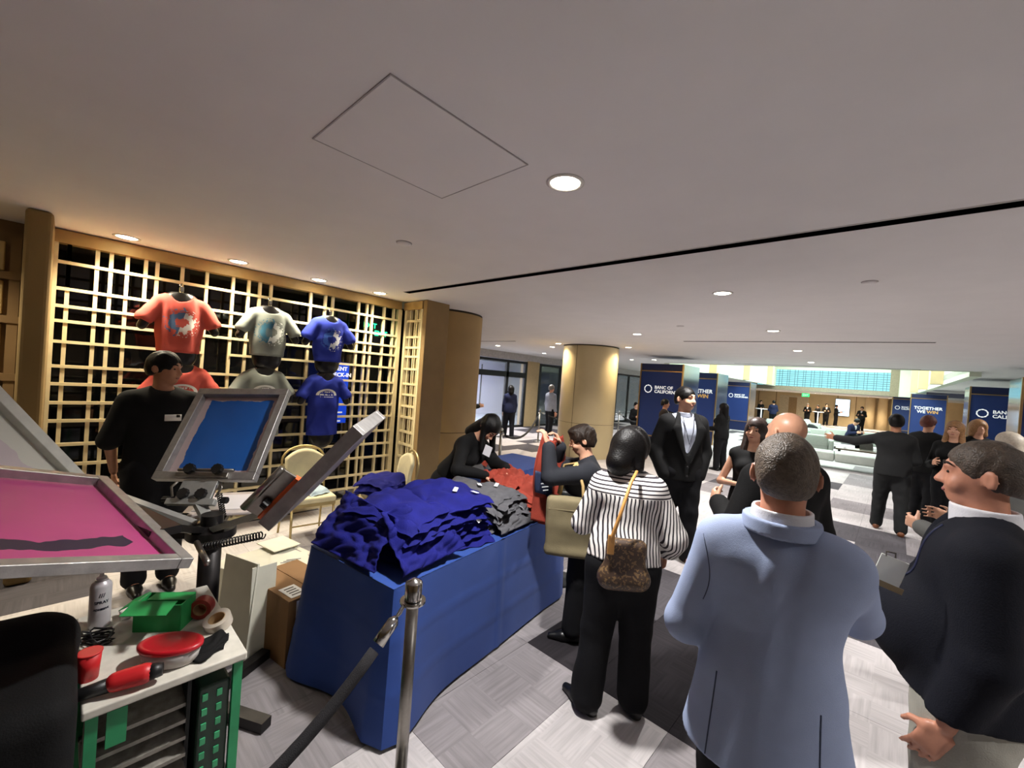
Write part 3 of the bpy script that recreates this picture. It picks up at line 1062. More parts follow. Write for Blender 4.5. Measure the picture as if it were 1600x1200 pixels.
class Fig:
    """joints of a standing figure; forward +y, right +x, units of its height"""
    def __init__(s, h, female=False, lean=0, side=0, twist=0, head_yaw=0, head_pitch=0, head_roll=0, girth=1.0, shoulder=None, hip_z=0.525, hip_off=(0, 0)):
        s.h, s.f, s.g = h, female, girth
        s.R = rot('Y', side) @ rot('X', -lean) @ rot('Z', twist)
        s.piv = np.array([hip_off[0], hip_off[1], hip_z])
        s.hipd = s.piv - np.array([0, 0, 0.525])
        s.HR = rot('Z', head_yaw) @ rot('X', -head_pitch) @ rot('Y', head_roll)
        s.sw = shoulder or (0.086 if female else 0.098)
        s.vox = 0.01
    def T(s, p):
        return (s.piv + s.R @ (np.array(p, float) - np.array([0, 0, 0.525]))) * s.h
    def H(s, p):
        n = np.array([0, 0.004, 0.865])
        return s.T(n + s.HR @ (np.array(p, float) - n))
    def HM(s):
        return s.R @ s.HR
    def sh(s, side):
        return s.T((side * s.sw, -0.004, 0.79))
    def arm(s, side, up, fo):
        a = s.sh(side)
        u, f = np.array(up, float), np.array(fo, float)
        e = a + u / np.linalg.norm(u) * 0.172 * s.h
        w = e + f / np.linalg.norm(f) * 0.148 * s.h
        return a, e, w
    def leg(s, side, foot=(0, 0), knee=None, ankle_z=0.042):
        hip = (s.piv + np.array([side * 0.052, 0, -0.01])) * s.h
        ank = np.array([side * 0.055 + foot[0], foot[1] - 0.012, ankle_z]) * s.h
        if knee is None:
            mid = (hip + ank) / 2 + np.array([0, 0.012, 0.012]) * s.h
        else:
            mid = np.array(knee) * s.h
        return hip, mid, ank

def torso(F, s, d=0.0, hem=None, chest=0.0, belly=0.0):
    """torso primitives inflated by d (in heights)"""
    h, g = s.h, s.g
    n = s.R @ np.array([0, 1.0, 0])
    fl = (n, 0.66 if not s.f else 0.7)
    T = s.T
    w = 0.082 if not s.f else 0.072
    c = 0.102 if not s.f else 0.088
    hp = 0.088 if not s.f else 0.094
    F.cone(T((0, -0.004, 0.535)), T((0, -0.002, 0.615)), (hp * g + d) * h, (w * g + d) * h, 0.03 * h, fl)
    F.cone(T((0, -0.002, 0.615)), T((0, 0.0, 0.735)), (w * g + d) * h, (c * (0.5 + 0.5 * g) + d) * h, 0.03 * h, fl)
    F.cone(T((-s.sw * 0.7, -0.008, 0.772)), T((s.sw * 0.7, -0.008, 0.772)), (0.044 + d * 0.8) * h, (0.044 + d * 0.8) * h, 0.025 * h)
    for q in (-1, 1):
        F.cone(T((q * 0.018, -0.012, 0.836)), T((q * s.sw, -0.006, 0.798)), (0.018 + d * 0.6) * h, (0.024 + d * 0.6) * h, 0.022 * h)
    if s.f:
        for q in (-1, 1):
            F.ell(T((q * 0.04, 0.052, 0.728)), np.array([0.038, 0.036, 0.036]) * h + d * h, s.R, 0.025 * h)
    if belly:
        F.ell(T((0, 0.03 + 0.03 * belly, 0.61)), (np.array([0.088, 0.075, 0.085]) * (0.8 + 0.25 * belly) + d) * h, s.R, 0.04 * h)

def arm_prims(F, s, pts, d=0.0, end=1.0, thick=1.0):
    a, e, w = pts
    h = s.h
    th = thick * (0.88 if s.f else 1.0)
    F.cone(a, e, (0.030 * th + d * 0.8) * h, (0.0245 * th + d * 0.8) * h, 0.018 * h)
    if end > 0:
        F.cone(e, e + (w - e) * end, (0.0245 * th + d * 0.8) * h, (0.0245 - 0.0075 * end) * th * h + d * 0.8 * h, 0.012 * h)

def leg_prims(F, s, pts, d=0.0, end=1.0, flare=0.0):
    a, kn, an = pts
    h = s.h
    F.cone(a, kn, (0.056 * s.g ** 0.5 + d) * h, (0.035 + d) * h, 0.03 * h)
    F.cone(kn, kn + (an - kn) * end, (0.034 + d) * h, (0.022 + d + flare) * h, 0.015 * h)

def hand_prims(F, s, wrist, fdir, palm, thumb_side, curl=0.35, spread=0.12, scale=1.0):
    """palm and five bent fingers; fdir along the fingers, palm = palm normal"""
    h = s.h * scale * (0.93 if s.f else 1.0)
    f = np.array(fdir, float); f /= np.linalg.norm(f)
    p = np.array(palm, float); p -= f * (p @ f); p /= np.linalg.norm(p)
    t = np.cross(p, f) * thumb_side
    w = np.array(wrist, float)
    base = w + f * 0.012 * h
    R = np.stack([t, p, f], 1)
    F.box(base + f * 0.026 * h, np.array([0.0225, 0.0085, 0.029]) * h, R, 0.008 * h, 0.006 * h)
    ln = [0.040, 0.046, 0.043, 0.034]
    for i in range(4):
        o = (0.0172 - 0.0114 * i)
        a = base + f * 0.05 * h + t * o * h
        d1 = f * math.cos(curl) + p * math.sin(curl) + t * spread * (1.5 - i) * 0.5
        d2 = f * math.cos(curl * 2.4) + p * math.sin(curl * 2.4) + t * spread * (1.5 - i) * 0.4
        d1 /= np.linalg.norm(d1); d2 /= np.linalg.norm(d2)
        b = a + d1 * ln[i] * 0.52 * h
        c = b + d2 * ln[i] * 0.5 * h
        F.cone(a, b, 0.0056 * h, 0.0052 * h, 0.0025 * h)
        F.cone(b, c, 0.0052 * h, 0.0044 * h, 0.002 * h)
    a = base + f * 0.012 * h + t * 0.017 * h
    d1 = f * 0.55 + t * 0.75 + p * 0.35; d1 /= np.linalg.norm(d1)
    d2 = f * 0.85 + t * 0.2 + p * 0.5; d2 /= np.linalg.norm(d2)
    b = a + d1 * 0.026 * h
    F.cone(a, b, 0.0085 * h, 0.0062 * h, 0.006 * h)
    F.cone(b, b + d2 * 0.022 * h, 0.006 * h, 0.005 * h, 0.002 * h)

def head_prims(F, s, detail=True):
    h = s.h
    H, R = s.H, s.HM()
    q = 0.96 if s.f else 1.0
    F.cone(s.T((0, -0.006, 0.82)), H((0, -0.002, 0.895)), 0.036 * q * h, 0.032 * q * h, 0.02 * h)
    F.ell(H((0, -0.006, 0.948)), np.array([0.0425, 0.0545, 0.05]) * q * h, R, 0.01 * h)
    F.ell(H((0, 0.016, 0.918)), np.array([0.0355, 0.0375, 0.043]) * q * h, R, 0.018 * h)
    F.ell(H((0, 0.033, 0.886)), np.array([0.017, 0.016, 0.013]) * q * h, R, 0.018 * h)
    if not detail:
        F.ell(H((0, 0.055, 0.922)), np.array([0.008, 0.012, 0.013]) * h, R, 0.006 * h)
        return
    # brow, sockets, nose, cheeks, lips, ears
    F.cone(H((-0.022, 0.0455, 0.9485)), H((0.022, 0.0455, 0.9485)), 0.0065 * h, 0.0065 * h, 0.012 * h)
    for x in (-1, 1):
        F.ell(H((x * 0.0185, 0.0535, 0.9365)), np.array([0.0105, 0.008, 0.0065]) * h, R, 0.008 * h, sub=True)
        F.ell(H((x * 0.0185, 0.0405, 0.9365)), np.array([0.0085, 0.0085, 0.0075]) * h, R, 0.002 * h)
        F.ell(H((x * 0.022, 0.0375, 0.913)), np.array([0.013, 0.012, 0.012]) * h, R, 0.014 * h)
        F.ell(H((x * 0.0465, -0.008, 0.929)), np.array([0.0046, 0.0125, 0.0185]) * h, R @ rot('Z', x * 28), 0.004 * h)
        F.ell(H((x * 0.0500, -0.0045, 0.931)), np.array([0.003, 0.0060, 0.0100]) * h, R @ rot('Z', x * 28), 0.002 * h, sub=True)
    F.cone(H((0, 0.0495, 0.939)), H((0, 0.0625, 0.918)), 0.0048 * h, 0.0068 * h, 0.008 * h)
    for x in (-1, 1):
        F.ell(H((x * 0.0065, 0.056, 0.9155)), np.array([0.005, 0.006, 0.0045]) * h, R, 0.004 * h)
    F.ell(H((0, 0.051, 0.9015)), np.array([0.0135, 0.0055, 0.0032]) * h, R, 0.005 * h)
    F.ell(H((0, 0.0495, 0.8955)), np.array([0.012, 0.0055, 0.0036]) * h, R, 0.004 * h)

SKIN = mat('skin_light', (206, 156, 128), 0.5, var=0.07, scale=30)
SKIN_T = mat('skin_tan', (176, 122, 92), 0.5, var=0.08, scale=30)
SKIN_R = mat('skin_ruddy', (198, 138, 112), 0.48, var=0.1, scale=26)
HAIR_DK = mat('hair_black', (11, 9, 9), 0.45, var=0.3, scale=60, bump=0.3, bscale=160, spec=0.22)
HAIR_BR = mat('hair_brown', (34, 24, 18), 0.5, var=0.3, scale=60, bump=0.4, bscale=160, spec=0.22)
HAIR_GR = mat('hair_grey_brown', (92, 80, 68), 0.42, var=0.35, scale=90, bump=0.5, bscale=220)
HAIR_GY = mat('hair_grey', (112, 106, 100), 0.5, var=0.25, scale=60, bump=0.3, bscale=160)
HAIR_BL = mat('hair_blonde', (150, 110, 70), 0.45, var=0.25, scale=60, bump=0.3, bscale=160)
HAIR_RD = mat('hair_auburn', (96, 44, 34), 0.45, var=0.25, scale=60, bump=0.3, bscale=160)
EYE_M = mat('eye_dark', (24, 18, 15), 0.2, var=0)
LIP_M = mat('lips', (150, 84, 76), 0.45, var=0.05)

def hair_field(s, style, t=0.0085):
    h = s.h
    H, R = s.H, s.HM()
    q = 0.96 if s.f else 1.0
    F = Field(0.012 * h)
    F.ell(H((0, -0.007, 0.95)), (np.array([0.0425, 0.0545, 0.05]) * q + t) * h, R)
    nz, ny = R @ np.array([0, 0, 1.0]), R @ np.array([0, 1.0, 0])
    def keep(yk, z0, slope):
        # keep z > z0 + slope*y  ->  -(z) + slope*y < -z0
        n = -nz + slope * ny
        L = np.linalg.norm(n)
        c = H((0, yk, z0 + slope * yk))
        F.cut(n / L, float((n / L) @ c))
    if style in ('short', 'fringe'):
        fr = 1.0 if style == 'short' else 1.25
        F.ell(H((0, -0.028, 0.925)), (np.array([0.038, 0.034, 0.036]) * q + t * 0.8) * h, R)
        if style == 'fringe':
            F.ell(H((0, 0.026, 0.985)), (np.array([0.036, 0.028, 0.014]) + t * 0.5) * h, R)
        # hairline: the face is taken out, then the nape and the ears
        F.ell(H((0, 0.078, 0.905 - 0.008 * (fr - 1))), np.array([0.0385, 0.068, 0.067]) * h, R, 0.004 * h, sub=True)
        for x in (-1, 1):
            F.ell(H((x * 0.052, -0.007, 0.916)), np.array([0.016, 0.0145, 0.027]) * h, R, 0.004 * h, sub=True)
            F.ell(H((x * 0.044, 0.03, 0.905)), np.array([0.02, 0.022, 0.03]) * h, R, 0.004 * h, sub=True)
        keep(0, 0.914 if style == 'short' else 0.9, 0.36 if style == 'short' else 0.2)
    elif style == 'bob':
        F.ell(H((0, -0.016, 0.938)), np.array([0.062, 0.069, 0.064]) * h, R)
        F.cone(H((0, -0.03, 0.92)), H((0, -0.048, 0.872)), 0.055 * h, 0.05 * h)
        for x in (-1, 1):
            F.cone(H((x * 0.034, -0.012, 0.93)), H((x * 0.047, -0.004, 0.868)), 0.027 * h, 0.02 * h)
        F.ell(H((0, 0.066, 0.912)), np.array([0.034, 0.042, 0.05]) * h, R, 0.006 * h, sub=True)
    elif style == 'hang':
        dn = np.array([0, 0, -1.0])
        F.ell(H((0, -0.014, 0.942)), np.array([0.053, 0.06, 0.058]) * h, R)
        F.cone(H((0, -0.03, 0.925)), s.T((0, -0.045, 0.835)), 0.045 * h, 0.035 * h)
        for x in (-1, 1):
            a = H((x * 0.038, -0.012, 0.935))
            F.cone(a, a + dn * 0.13 * h + np.array([x * 0.01, 0, 0]) * h, 0.024 * h, 0.02 * h)
        F.ell(H((0, 0.062, 0.915)), np.array([0.032, 0.04, 0.055]) * h, R, 0.006 * h, sub=True)
    elif style == 'long':
        F.ell(H((0, -0.014, 0.94)), np.array([0.053, 0.062, 0.06]) * h, R)
        F.cone(H((0, -0.03, 0.92)), s.T((0, -0.058, 0.78)), 0.046 * h, 0.036 * h)
        for x in (-1, 1):
            F.cone(H((x * 0.036, -0.004, 0.935)), s.T((x * 0.058, 0.012, 0.77)), 0.02 * h, 0.02 * h)
        F.ell(H((0, 0.06, 0.915)), np.array([0.032, 0.038, 0.05]) * h, R, 0.006 * h, sub=True)
    F.rag = folds(0.004, 60, 8)
    if style in ('bob', 'long', 'hang'):
        c_, d_ = folds(0.0055, 70, 9, (1, 1, 0.1)), folds(0.004, 26, 19, (1, 1, 0.3))
        F.disp = lambda X, Y, Z: c_(X, Y, Z) + d_(X, Y, Z)
        return F
    a_, b_ = folds(0.0022 if style == 'short' else 0.0045, 70, 5, (1, 1, 0.35)), folds(0.0014, 170, 6, (1, 1, 0.5))
    F.disp = lambda X, Y, Z: a_(X, Y, Z) + b_(X, Y, Z)
    return F

def person(name, label, loc, yaw, s, parts, skin=SKIN, vox=0.012, detail=True, hands=(), legs=None, arms=None, group=None, eyes=True, brow=HAIR_DK, neck_only=False, hide_body=True, bvox=None, belly=0.0):
    """body = one continuous skin mesh; parts = [(name, field, material, vox)] become its children"""
    F = Field(0.015 * s.h)
    torso(F, s, -0.006, belly=belly)
    for a in arms:
        arm_prims(F, s, a, -0.004)
    for l in legs:
        leg_prims(F, s, l, -0.004)
        an = l[2]
        F.cone(an, an + np.array([0, 0.06 * s.h, -0.022 * s.h]), 0.022 * s.h, 0.016 * s.h, 0.01 * s.h)
    head_prims(F, s, detail)
    for hd in hands:
        hand_prims(F, s, *hd[0], **hd[1])
    me = field_mesh(F, bvox or vox, 'person', skin)
    o = link(name, me, None, loc, math.radians(yaw))
    tag(o, label, 'person', group)
    for (pn, pf, pm, pv) in parts:
        if isinstance(pf, Field):
            link(pn, field_mesh(pf, pv, pn, pm), o)
        else:
            pf.build(pn, pm, o, smooth=True)
    if detail and eyes:
        R = Matrix(s.HM().tolist())
        for x in (-1, 1):
            MB().ellipsoid(s.H((x * 0.0185, 0.0472, 0.9365)), (0.0064 * s.h, 0.0034 * s.h, 0.0033 * s.h), 10, 6, R).build('eye', EYE_M, o, smooth=True)
            MB().tube([s.H((x * 0.008, 0.0535, 0.9515)), s.H((x * 0.015, 0.0530, 0.9545)), s.H((x * 0.023, 0.0492, 0.955)), s.H((x * 0.032, 0.0425, 0.9515))], [0.0018 * s.h, 0.0028 * s.h, 0.0026 * s.h, 0.0012 * s.h], 6).build('eyebrow', brow, o, smooth=True)
        MB().ellipsoid(s.H((0, 0.0535, 0.8985)), (0.0125 * s.h, 0.0042 * s.h, 0.0042 * s.h), 12, 6, R).build('lips', LIP_M, o, smooth=True)
    return o

def shoe_field(s, leg, yaw=0.0, heel=0.0, length=0.15):
    an = leg[2]
    h = s.h
    F = Field(0.012 * h)
    d = np.array([math.sin(-yaw), math.cos(yaw), 0])
    g = np.array([an[0], an[1], 0])
    F.cone(g - d * 0.03 * h + np.array([0, 0, 0.021 + heel * 0.5]) * h, g + d * 0.045 * h + np.array([0, 0, 0.018]) * h, 0.0235 * h, 0.024 * h)
    F.cone(g + d * 0.045 * h + np.array([0, 0, 0.017]) * h, g + d * (length - 0.05) * h + np.array([0, 0, 0.012]) * h, 0.024 * h, 0.015 * h)
    F.cut((0, 0, -1), 0.0)
    return F

def trousers(s, legs, d=0.012, top=0.6, flare=0.006, end=0.97, seed=1, amp=0.004):
    F = Field(0.02 * s.h)
    n = s.R @ np.array([0, 1.0, 0])
    F.cone(s.T((0, -0.004, 0.52)), s.T((0, -0.002, top)), ((0.092 if s.f else 0.086) * s.g + d * 0.6) * s.h, ((0.074 if s.f else 0.082) * s.g + d * 0.6) * s.h, 0.03 * s.h, (n, 0.72))
    for l in legs:
        leg_prims(F, s, l, d, end, flare)
    F.disp = folds(amp, 26, seed, (1, 1, 0.7))
    return F

def jacket(s, arms, d=0.016, hem=0.47, vneck=None, sleeve=0.96, seed=2, amp=0.005, flare=0.0, neck=0.046, belly=0.0, open_w=None, thick=1.0):
    """coat shell: torso and sleeves, cut at the hem and round the neck, optional V front"""
    h = s.h
    F = Field(0.025 * h)
    torso(F, s, d, belly=belly)
    n = s.R @ np.array([0, 1.0, 0])
    w = max((0.094 if s.f else 0.09) * s.g, 0.096)
    F.cone(s.T((0, -0.004, 0.56)), s.T((0, -0.004, hem - 0.06)), (w + d) * h, (w + d + flare) * h, 0.03 * h, (n, 0.74))
    for a in arms:
        arm_prims(F, s, a, d * 0.95, sleeve, thick)
    F.ell(s.H((0, 0.006, 0.872)), np.array([neck, neck, 0.05]) * h, s.R, 0.006 * h, sub=True)
    if vneck:
        zt, zb, wd = vneck
        F.cone(s.T((0, 0.14, zt)), s.T((0, 0.14, zb)), wd * h, 0.003 * h, 0.003 * h, (n, 3.0), sub=True)
    F.disp = folds(amp, 17, seed)
    up = s.R @ np.array([0, 0, 1.0])
    c = s.T((0, 0, hem))
    F.cut(-up, float(-up @ c))
    return F

def shirt(s, arms=(), d=0.006, hem=0.5, sleeve=0.97, neck=0.04, seed=3, amp=0.003, belly=0.0, thick=1.0):
    return jacket(s, arms, d, hem, None, sleeve, seed, amp, 0.0, neck, belly, thick=thick)

def collar(s, z0=0.838, z1=0.868, r=0.043, th=0.006, front_gap=0.0):
    F = Field(0.004)
    h = s.h
    n = s.R @ np.array([0, 0, 1.0])
    a, b = s.T((0, -0.006, z0 - 0.012)), s.T((0, 0.0, z1 + 0.012))
    F.cone(a, b, (r + th + 0.004) * h, (r + th) * h, 0.003)
    F.p.append(('s', _n3((a + b) / 2), _n3(np.array([r, r, 0.08]) * h), np.array(s.R, np.float32), 0.003))
    F.cut(n, float(n @ s.T((0, 0, z1))))
    F.cut(-n, float(-n @ s.T((0, 0, z0))))
    return F
# ---------------------------------------------------------------- people
def ik(s, side, target, pole):
    """shoulder, elbow, wrist with the wrist at target (body metres)"""
    a = s.sh(side)
    t = np.array(target, float)
    L1, L2 = 0.172 * s.h, 0.148 * s.h
    d = t - a
    D = np.linalg.norm(d)
    if D > (L1 + L2) * 0.985:
        t = a + d / D * (L1 + L2) * 0.985
        d = t - a
        D = np.linalg.norm(d)
    u = d / D
    x = (L1 * L1 - L2 * L2 + D * D) / (2 * D)
    y = math.sqrt(max(L1 * L1 - x * x, 0))
    p = np.array(pole, float)
    p -= u * (p @ u)
    p /= np.linalg.norm(p)
    return a, a + u * x + p * y, t

def to_local(loc, yaw, w):
    c, n = math.cos(math.radians(yaw)), math.sin(math.radians(yaw))
    dx, dy = w[0] - loc[0], w[1] - loc[1]
    return np.array([c * dx + n * dy, -n * dx + c * dy, w[2] - loc[2]])

def face_yaw(dx, dy):
    return math.degrees(math.atan2(-dx, dy))

def cloth(name, col, rough=0.85, var=0.1, sheen=0.0, bump=0.15, bscale=220, scale=10):
    return mat(name, col, rough, var=var, scale=scale, bump=bump, bscale=bscale, sheen=sheen, spec=0.25)

C_BLAZER = cloth('blazer_blue_grey', (150, 163, 194), 0.8, 0.05, bump=0.2, bscale=500)
C_NAVY = cloth('navy_wool', (14, 16, 26), 0.85, 0.1)
C_BLACK = cloth('black_wool', (11, 11, 12), 0.85, 0.1)
C_BLACK2 = cloth('black_trouser', (12, 12, 16), 0.9, 0.1)
C_KHAKI = cloth('pale_grey_chino', (160, 158, 148), 0.85, 0.06)
C_WHITE = cloth('white_shirt', (222, 222, 228), 0.75, 0.03)
C_PALEB = cloth('pale_check_shirt', (178, 184, 200), 0.75, 0.06)
C_GREY = cloth('mid_grey_suit', (92, 92, 90), 0.85, 0.08)
C_CHAR = cloth('charcoal_suit', (36, 37, 38), 0.85, 0.1)
C_DKGREY = cloth('dark_jacket', (34, 36, 42), 0.85, 0.12)
C_LGREY = cloth('light_grey_jacket', (126, 128, 138), 0.85, 0.08)
C_INDIGO = cloth('indigo_jacket', (26, 32, 62), 0.85, 0.1)
L_BLACK = mat('black_leather', (10, 10, 11), 0.35, var=0.1)
L_BROWN = mat('brown_leather', (112, 66, 38), 0.35, var=0.15)

def lapels(o, s, m, zb, jname, d=0.0, nb=2):
    """two folded lapels and the buttons, as pieces of the jacket"""
    jk = [c for c in o.children if c.name.split('.')[0] == jname][0]
    for x in (-1, 1):
        F = Field(0.004)
        F.cone(s.T((x * 0.05, 0.03, 0.846)), s.T((x * 0.07, 0.072 + d, 0.76)), 0.012 * s.h, 0.026 * s.h, 0.01, (s.R @ np.array([0, 1.0, 0]), 0.35))
        F.cone(s.T((x * 0.07, 0.072 + d, 0.76)), s.T((x * 0.012, 0.092 + d, zb)), 0.026 * s.h, 0.007 * s.h, 0.01, (s.R @ np.array([0, 1.0, 0]), 0.35))
        link('lapel', field_mesh(F, 0.008, 'lapel', m), jk)
    for k in range(nb):
        MB().ellipsoid(s.T((0.006, 0.096 + d, zb - 0.02 - 0.05 * k)), (0.011, 0.006, 0.011), 12, 6).build('button', KNOB_B, jk, smooth=True)
KNOB_B = mat('horn_button', (30, 28, 28), 0.35, var=0.1)
def soles(o, s, legs, yaws, m):
    sh = [c for c in o.children if c.name.split('.')[0] == 'shoe']
    for c, l, y in zip(sh, legs, yaws):
        F = shoe_field(s, l, y)
        F.p = [(q[0], q[1], q[2], q[3] + 0.004, q[4] + 0.004) + tuple(q[5:]) for q in F.p]
        F.cut((0, 0, 1), 0.012)
        link('sole', field_mesh(F, 0.008, 'sole', m), c)

# --- man in the blue-grey blazer, back to the camera
loc, yaw = (-0.232, 1.485, 0), 7.0
s = Fig(1.725, head_yaw=4, shoulder=0.089, girth=0.86)
arms = [s.arm(-1, (-0.3, -0.06, -1), (0.35, 0.95, 0.05)), s.arm(1, (0.2, 0.75, -0.65), (-0.6, 0.5, 0.2))]
legs = [s.leg(-1, (-0.01, 0.01)), s.leg(1, (0.01, -0.01))]
bl = jacket(s, arms, 0.0145, 0.445, (0.835, 0.66, 0.05), 0.97, 11, 0.005, 0.034, 0.05, thick=1.0)
o = person('person', 'man in a blue-grey blazer seen from behind, nearest the camera', loc, yaw, s, [
    ('blazer', bl, C_BLAZER, 0.0065),
    ('lapel_collar', collar(s, 0.833, 0.857, 0.047, 0.011), C_BLAZER, 0.005),
    ('shirt', shirt(s, [], 0.004, 0.52, 0.5, 0.042), C_WHITE, 0.014),
    ('shirt_collar', collar(s, 0.838, 0.873, 0.0405, 0.0045), C_WHITE, 0.0045),
    ('trousers', trousers(s, legs, 0.006), C_BLACK2, 0.014),
    ('shoe', shoe_field(s, legs[0]), L_BLACK, 0.01), ('shoe', shoe_field(s, legs[1]), L_BLACK, 0.01),
    ('hair', hair_field(s, 'short', 0.005), HAIR_GR, 0.005),
], SKIN_R, 0.008, True, [((arms[0][2], (0.5, 0.8, 0.1), (0.8, -0.5, 0), 1), {'curl': 0.8}), ((arms[1][2], (-0.5, 0.8, 0.1), (-0.8, -0.5, 0), -1), {'curl': 0.8})], legs, arms, brow=HAIR_GR)

bz = [c for c in o.children if c.name.startswith('blazer')][0]
from mathutils.bvhtree import BVHTree
def drape(obj, pts, d, r, name, m, lift=0.0):
    """thin seam laid on a garment: pts are cast along d onto its surface"""
    me = obj.data
    tree = BVHTree.FromPolygons([v.co for v in me.vertices], [tuple(p.vertices) for p in me.polygons])
    out = []
    for p in pts:
        hit = tree.ray_cast(Vector(p) - Vector(d) * 1.5, Vector(d))
        if hit[0] is not None:
            out.append(hit[0] - Vector(d) * lift)
    if len(out) > 1:
        MB().tube(out, r, 6).build(name, m, obj, smooth=True)
SEAM = cloth('blazer_seam', (70, 78, 98))
for x in (-1, 1):
    drape(bz, [(x * (0.125 + 0.01 * t), 0, (0.585 - 0.135 * t) * s.h) for t in [k / 12 for k in range(13)]], (0, 1, 0), 0.0022, 'vent', SEAM)
    if x < 0:
        drape(bz, [(x * (0.198 - 0.03 * math.sin(2.6 * t)), 0, (0.806 - 0.115 * t) * s.h) for t in [k / 12 for k in range(13)]], (0, 1, 0), 0.0016, 'armhole_seam', SEAM)
soles(o, s, legs, (0, 0), L_BLACK)
# --- man in a navy jacket at the right edge, profile to the left
loc, yaw = (0.24, 2.165, 0), face_yaw(-0.99, 0.06)
s = Fig(1.735, girth=1.16, head_pitch=3, shoulder=0.104)
arms = [s.arm(-1, (-0.16, -0.06, -1), (0.05, 0.28, -0.95)), s.arm(1, (0.2, -0.12, -1), (0.0, 0.1, -1))]
legs = [s.leg(-1, (-0.02, 0.02)), s.leg(1, (0.02, -0.02))]
strap = MB().tube([s.T((-0.04, 0.03, 0.848)), s.T((-0.045, 0.098, 0.79)), s.T((-0.03, 0.142, 0.70)), s.T((-0.012, 0.162, 0.64))], 0.006, 6)
o = person('person', 'man in a navy jacket with white collar, in profile at the right edge', loc, yaw, s, [
    ('jacket', jacket(s, arms, 0.022, 0.5, (0.86, 0.62, 0.052), 0.93, 21, 0.004, 0.02, 0.05, belly=1.0, thick=1.12), C_NAVY, 0.0085),
    ('shirt', shirt(s, [], 0.006, 0.52, 0.4, 0.042, belly=1.0), C_WHITE, 0.01),
    ('shirt_collar', collar(s, 0.832, 0.872, 0.0415, 0.006), C_WHITE, 0.005),
    ('trousers', trousers(s, legs, 0.02, 0.58), C_KHAKI, 0.011),
    ('shoe', shoe_field(s, legs[0]), L_BROWN, 0.01), ('shoe', shoe_field(s, legs[1]), L_BROWN, 0.01),
    ('hair', hair_field(s, 'short', 0.0045), mat('hair_salt_brown', (74, 62, 52), 0.5, var=0.3, scale=80, bump=0.4, bscale=200), 0.005),
], SKIN_R, 0.0075, True, [((arms[0][2], (0.1, 0.4, -0.9), (0.9, -0.1, 0.0), 1), {'curl': 0.3, 'scale': 1.0, 'spread': 0.2}), ((arms[1][2], (0.0, 0.1, -1), (-0.9, 0.0, 0.2), -1), {'curl': 0.5})], legs, arms, brow=HAIR_BR, belly=1.0)
soles(o, s, legs, (0, 0), L_BLACK)
jk_ = [c for c in o.children if c.name.startswith('jacket')][0]
drape(jk_, [s.T((-0.05 + 0.02 * t, 0, 0.83 - 0.2 * t)) for t in [k / 14 for k in range(15)]], (0, -1, 0), 0.005, 'lanyard', mat('lanyard_navy', (20, 26, 60), 0.7))
bd = thing('name_badge', 'white name badge hanging from a lanyard before the navy jacket', 'badge', (0.018, 1.93, 1.275), math.radians(12))
MB().box((0, 0, 0), (0.075, 0.004, 0.1), Matrix.Rotation(0.25, 3, 'Y'), 0.0015).build('card', mat('badge_white', (224, 226, 218), 0.4, var=0.03), bd)
MB().box((0.0, 0.0, -0.05), (0.077, 0.005, 0.02), Matrix.Rotation(0.25, 3, 'Y')).build('footer', mat('badge_tan', (150, 132, 100), 0.4), bd)
MB().tube([(-0.012, 0, 0.05), (-0.012, 0, 0.066), (0.012, 0, 0.066), (0.012, 0, 0.05)], 0.003, 6).build('clip', STEEL, bd)

# --- woman in the striped shirt
def stripe_material():
    m, n = blank('striped_cotton', 0.8)
    vec, x, y, z = n.coords('Object')
    w = n.m('MULTIPLY', n.m('SUBTRACT', n.noise(vec, 6.0), 0.5), 0.035)
    yoke = n.m('GREATER_THAN', z, 1.235)
    v1 = n.m('SINE', n.m('MULTIPLY', n.m('ADD', n.m('ADD', x, n.m('MULTIPLY', y, 0.35)), w), 300.0))
    v2 = n.m('SINE', n.m('MULTIPLY', n.m('ADD', z, n.m('MULTIPLY', w, 0.3)), 300.0))
    v = n.m('ADD', n.m('MULTIPLY', v2, yoke), n.m('MULTIPLY', v1, n.m('SUBTRACT', 1.0, yoke)))
    f = n.m('GREATER_THAN', v, 0.35)
    n.link(n.mix(f, srgb(230, 226, 222), srgb(40, 34, 42)), n.b.inputs['Base Color'])
    return m
C_STRIPE = stripe_material()
loc, yaw = (-1.08, 2.2, 0), 26.0
s = Fig(1.6, True, lean=4, head_yaw=-46, head_pitch=10, girth=1.08)
arms = [s.arm(-1, (-0.42, 0.12, -1), (0.35, 0.9, -0.15)), s.arm(1, (0.5, 0.0, -1), (-0.1, 0.75, -0.75))]
legs = [s.leg(-1, (-0.035, -0.02)), s.leg(1, (0.015, 0.035))]
st = jacket(s, arms, 0.02, 0.545, None, 0.9, 31, 0.007, 0.012, 0.042, thick=1.25)
o = person('person', 'woman in a black and white striped shirt with a black bob', loc, yaw, s, [
    ('shirt', st, C_STRIPE, 0.0085),
    ('shirt_collar', collar(s, 0.832, 0.858, 0.043, 0.006), C_STRIPE, 0.006),
    ('trousers', trousers(s, legs, 0.02, 0.6, 0.014, 0.96, 33), C_BLACK2, 0.010),
    ('shoe', shoe_field(s, legs[0], 0.9), L_BLACK, 0.008), ('shoe', shoe_field(s, legs[1], 0.4), L_BLACK, 0.008),
    ('hair', hair_field(s, 'bob'), HAIR_DK, 0.006),
], SKIN_T, 0.009, True, [((arms[0][2], (0.3, 0.9, 0), (0.8, 0, 0.2), 1), {'curl': 0.6}), ((arms[1][2], (0, 0.7, -0.7), (-0.9, 0, 0), -1), {'curl': 0.5})], legs, arms)

soles(o, s, legs, (0.9, 0.4), mat('rubber_sole', (30, 26, 24), 0.7))
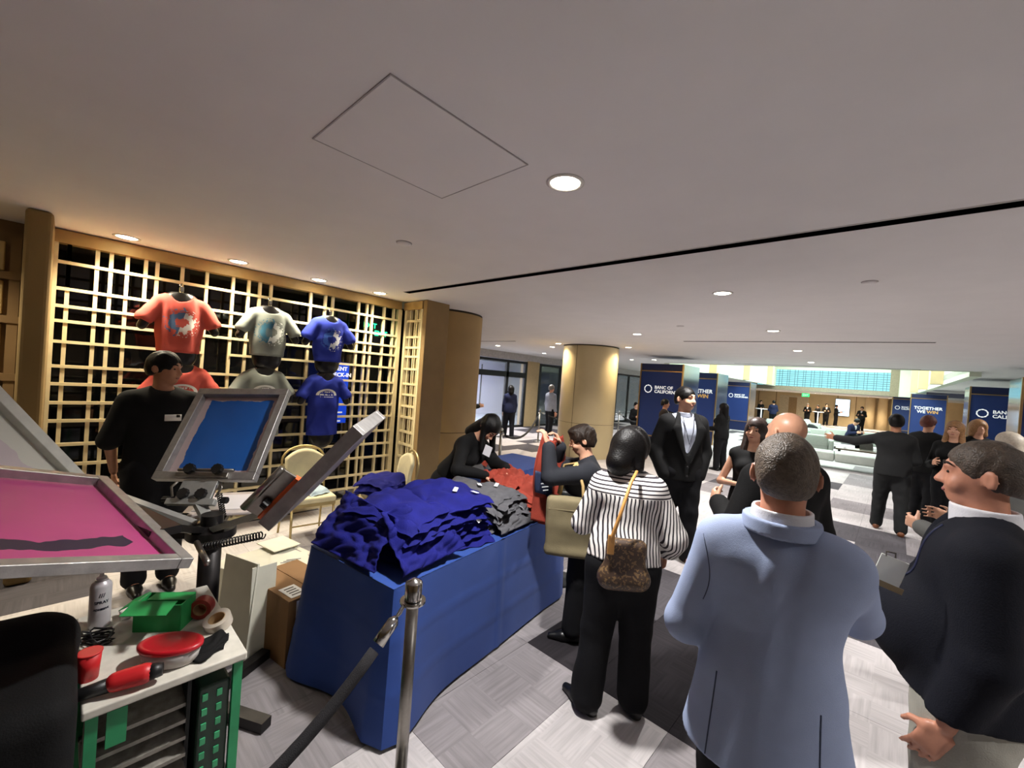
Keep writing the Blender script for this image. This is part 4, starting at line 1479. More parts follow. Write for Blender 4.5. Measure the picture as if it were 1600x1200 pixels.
# --- older woman with glasses holding up a red shirt
loc, yaw = (-1.60, 2.66, 0), face_yaw(-0.82, -0.57)
s = Fig(1.535, True, lean=6, head_pitch=12, girth=1.08)
wl_, wr_ = to_local(loc, yaw, (-1.80, 2.37, 1.385)), to_local(loc, yaw, (-1.855, 2.60, 1.36))
arms = [ik(s, -1, wl_, (-0.35, 0.1, -1)), ik(s, 1, wr_, (0.5, 0.1, -1))]
legs = [s.leg(-1, (-0.01, 0.05)), s.leg(1, (0.01, -0.03))]
gl = MB()
for x in (-1, 1):
    c = s.H((x * 0.0195, 0.0575, 0.934))
    R = Matrix(s.HM().tolist())
    ring = [Vector(c) + R @ Vector((math.cos(a) * 0.023, 0, math.sin(a) * 0.018)) for a in [k * math.pi / 8 for k in range(17)]]
    gl.tube(ring, 0.0022, 6)
    gl.tube([s.H((x * 0.034, 0.055, 0.938)), s.H((x * 0.047, 0.0, 0.938))], 0.0018, 6)
gl.tube([s.H((-0.006, 0.0585, 0.936)), s.H((0.006, 0.0585, 0.936))], 0.002, 6)
o = person('person', 'short-haired woman with glasses in a dark jacket, holding up a red shirt', loc, yaw, s, [
    ('jacket', jacket(s, arms, 0.018, 0.48, None, 0.9, 41, 0.006, 0.015, 0.042, thick=1.2), C_DKGREY, 0.0085),
    ('trousers', trousers(s, legs, 0.018, 0.58, 0.012, 0.9, 42), C_BLACK2, 0.011),
    ('shoe', shoe_field(s, legs[0]), L_BLACK, 0.009), ('shoe', shoe_field(s, legs[1]), L_BLACK, 0.009),
    ('hair', hair_field(s, 'fringe', 0.011), HAIR_BR, 0.0055),
    ('glasses', gl, mat('tortoise_frame', (96, 60, 34), 0.3), 0),
], SKIN, 0.0065, True, [((arms[0][2], (0.1, 0.35, 0.9), (0.3, 0.9, -0.3), 1), {'curl': 0.65}), ((arms[1][2], (-0.1, 0.45, 0.85), (-0.3, 0.9, -0.3), -1), {'curl': 0.65})], legs, arms, brow=HAIR_BR)
gls = [c for c in o.children if c.name.startswith('glasses')][0]
for x in (-1, 1):
    MB().ellipsoid(s.H((x * 0.0195, 0.0575, 0.934)), (0.022, 0.0012, 0.017), 14, 6, Matrix(s.HM().tolist())).build('lens', GLASS, gls, smooth=True)
HELD_L, HELD_R = Vector((-1.81, 2.35, 1.45)), Vector((-1.875, 2.595, 1.425))

# --- woman in black leaning over the table
loc, yaw = (-3.02, 2.50, 0), face_yaw(0.93, 0.32)
s = Fig(1.64, True, lean=33, head_pitch=26, head_yaw=-14, girth=1.0, hip_off=(0, -0.01))
arms = [ik(s, -1, to_local(loc, yaw, (-2.42, 2.62, 1.07)), (-0.6, -0.3, -0.5)), ik(s, 1, to_local(loc, yaw, (-2.46, 2.42, 1.02)), (0.7, -0.3, -0.4))]
legs = [s.leg(-1, (-0.02, -0.04)), s.leg(1, (0.02, 0.05))]
belt = Field(0.01)
n_ = s.R @ np.array([0, 1.0, 0])
belt.cone(s.T((0, -0.003, 0.585)), s.T((0, -0.003, 0.61)), 0.094 * s.h, 0.09 * s.h, 0.01, (n_, 0.72))
up_ = s.R @ np.array([0, 0, 1.0])
belt.cut(up_, float(up_ @ s.T((0, 0, 0.607)))).cut(-up_, float(-up_ @ s.T((0, 0, 0.586))))
o = person('person', 'dark-haired woman in a black top bending over the shirt table', loc, yaw, s, [
    ('top', jacket(s, arms, 0.011, 0.565, None, 0.97, 51, 0.004, 0.0, 0.036, thick=1.1), C_BLACK, 0.0085),
    ('trousers', trousers(s, legs, 0.014, 0.59, 0.012, 0.95, 52), C_BLACK2, 0.012),
    ('belt', belt, mat('tan_belt', (98, 74, 48), 0.5), 0.008),
    ('strap', MB().tube([s.T((0.085, 0.01, 0.6)), s.T((0.1, 0.015, 0.55)), s.T((0.095, 0.05, 0.5)), s.T((0.09, 0.06, 0.46))], 0.012, 8), C_WHITE, 0),
    ('shoe', shoe_field(s, legs[0]), L_BLACK, 0.01), ('shoe', shoe_field(s, legs[1]), L_BLACK, 0.01),
    ('hair', hair_field(s, 'hang'), HAIR_DK, 0.0065),
], SKIN, 0.0068, True, [((arms[0][2], (0.15, 0.8, -0.5), (0.1, -0.5, -0.85), 1), {'curl': 0.45}), ((arms[1][2], (-0.15, 0.8, -0.5), (-0.1, -0.5, -0.85), -1), {'curl': 0.45})], legs, arms)
lt = thing('paper_tag', 'white paper tag hanging at the leaning woman\'s chest', 'tag', (-2.56, 2.52, 1.2), math.radians(20))
MB().box((0, 0, 0), (0.07, 0.003, 0.09), Matrix.Rotation(0.3, 3, 'Y')).build('card', C_WHITE, lt)

# --- man in the black suit
loc, yaw = (-1.69, 4.64, 0), face_yaw(0.72, -0.69)
s = Fig(1.885, head_yaw=26, girth=1.05)
arms = [s.arm(-1, (-0.3, -0.1, -1), (0.35, 0.35, -0.95)), s.arm(1, (0.34, -0.12, -1), (-0.3, 0.4, -0.9))]
legs = [s.leg(-1, (0.0, 0.05)), s.leg(1, (0.0, -0.07))]
lan = MB().tube([s.T((-0.035, 0.05, 0.835)), s.T((-0.02, 0.079, 0.75)), s.T((0, 0.083, 0.68)), s.T((0.02, 0.079, 0.75)), s.T((0.035, 0.05, 0.835))], 0.004, 6)
o = person('person', 'tall man in a black suit and open pale shirt with a lanyard', loc, yaw, s, [
    ('suit_jacket', jacket(s, arms, 0.02, 0.47, (0.865, 0.56, 0.095), 0.98, 61, 0.004, 0.008, 0.05, thick=1.15), C_BLACK, 0.0095),
    ('shirt', shirt(s, [], 0.007, 0.52, 0.4, 0.04), C_PALEB, 0.010),
    ('shirt_collar', collar(s, 0.826, 0.856, 0.037, 0.006), C_PALEB, 0.006),
    ('lanyard', lan, mat('lanyard_dark', (18, 22, 40), 0.7), 0),
    ('trousers', trousers(s, legs, 0.016, 0.59, 0.008, 0.98, 62), C_BLACK2, 0.012),
    ('shoe', shoe_field(s, legs[0], 0.25), L_BROWN, 0.008), ('shoe', shoe_field(s, legs[1], -0.25), L_BROWN, 0.008),
    ('hair', hair_field(s, 'short', 0.006), HAIR_DK, 0.006),
], SKIN, 0.009, True, [], legs, arms)

lapels(o, s, C_BLACK, 0.575, 'suit_jacket')
soles(o, s, legs, (0.25, -0.25), L_BLACK)
# --- printer in a black T-shirt before the lattice
loc, yaw = (-4.18, 0.54, 0), face_yaw(0.97, 0.02)
s = Fig(1.84, head_yaw=50, head_pitch=4, girth=1.08)
arms = [s.arm(-1, (-0.3, 0.1, -1), (0.25, 0.7, -0.7)), s.arm(1, (0.34, -0.22, -1), (-0.15, -0.35, -0.9))]
legs = [s.leg(-1), s.leg(1)]
o = person('person', 'dark-haired man in a black T-shirt standing behind the printing press', loc, yaw, s, [
    ('t_shirt', jacket(s, arms, 0.014, 0.5, None, -1, 71, 0.005, 0.01, 0.04, thick=1.25), C_BLACK, 0.0105),
    ('trousers', trousers(s, legs, 0.014), C_BLACK2, 0.015),
    ('shoe', shoe_field(s, legs[0]), L_BLACK, 0.012), ('shoe', shoe_field(s, legs[1]), L_BLACK, 0.012),
    ('hair', hair_field(s, 'short'), HAIR_DK, 0.007),
    ('name_tag', MB().box(s.T((-0.022, 0.1, 0.735)), (0.1, 0.006, 0.048)), mat('tag_white', (224, 218, 214), 0.5, var=0.03), 0),
    ('tag_print', MB().box(s.T((-0.038, 0.1025, 0.742)), (0.022, 0.004, 0.02)), BLACK, 0),
], SKIN_T, 0.009, True, [((arms[0][2], (0.2, 0.6, -0.7), (0.9, 0, 0), 1), {'curl': 0.5}), ((arms[1][2], (-0.1, -0.2, -0.95), (-0.9, 0, 0), -1), {'curl': 0.5})], legs, arms)

# --- bald man before the blazer, and the woman he faces
loc, yaw = (-0.43, 2.70, 0), face_yaw(-0.8, 0.6)
s = Fig(1.765, girth=1.05)
arms = [s.arm(-1, (-0.3, 0.1, -1), (0.3, 0.9, 0.3)), s.arm(1, (0.3, 0, -1), (-0.2, 0.8, 0.1))]
legs = [s.leg(-1), s.leg(1)]
o = person('person', 'bald man in a black jacket just beyond the blue-grey blazer', loc, yaw, s, [
    ('jacket', jacket(s, arms, 0.018, 0.48, (0.85, 0.66, 0.05), 0.97, 81, 0.004), C_BLACK, 0.012),
    ('shirt', shirt(s, [], 0.005, 0.55, 0.4), C_WHITE, 0.014),
    ('shirt_collar', collar(s, 0.836, 0.868, 0.041, 0.006), C_WHITE, 0.006),
    ('trousers', trousers(s, legs), C_BLACK2, 0.016),
    ('shoe', shoe_field(s, legs[0]), L_BLACK, 0.012), ('shoe', shoe_field(s, legs[1]), L_BLACK, 0.012),
], mat('skin_bald', (214, 160, 130), 0.38, var=0.06, scale=20), 0.008, True, [((arms[0][2], (0.3, 0.9, 0.2), (0.8, 0, 0), 1), {'curl': 0.6})], legs, arms)

loc, yaw = (-0.93, 4.3, 0), face_yaw(0.34, -0.94)
s = Fig(1.64, True, head_yaw=-28, head_roll=-5)
arms = [s.arm(-1, (-0.2, 0.1, -1), (0.5, 0.8, 0.2)), s.arm(1, (0.4, 0.05, -1), (-0.5, 0.8, 0.1))]
legs = [s.leg(-1), s.leg(1)]
dress = Field(0.03)
torso(dress, s, 0.009)
dress.cone(s.T((0, 0, 0.56)), s.T((0, 0.0, 0.3)), 0.16, 0.19, 0.04, ((0, 1, 0), 0.8))
dress.ell(s.H((0, 0.01, 0.872)), np.array([0.06, 0.06, 0.06]) * s.h, None, 0.006, sub=True)
dress.cut((0, 0, -1), -0.3 * s.h)
o = person('person', 'smiling woman in a sleeveless black dress facing the camera', loc, yaw, s, [
    ('dress', dress, C_BLACK, 0.012),
    ('shoe', shoe_field(s, legs[0]), L_BLACK, 0.012), ('shoe', shoe_field(s, legs[1]), L_BLACK, 0.012),
    ('hair', hair_field(s, 'long'), mat('hair_dark_brown', (52, 38, 32), 0.42, var=0.3, scale=60), 0.009),
], SKIN, 0.009, True, [((arms[0][2], (0.5, 0.8, 0.1), (0.5, -0.5, 0), 1), {'curl': 0.5}), ((arms[1][2], (-0.5, 0.8, 0.1), (-0.5, -0.5, 0), -1), {'curl': 0.5})], legs, arms)

# --- simpler figures farther off
def figure(label, loc, yaw, h, female, top, bottom, hair, hairstyle, vox, arms_dir=None, skin=SKIN, kind='jacket', legpos=None, lean=0, head_yaw=0, head_pitch=0, shoes=L_BLACK, group='guests in the hall', white_shirt=True, targets=None, detail=False, girth=1.0, seated=None):
    hz = 0.525
    s = Fig(h, female, lean=lean, head_yaw=head_yaw, head_pitch=head_pitch, girth=girth, hip_z=seated[0] if seated else hz)
    A = arms_dir or [((-0.18, 0.02, -1), (0.02, 0.2, -1)), ((0.18, 0.02, -1), (-0.02, 0.2, -1))]
    arms = [s.arm(-1, *A[0]), s.arm(1, *A[1])]
    if targets:
        for i, side in ((0, -1), (1, 1)):
            if targets[i] is not None:
                arms[i] = ik(s, side, to_local(loc, yaw, targets[i]), (side * 0.4, 0, -1))
    L = legpos or [(0, 0.02), (0, -0.02)]
    if seated:
        k = seated[1]
        legs = [s.leg(-1, (0, k + 0.02), (-0.065, k, seated[0] + 0.01)), s.leg(1, (0, k + 0.02), (0.065, k, seated[0] + 0.01))]
    else:
        legs = [s.leg(-1, L[0]), s.leg(1, L[1])]
    parts = []
    if kind == 'jacket':
        parts.append(('jacket', jacket(s, arms, 0.018, 0.48 if not seated else 0.53, (0.85, 0.64, 0.05) if white_shirt else None, 0.96, 5, 0.003), top, vox))
        if white_shirt:
            parts.append(('shirt', shirt(s, [], 0.006, 0.54, 0.4, 0.03), C_WHITE, vox))
    else:
        parts.append(('top', jacket(s, arms, 0.012, 0.53, None, 0.95, 6, 0.003), top, vox))
    parts.append(('trousers', trousers(s, legs, 0.015), bottom, vox))
    for l in legs:
        parts.append(('shoe', shoe_field(s, l), shoes, vox))
    if hair:
        parts.append(('hair', hair_field(s, hairstyle, 0.011), hair, min(vox, 0.014)))
    hands = [((arms[0][2], arms[0][2] - arms[0][1], (1, 0.2, 0), 1), {'curl': 0.4, 'scale': 1.1}), ((arms[1][2], arms[1][2] - arms[1][1], (-1, 0.2, 0), -1), {'curl': 0.4, 'scale': 1.1})]
    return person('person', label, loc, yaw, s, parts, skin, vox, detail, hands, legs, arms, group, eyes=detail, bvox=min(vox, 0.013))

HOLD = [((-0.25, 0.1, -1), (0.35, 0.9, 0.2)), ((0.25, 0.1, -1), (-0.35, 0.9, 0.2))]
figure('man in a charcoal suit, back turned, stretching his left arm out', (0.02, 8.35, 0), 4, 1.73, False, C_CHAR, C_CHAR, HAIR_DK, 'short', 0.012, [((-1, 0.25, -0.35), (-0.95, 0.35, 0.05)), ((0.25, 0, -1), (0, 0.8, 0.1))], SKIN_T, shoes=L_BROWN, lean=4, legpos=[(-0.02, 0.08), (0.02, -0.06)])
figure('auburn-haired person in black behind the charcoal suit', (0.40, 9.45, 0), -30, 1.74, False, C_BLACK, C_BLACK2, HAIR_RD, 'short', 0.015, HOLD)
figure('blonde woman in a black top near the right banner column', (0.62, 8.45, 0), face_yaw(-0.3, -0.95), 1.70, True, C_BLACK, C_BLACK2, HAIR_BL, 'long', 0.014, HOLD, kind='top', detail=True)
figure('sandy-haired person in black beside the blonde woman', (0.98, 9.9, 0), face_yaw(0.3, -0.9), 1.73, True, C_BLACK, C_BLACK2, HAIR_BL, 'bob', 0.016, kind='top')
figure('pale-haired person showing just above the right man\'s head', (0.95, 7.3, 0), face_yaw(-0.8, 0.5), 1.64, True, C_BLACK, C_BLACK2, mat('hair_white', (186, 176, 160), 0.5, var=0.15, scale=60), 'bob', 0.016, kind='top')
figure('person in a grey suit half hidden behind the right man', (0.45, 3.85, 0), face_yaw(-0.75, 0.6), 1.66, False, C_GREY, C_GREY, HAIR_GY, 'short', 0.012, [((-0.3, 0.0, -1), (0.3, 0.9, 0.1)), ((0.3, 0.1, -1), (-0.3, 0.8, 0.2))], white_shirt=False)
figure('woman with long black hair in a black suit, in profile before the banners', (-3.06, 10.9, 0), face_yaw(-0.93, 0.3), 1.63, True, C_BLACK, C_BLACK2, HAIR_DK, 'long', 0.013, [((-0.15, 0.15, -1), (0.1, 0.9, -0.1)), ((0.15, 0, -1), (0, 0.3, -1))], white_shirt=False)
figure('person behind the black suit, reaching out to the long-haired woman', (-4.2, 10.2, 0), face_yaw(0.95, 0.2), 1.62, False, cloth('brown_black_jacket', (34, 26, 24), 0.85), C_BLACK2, HAIR_DK, 'short', 0.015, targets=[(-3.45, 10.72, 1.22), None], skin=SKIN_T)
figure('woman in an indigo jacket walking to the glass doors', (-8.95, 9.65, 0), face_yaw(-0.8, 0.55), 1.64, True, C_INDIGO, C_NAVY, HAIR_DK, 'bob', 0.017, white_shirt=False, legpos=[(0, 0.07), (0, -0.09)])
figure('man in a light grey jacket and black trousers by the pale column', (-8.75, 11.5, 0), face_yaw(0.2, 0.95), 1.74, False, C_LGREY, C_BLACK2, HAIR_GY, 'short', 0.018, white_shirt=False, skin=SKIN_R)
figure('person in black partly hidden by the brown round column', (-8.3, 7.38, 0), face_yaw(0.6, 0.75), 1.62, False, C_BLACK, C_BLACK2, HAIR_DK, 'short', 0.02, HOLD, white_shirt=False)
figure('person in black by the far glazing, left of the first banner', (-7.6, 15.6, 0), face_yaw(0.8, -0.5), 1.66, False, C_BLACK, C_BLACK2, HAIR_DK, 'short', 0.025, HOLD, white_shirt=False, seated=(0.3, 0.24))
far_people = [
    ('far guest in a dark top, leftmost beside a high table', (-7.15, 34.3, 0), -150, 1.66, True, C_BLACK, HAIR_DK),
    ('far guest in grey in the middle of the trio on the left', (-6.55, 35.3, 0), 170, 1.7, False, C_CHAR, HAIR_BR),
    ('far guest in a navy shirt with back turned', (-5.85, 31.5, 0), 20, 1.72, False, C_INDIGO, HAIR_DK),
    ('far attendant in black with folded hands by the cream wall', (-5.13, 40.2, 0), 180, 1.66, False, C_BLACK, HAIR_GY),
    ('far guest in black holding a white plate', (-4.53, 40.6, 0), 150, 1.62, True, C_BLACK, HAIR_DK),
    ('far guest in a black suit beside the one with the plate', (-4.05, 41.4, 0), -170, 1.76, False, C_BLACK, HAIR_DK),
    ('far guest in a dark suit standing before the fluted wall', (-1.72, 37.8, 0), 170, 1.74, False, C_CHAR, HAIR_BR),
    ('far guest leaning near the bright screen', (-3.55, 43.0, 0), -100, 1.72, False, C_BLACK, HAIR_DK)]
for (lb, lc, yw, hh, fe, tp, hr) in far_people:
    figure(lb, lc, yw, hh, fe, tp, C_BLACK2, hr, 'short', 0.034, HOLD, white_shirt=not fe, group='guests in the far lobby')
figure('man in navy sitting on the pale sofa and looking down', (-1.35, 22.6, 0), face_yaw(0.6, -0.5), 1.74, False, C_INDIGO, C_BLACK2, HAIR_DK, 'short', 0.024, HOLD, lean=18, head_pitch=25, seated=(0.28, 0.25))
# ---------------------------------------------------------------- T-shirts on hanging torso forms
FORM = mat('black_form_plastic', (12, 12, 13), 0.3, var=0.1)
def splash_material(name, base, blue, white, cz, r0, dark=None):
    """shirt cloth with a ring-shaped ink splash, half blue and half white"""
    m, n = blank(name, 0.85)
    n.b.inputs['Specular IOR Level'].default_value = 0.2
    vec, x, y, z = n.coords('Object')
    px_, pz = x, n.m('SUBTRACT', z, cz)
    rad = n.m('SQRT', n.m('ADD', n.m('MULTIPLY', px_, px_), n.m('MULTIPLY', pz, pz)))
    nz = n.noise(vec, 26.0, 3.0)
    nz2 = n.noise(vec, 55.0, 1.0)
    wob = n.m('MULTIPLY', n.m('SUBTRACT', nz, 0.5), 0.085)
    d = n.m('ABSOLUTE', n.m('SUBTRACT', n.m('ADD', rad, wob), r0))
    ring = n.m('LESS_THAN', d, 0.027)
    spl = n.m('MULTIPLY', n.m('LESS_THAN', rad, r0 * 1.95), n.m('GREATER_THAN', nz2, 0.60))
    spl = n.m('MULTIPLY', spl, n.m('GREATER_THAN', rad, r0 * 0.9))
    mask = n.m('MAXIMUM', ring, spl)
    front = n.m('GREATER_THAN', y, 0.02)
    mask = n.m('MULTIPLY', mask, front)
    side = n.m('GREATER_THAN', n.m('ADD', px_, n.m('MULTIPLY', pz, 0.25)), 0.0)
    ink = n.mix(side, srgb(*white), srgb(*blue))
    c = srgb(*base)
    cl = n.noise(vec, 9.0, 3.0)
    body = n.mix(cl, tuple(k * 0.85 for k in c[:3]) + (1,), tuple(min(1, k * 1.12) for k in c[:3]) + (1,))
    if dark:
        halo = n.m('MULTIPLY', n.m('MULTIPLY', n.m('LESS_THAN', rad, r0 * 1.5), front), n.m('GREATER_THAN', px_, -0.01))
        body = n.mix(n.m('MULTIPLY', halo, 0.6), body, srgb(*dark))
    n.link(n.mix(mask, body, ink), n.b.inputs['Base Color'])
    return m
def arch_material(name, base, cz):
    """shirt cloth with a small white arch of lettering"""
    m, n = blank(name, 0.85)
    n.b.inputs['Specular IOR Level'].default_value = 0.2
    vec, x, y, z = n.coords('Object')
    pz = n.m('SUBTRACT', z, cz)
    rad = n.m('SQRT', n.m('ADD', n.m('MULTIPLY', x, x), n.m('MULTIPLY', n.m('MULTIPLY', pz, pz), 2.4)))
    arch = n.m('MULTIPLY', n.m('LESS_THAN', n.m('ABSOLUTE', n.m('SUBTRACT', rad, 0.108)), 0.016), n.m('GREATER_THAN', pz, 0.0))
    c = n.node('ShaderNodeCombineXYZ')
    n.link(n.m('MULTIPLY', x, 60.0), c.inputs[0])
    n.link(n.m('MULTIPLY', z, 20.0), c.inputs[2])
    bits = n.m('GREATER_THAN', n.noise(c.outputs[0], 1.0, 1.0), 0.45)
    rows = n.m('GREATER_THAN', n.m('SINE', n.m('MULTIPLY', pz, 190.0)), -0.1)
    inside = n.m('MULTIPLY', n.m('LESS_THAN', rad, 0.085), n.m('GREATER_THAN', pz, -0.022))
    mask = n.m('MAXIMUM', arch, n.m('MULTIPLY', n.m('MULTIPLY', bits, rows), inside))
    mask = n.m('MULTIPLY', mask, n.m('GREATER_THAN', y, 0.02))
    cc = srgb(*base)
    cl = n.noise(vec, 9.0, 3.0)
    body = n.mix(cl, tuple(k * 0.85 for k in cc[:3]) + (1,), tuple(min(1, k * 1.12) for k in cc[:3]) + (1,))
    n.link(n.mix(mask, body, srgb(232, 234, 232)), n.b.inputs['Base Color'])
    return m
CORAL, HEATH, ROYAL = (200, 90, 80), (138, 144, 138), (44, 58, 160)
ring_mats = [splash_material('coral_splash_cotton', CORAL, (86, 112, 150), (232, 226, 222), -0.27, 0.075),
             splash_material('grey_splash_cotton', HEATH, (66, 116, 142), (226, 232, 230), -0.27, 0.08, (60, 100, 120)),
             splash_material('blue_splash_cotton', ROYAL, (58, 92, 176), (226, 230, 240), -0.27, 0.075, (28, 42, 120))]
arch_mats = [arch_material('coral_arch_cotton', CORAL, -0.25), arch_material('grey_arch_cotton', HEATH, -0.25), arch_material('blue_arch_cotton', ROYAL, -0.25)]
def tee(y, z, length, m, label, seed, tuck):
    """hanging half-torso form with a T-shirt pulled over it; faces +y locally"""
    t = thing('torso_form', label, 'torso form', (-5.17, y, z), math.radians(-90), 'T-shirts on black torso forms')
    F = Field(0.03)
    F.cone((0, 0, -0.16), (0, 0.0, -0.34), 0.19, 0.175, 0.04, ((0, 1, 0), 0.52))
    F.cone((0, 0, -0.34), (0, 0.0, -length - 0.1), 0.175, 0.165 if tuck else 0.19, 0.04, ((0, 1, 0), 0.5))
    F.cone((-0.15, 0, -0.075), (0.15, 0, -0.075), 0.05, 0.05, 0.05)
    for q in (-1, 1):
        F.cone((q * 0.17, 0, -0.1), (q * 0.265, 0.02, -0.25), 0.062, 0.07, 0.03)
    F.ell((0, 0.03, 0.0), (0.085, 0.12, 0.07), None, 0.008, sub=True)
    for q in (-1, 1):
        F.ell((q * 0.285, 0.025, -0.33), (0.085, 0.09, 0.05), rot('Y', -q * 28), 0.008, sub=True)
    F.disp = folds(0.006, 24, seed)
    F.cut((0, 0, -1), length)
    link('t_shirt', field_mesh(F, 0.011, 't_shirt', m), t)
    G = Field(0.02)
    G.cone((0, 0, -0.12), (0, 0, -length - 0.02), 0.165, 0.15, 0.04, ((0, 1, 0), 0.48))
    G.cone((-0.13, 0, -0.09), (0.13, 0, -0.09), 0.035, 0.035, 0.04)
    G.cone((0, 0, -0.1), (0, 0.0, 0.02), 0.06, 0.052, 0.03)
    for q in (-1, 1):
        G.cone((q * 0.17, 0, -0.1), (q * 0.28, 0.02, -0.33), 0.045, 0.04, 0.02)
    G.cut((0, 0, 1), 0.025)
    link('form', field_mesh(G, 0.013, 'form', FORM), t)
    hk = MB()
    hk.tube([(0, 0, 0.02), (0, 0, 0.07), (0.02, 0, 0.1), (0, -0.03, 0.12), (-0.01, -0.12, 0.11), (0, -0.2, 0.1)], 0.006, 8)
    hk.build('hook', CHROME, t, smooth=True)
    MB().box((0, 0.0, 0.06), (0.03, 0.03, 0.05), bevel=0.006).build('clip', CHROME, t)
    return t
tee(0.76, 2.41, 0.56, ring_mats[0], 'coral T-shirt with a blue and white splash ring, on the lattice', 3, True)
tee(1.54, 2.42, 0.53, ring_mats[1], 'grey T-shirt with a splash ring hanging in the upper row', 4, True)
tee(2.21, 2.42, 0.54, ring_mats[2], 'royal blue T-shirt with a white splash ring, upper row', 5, True)
tee(0.80, 1.72, 0.68, arch_mats[0], 'coral T-shirt behind the printer\'s head and shoulder', 6, False)
tee(1.52, 1.74, 0.74, arch_mats[1], 'grey T-shirt with a white arch print above the blue screen', 7, False)
tee(2.20, 1.72, 0.74, arch_mats[2], 'royal blue T-shirt with a white arch print, lower row', 8, False)

# signs standing behind the lattice
eb = thing('standing_sign', 'blue event check-in sign seen through the lattice beside the blue T-shirts', 'sign', (-5.66, 2.56, 0), math.radians(90))
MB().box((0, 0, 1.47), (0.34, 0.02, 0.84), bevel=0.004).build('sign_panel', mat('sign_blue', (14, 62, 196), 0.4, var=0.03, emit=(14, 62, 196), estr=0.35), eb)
for q in (-1, 1):
    MB().box((q * 0.12, 0, 0.53), (0.02, 0.02, 1.06)).build('leg', STEEL, eb)
MB().box((0, 0, 0.015), (0.4, 0.26, 0.03), bevel=0.01).build('foot_plate', STEEL, eb)
for i, tx in enumerate(('EVENT', 'CHECK-IN')):
    put_text('lettering', tx, 0.075, WHITEP, eb, (0.03, -0.013, 1.78 - 0.085 * i), (math.pi / 2, 0, 0), bold=0.002, align='CENTER')
for i in range(3):
    MB().box((0.05, -0.012, 1.2 - 0.06 * i), (0.12 - 0.02 * i, 0.004, 0.02)).build('text_line', WHITEP, eb)
for k, (yy, zz) in enumerate(((3.03, 2.47), (3.15, 2.36))):  # reflections of an exit sign in the glazing, modelled as glowing signs
    ex = thing('exit_sign', ('upper green exit sign reflection, built as a sign behind the lattice corner', 'lower green exit sign reflection, built as a sign behind the lattice corner')[k], 'exit sign', (-5.72 + 0.1 * k, yy, zz), math.radians(90))
    MB().box((0, 0, 0), (0.2, 0.02, 0.12), bevel=0.004).build('sign_box', mat('exit_reflection_box', (20, 40, 30), 0.4), ex)
    put_text('lettering', 'EXIT', 0.1, glow('exit_reflection_letters', (40, 230, 140), 1.6), ex, (0, -0.012, -0.036), (math.pi / 2, 0, 0), bold=0.002, align='CENTER')
    MB().box((0, 0.0, (CZ - zz) / 2 + 0.03), (0.012, 0.012, CZ - zz - 0.06)).build('stem', DARKM, ex)

# ---------------------------------------------------------------- banquet chairs
CH_F = mat('champagne_metal', (186, 166, 116), 0.35, metal=0.6, var=0.06)
CH_P = mat('cream_upholstery', (206, 196, 160), 0.8, var=0.06, bump=0.1)
def chair(loc, yaw, label):
    """faces +y locally"""
    t = thing('banquet_chair', label, 'chair', loc, math.radians(yaw), 'banquet chairs before the lattice')
    MB().box((0, 0.02, 0.445), (0.44, 0.44, 0.07), bevel=0.03).build('seat', CH_P, t, smooth=True)
    MB().box((0, 0.02, 0.4), (0.42, 0.42, 0.03)).build('seat_frame', CH_F, t)
    def bp(u, v):
        x = (u - 0.5) * 0.40
        top = 0.90 - 0.09 * (2 * u - 1) ** 2
        z = 0.52 + (top - 0.52) * v
        return (x, -0.2 - 0.10 * (z - 0.45) + 0.03 * (2 * u - 1) ** 2 + 0.012 * math.sin(math.pi * v), z)
    MB().grid(bp, 14, 10, 0.04).build('backrest', CH_P, t, smooth=True)
    pts = [(-0.215, -0.19, 0.42)]
    for k in range(13):
        a = math.pi * k / 12
        pts.append((-0.215 * math.cos(a), -0.215 - 0.1 * (0.33 + 0.15 * math.sin(a)) , 0.78 + 0.15 * math.sin(a)))
    pts.append((0.215, -0.19, 0.42))
    MB().tube(pts, 0.012, 8).build('back_frame', CH_F, t, smooth=True)
    for x in (-1, 1):
        MB().tube([(x * 0.2, 0.2, 0.4), (x * 0.205, 0.23, 0.0)], [0.013, 0.011], 8).build('leg', CH_F, t, smooth=True)
        MB().tube([(x * 0.2, -0.18, 0.4), (x * 0.21, -0.25, 0.0)], [0.013, 0.011], 8).build('leg', CH_F, t, smooth=True)
    MB().tube([(-0.2, 0.215, 0.2), (0.2, 0.215, 0.2)], 0.008, 8).build('stretcher', CH_F, t, smooth=True)
    return t
chair((-4.52, 1.83, 0), face_yaw(0.95, -0.1), 'cream banquet chair by the lattice with a small folded shirt on it')
chair((-4.08, 2.52, 0), face_yaw(-0.25, -0.97), 'cream banquet chair loaded with blue shirts beside the round column')

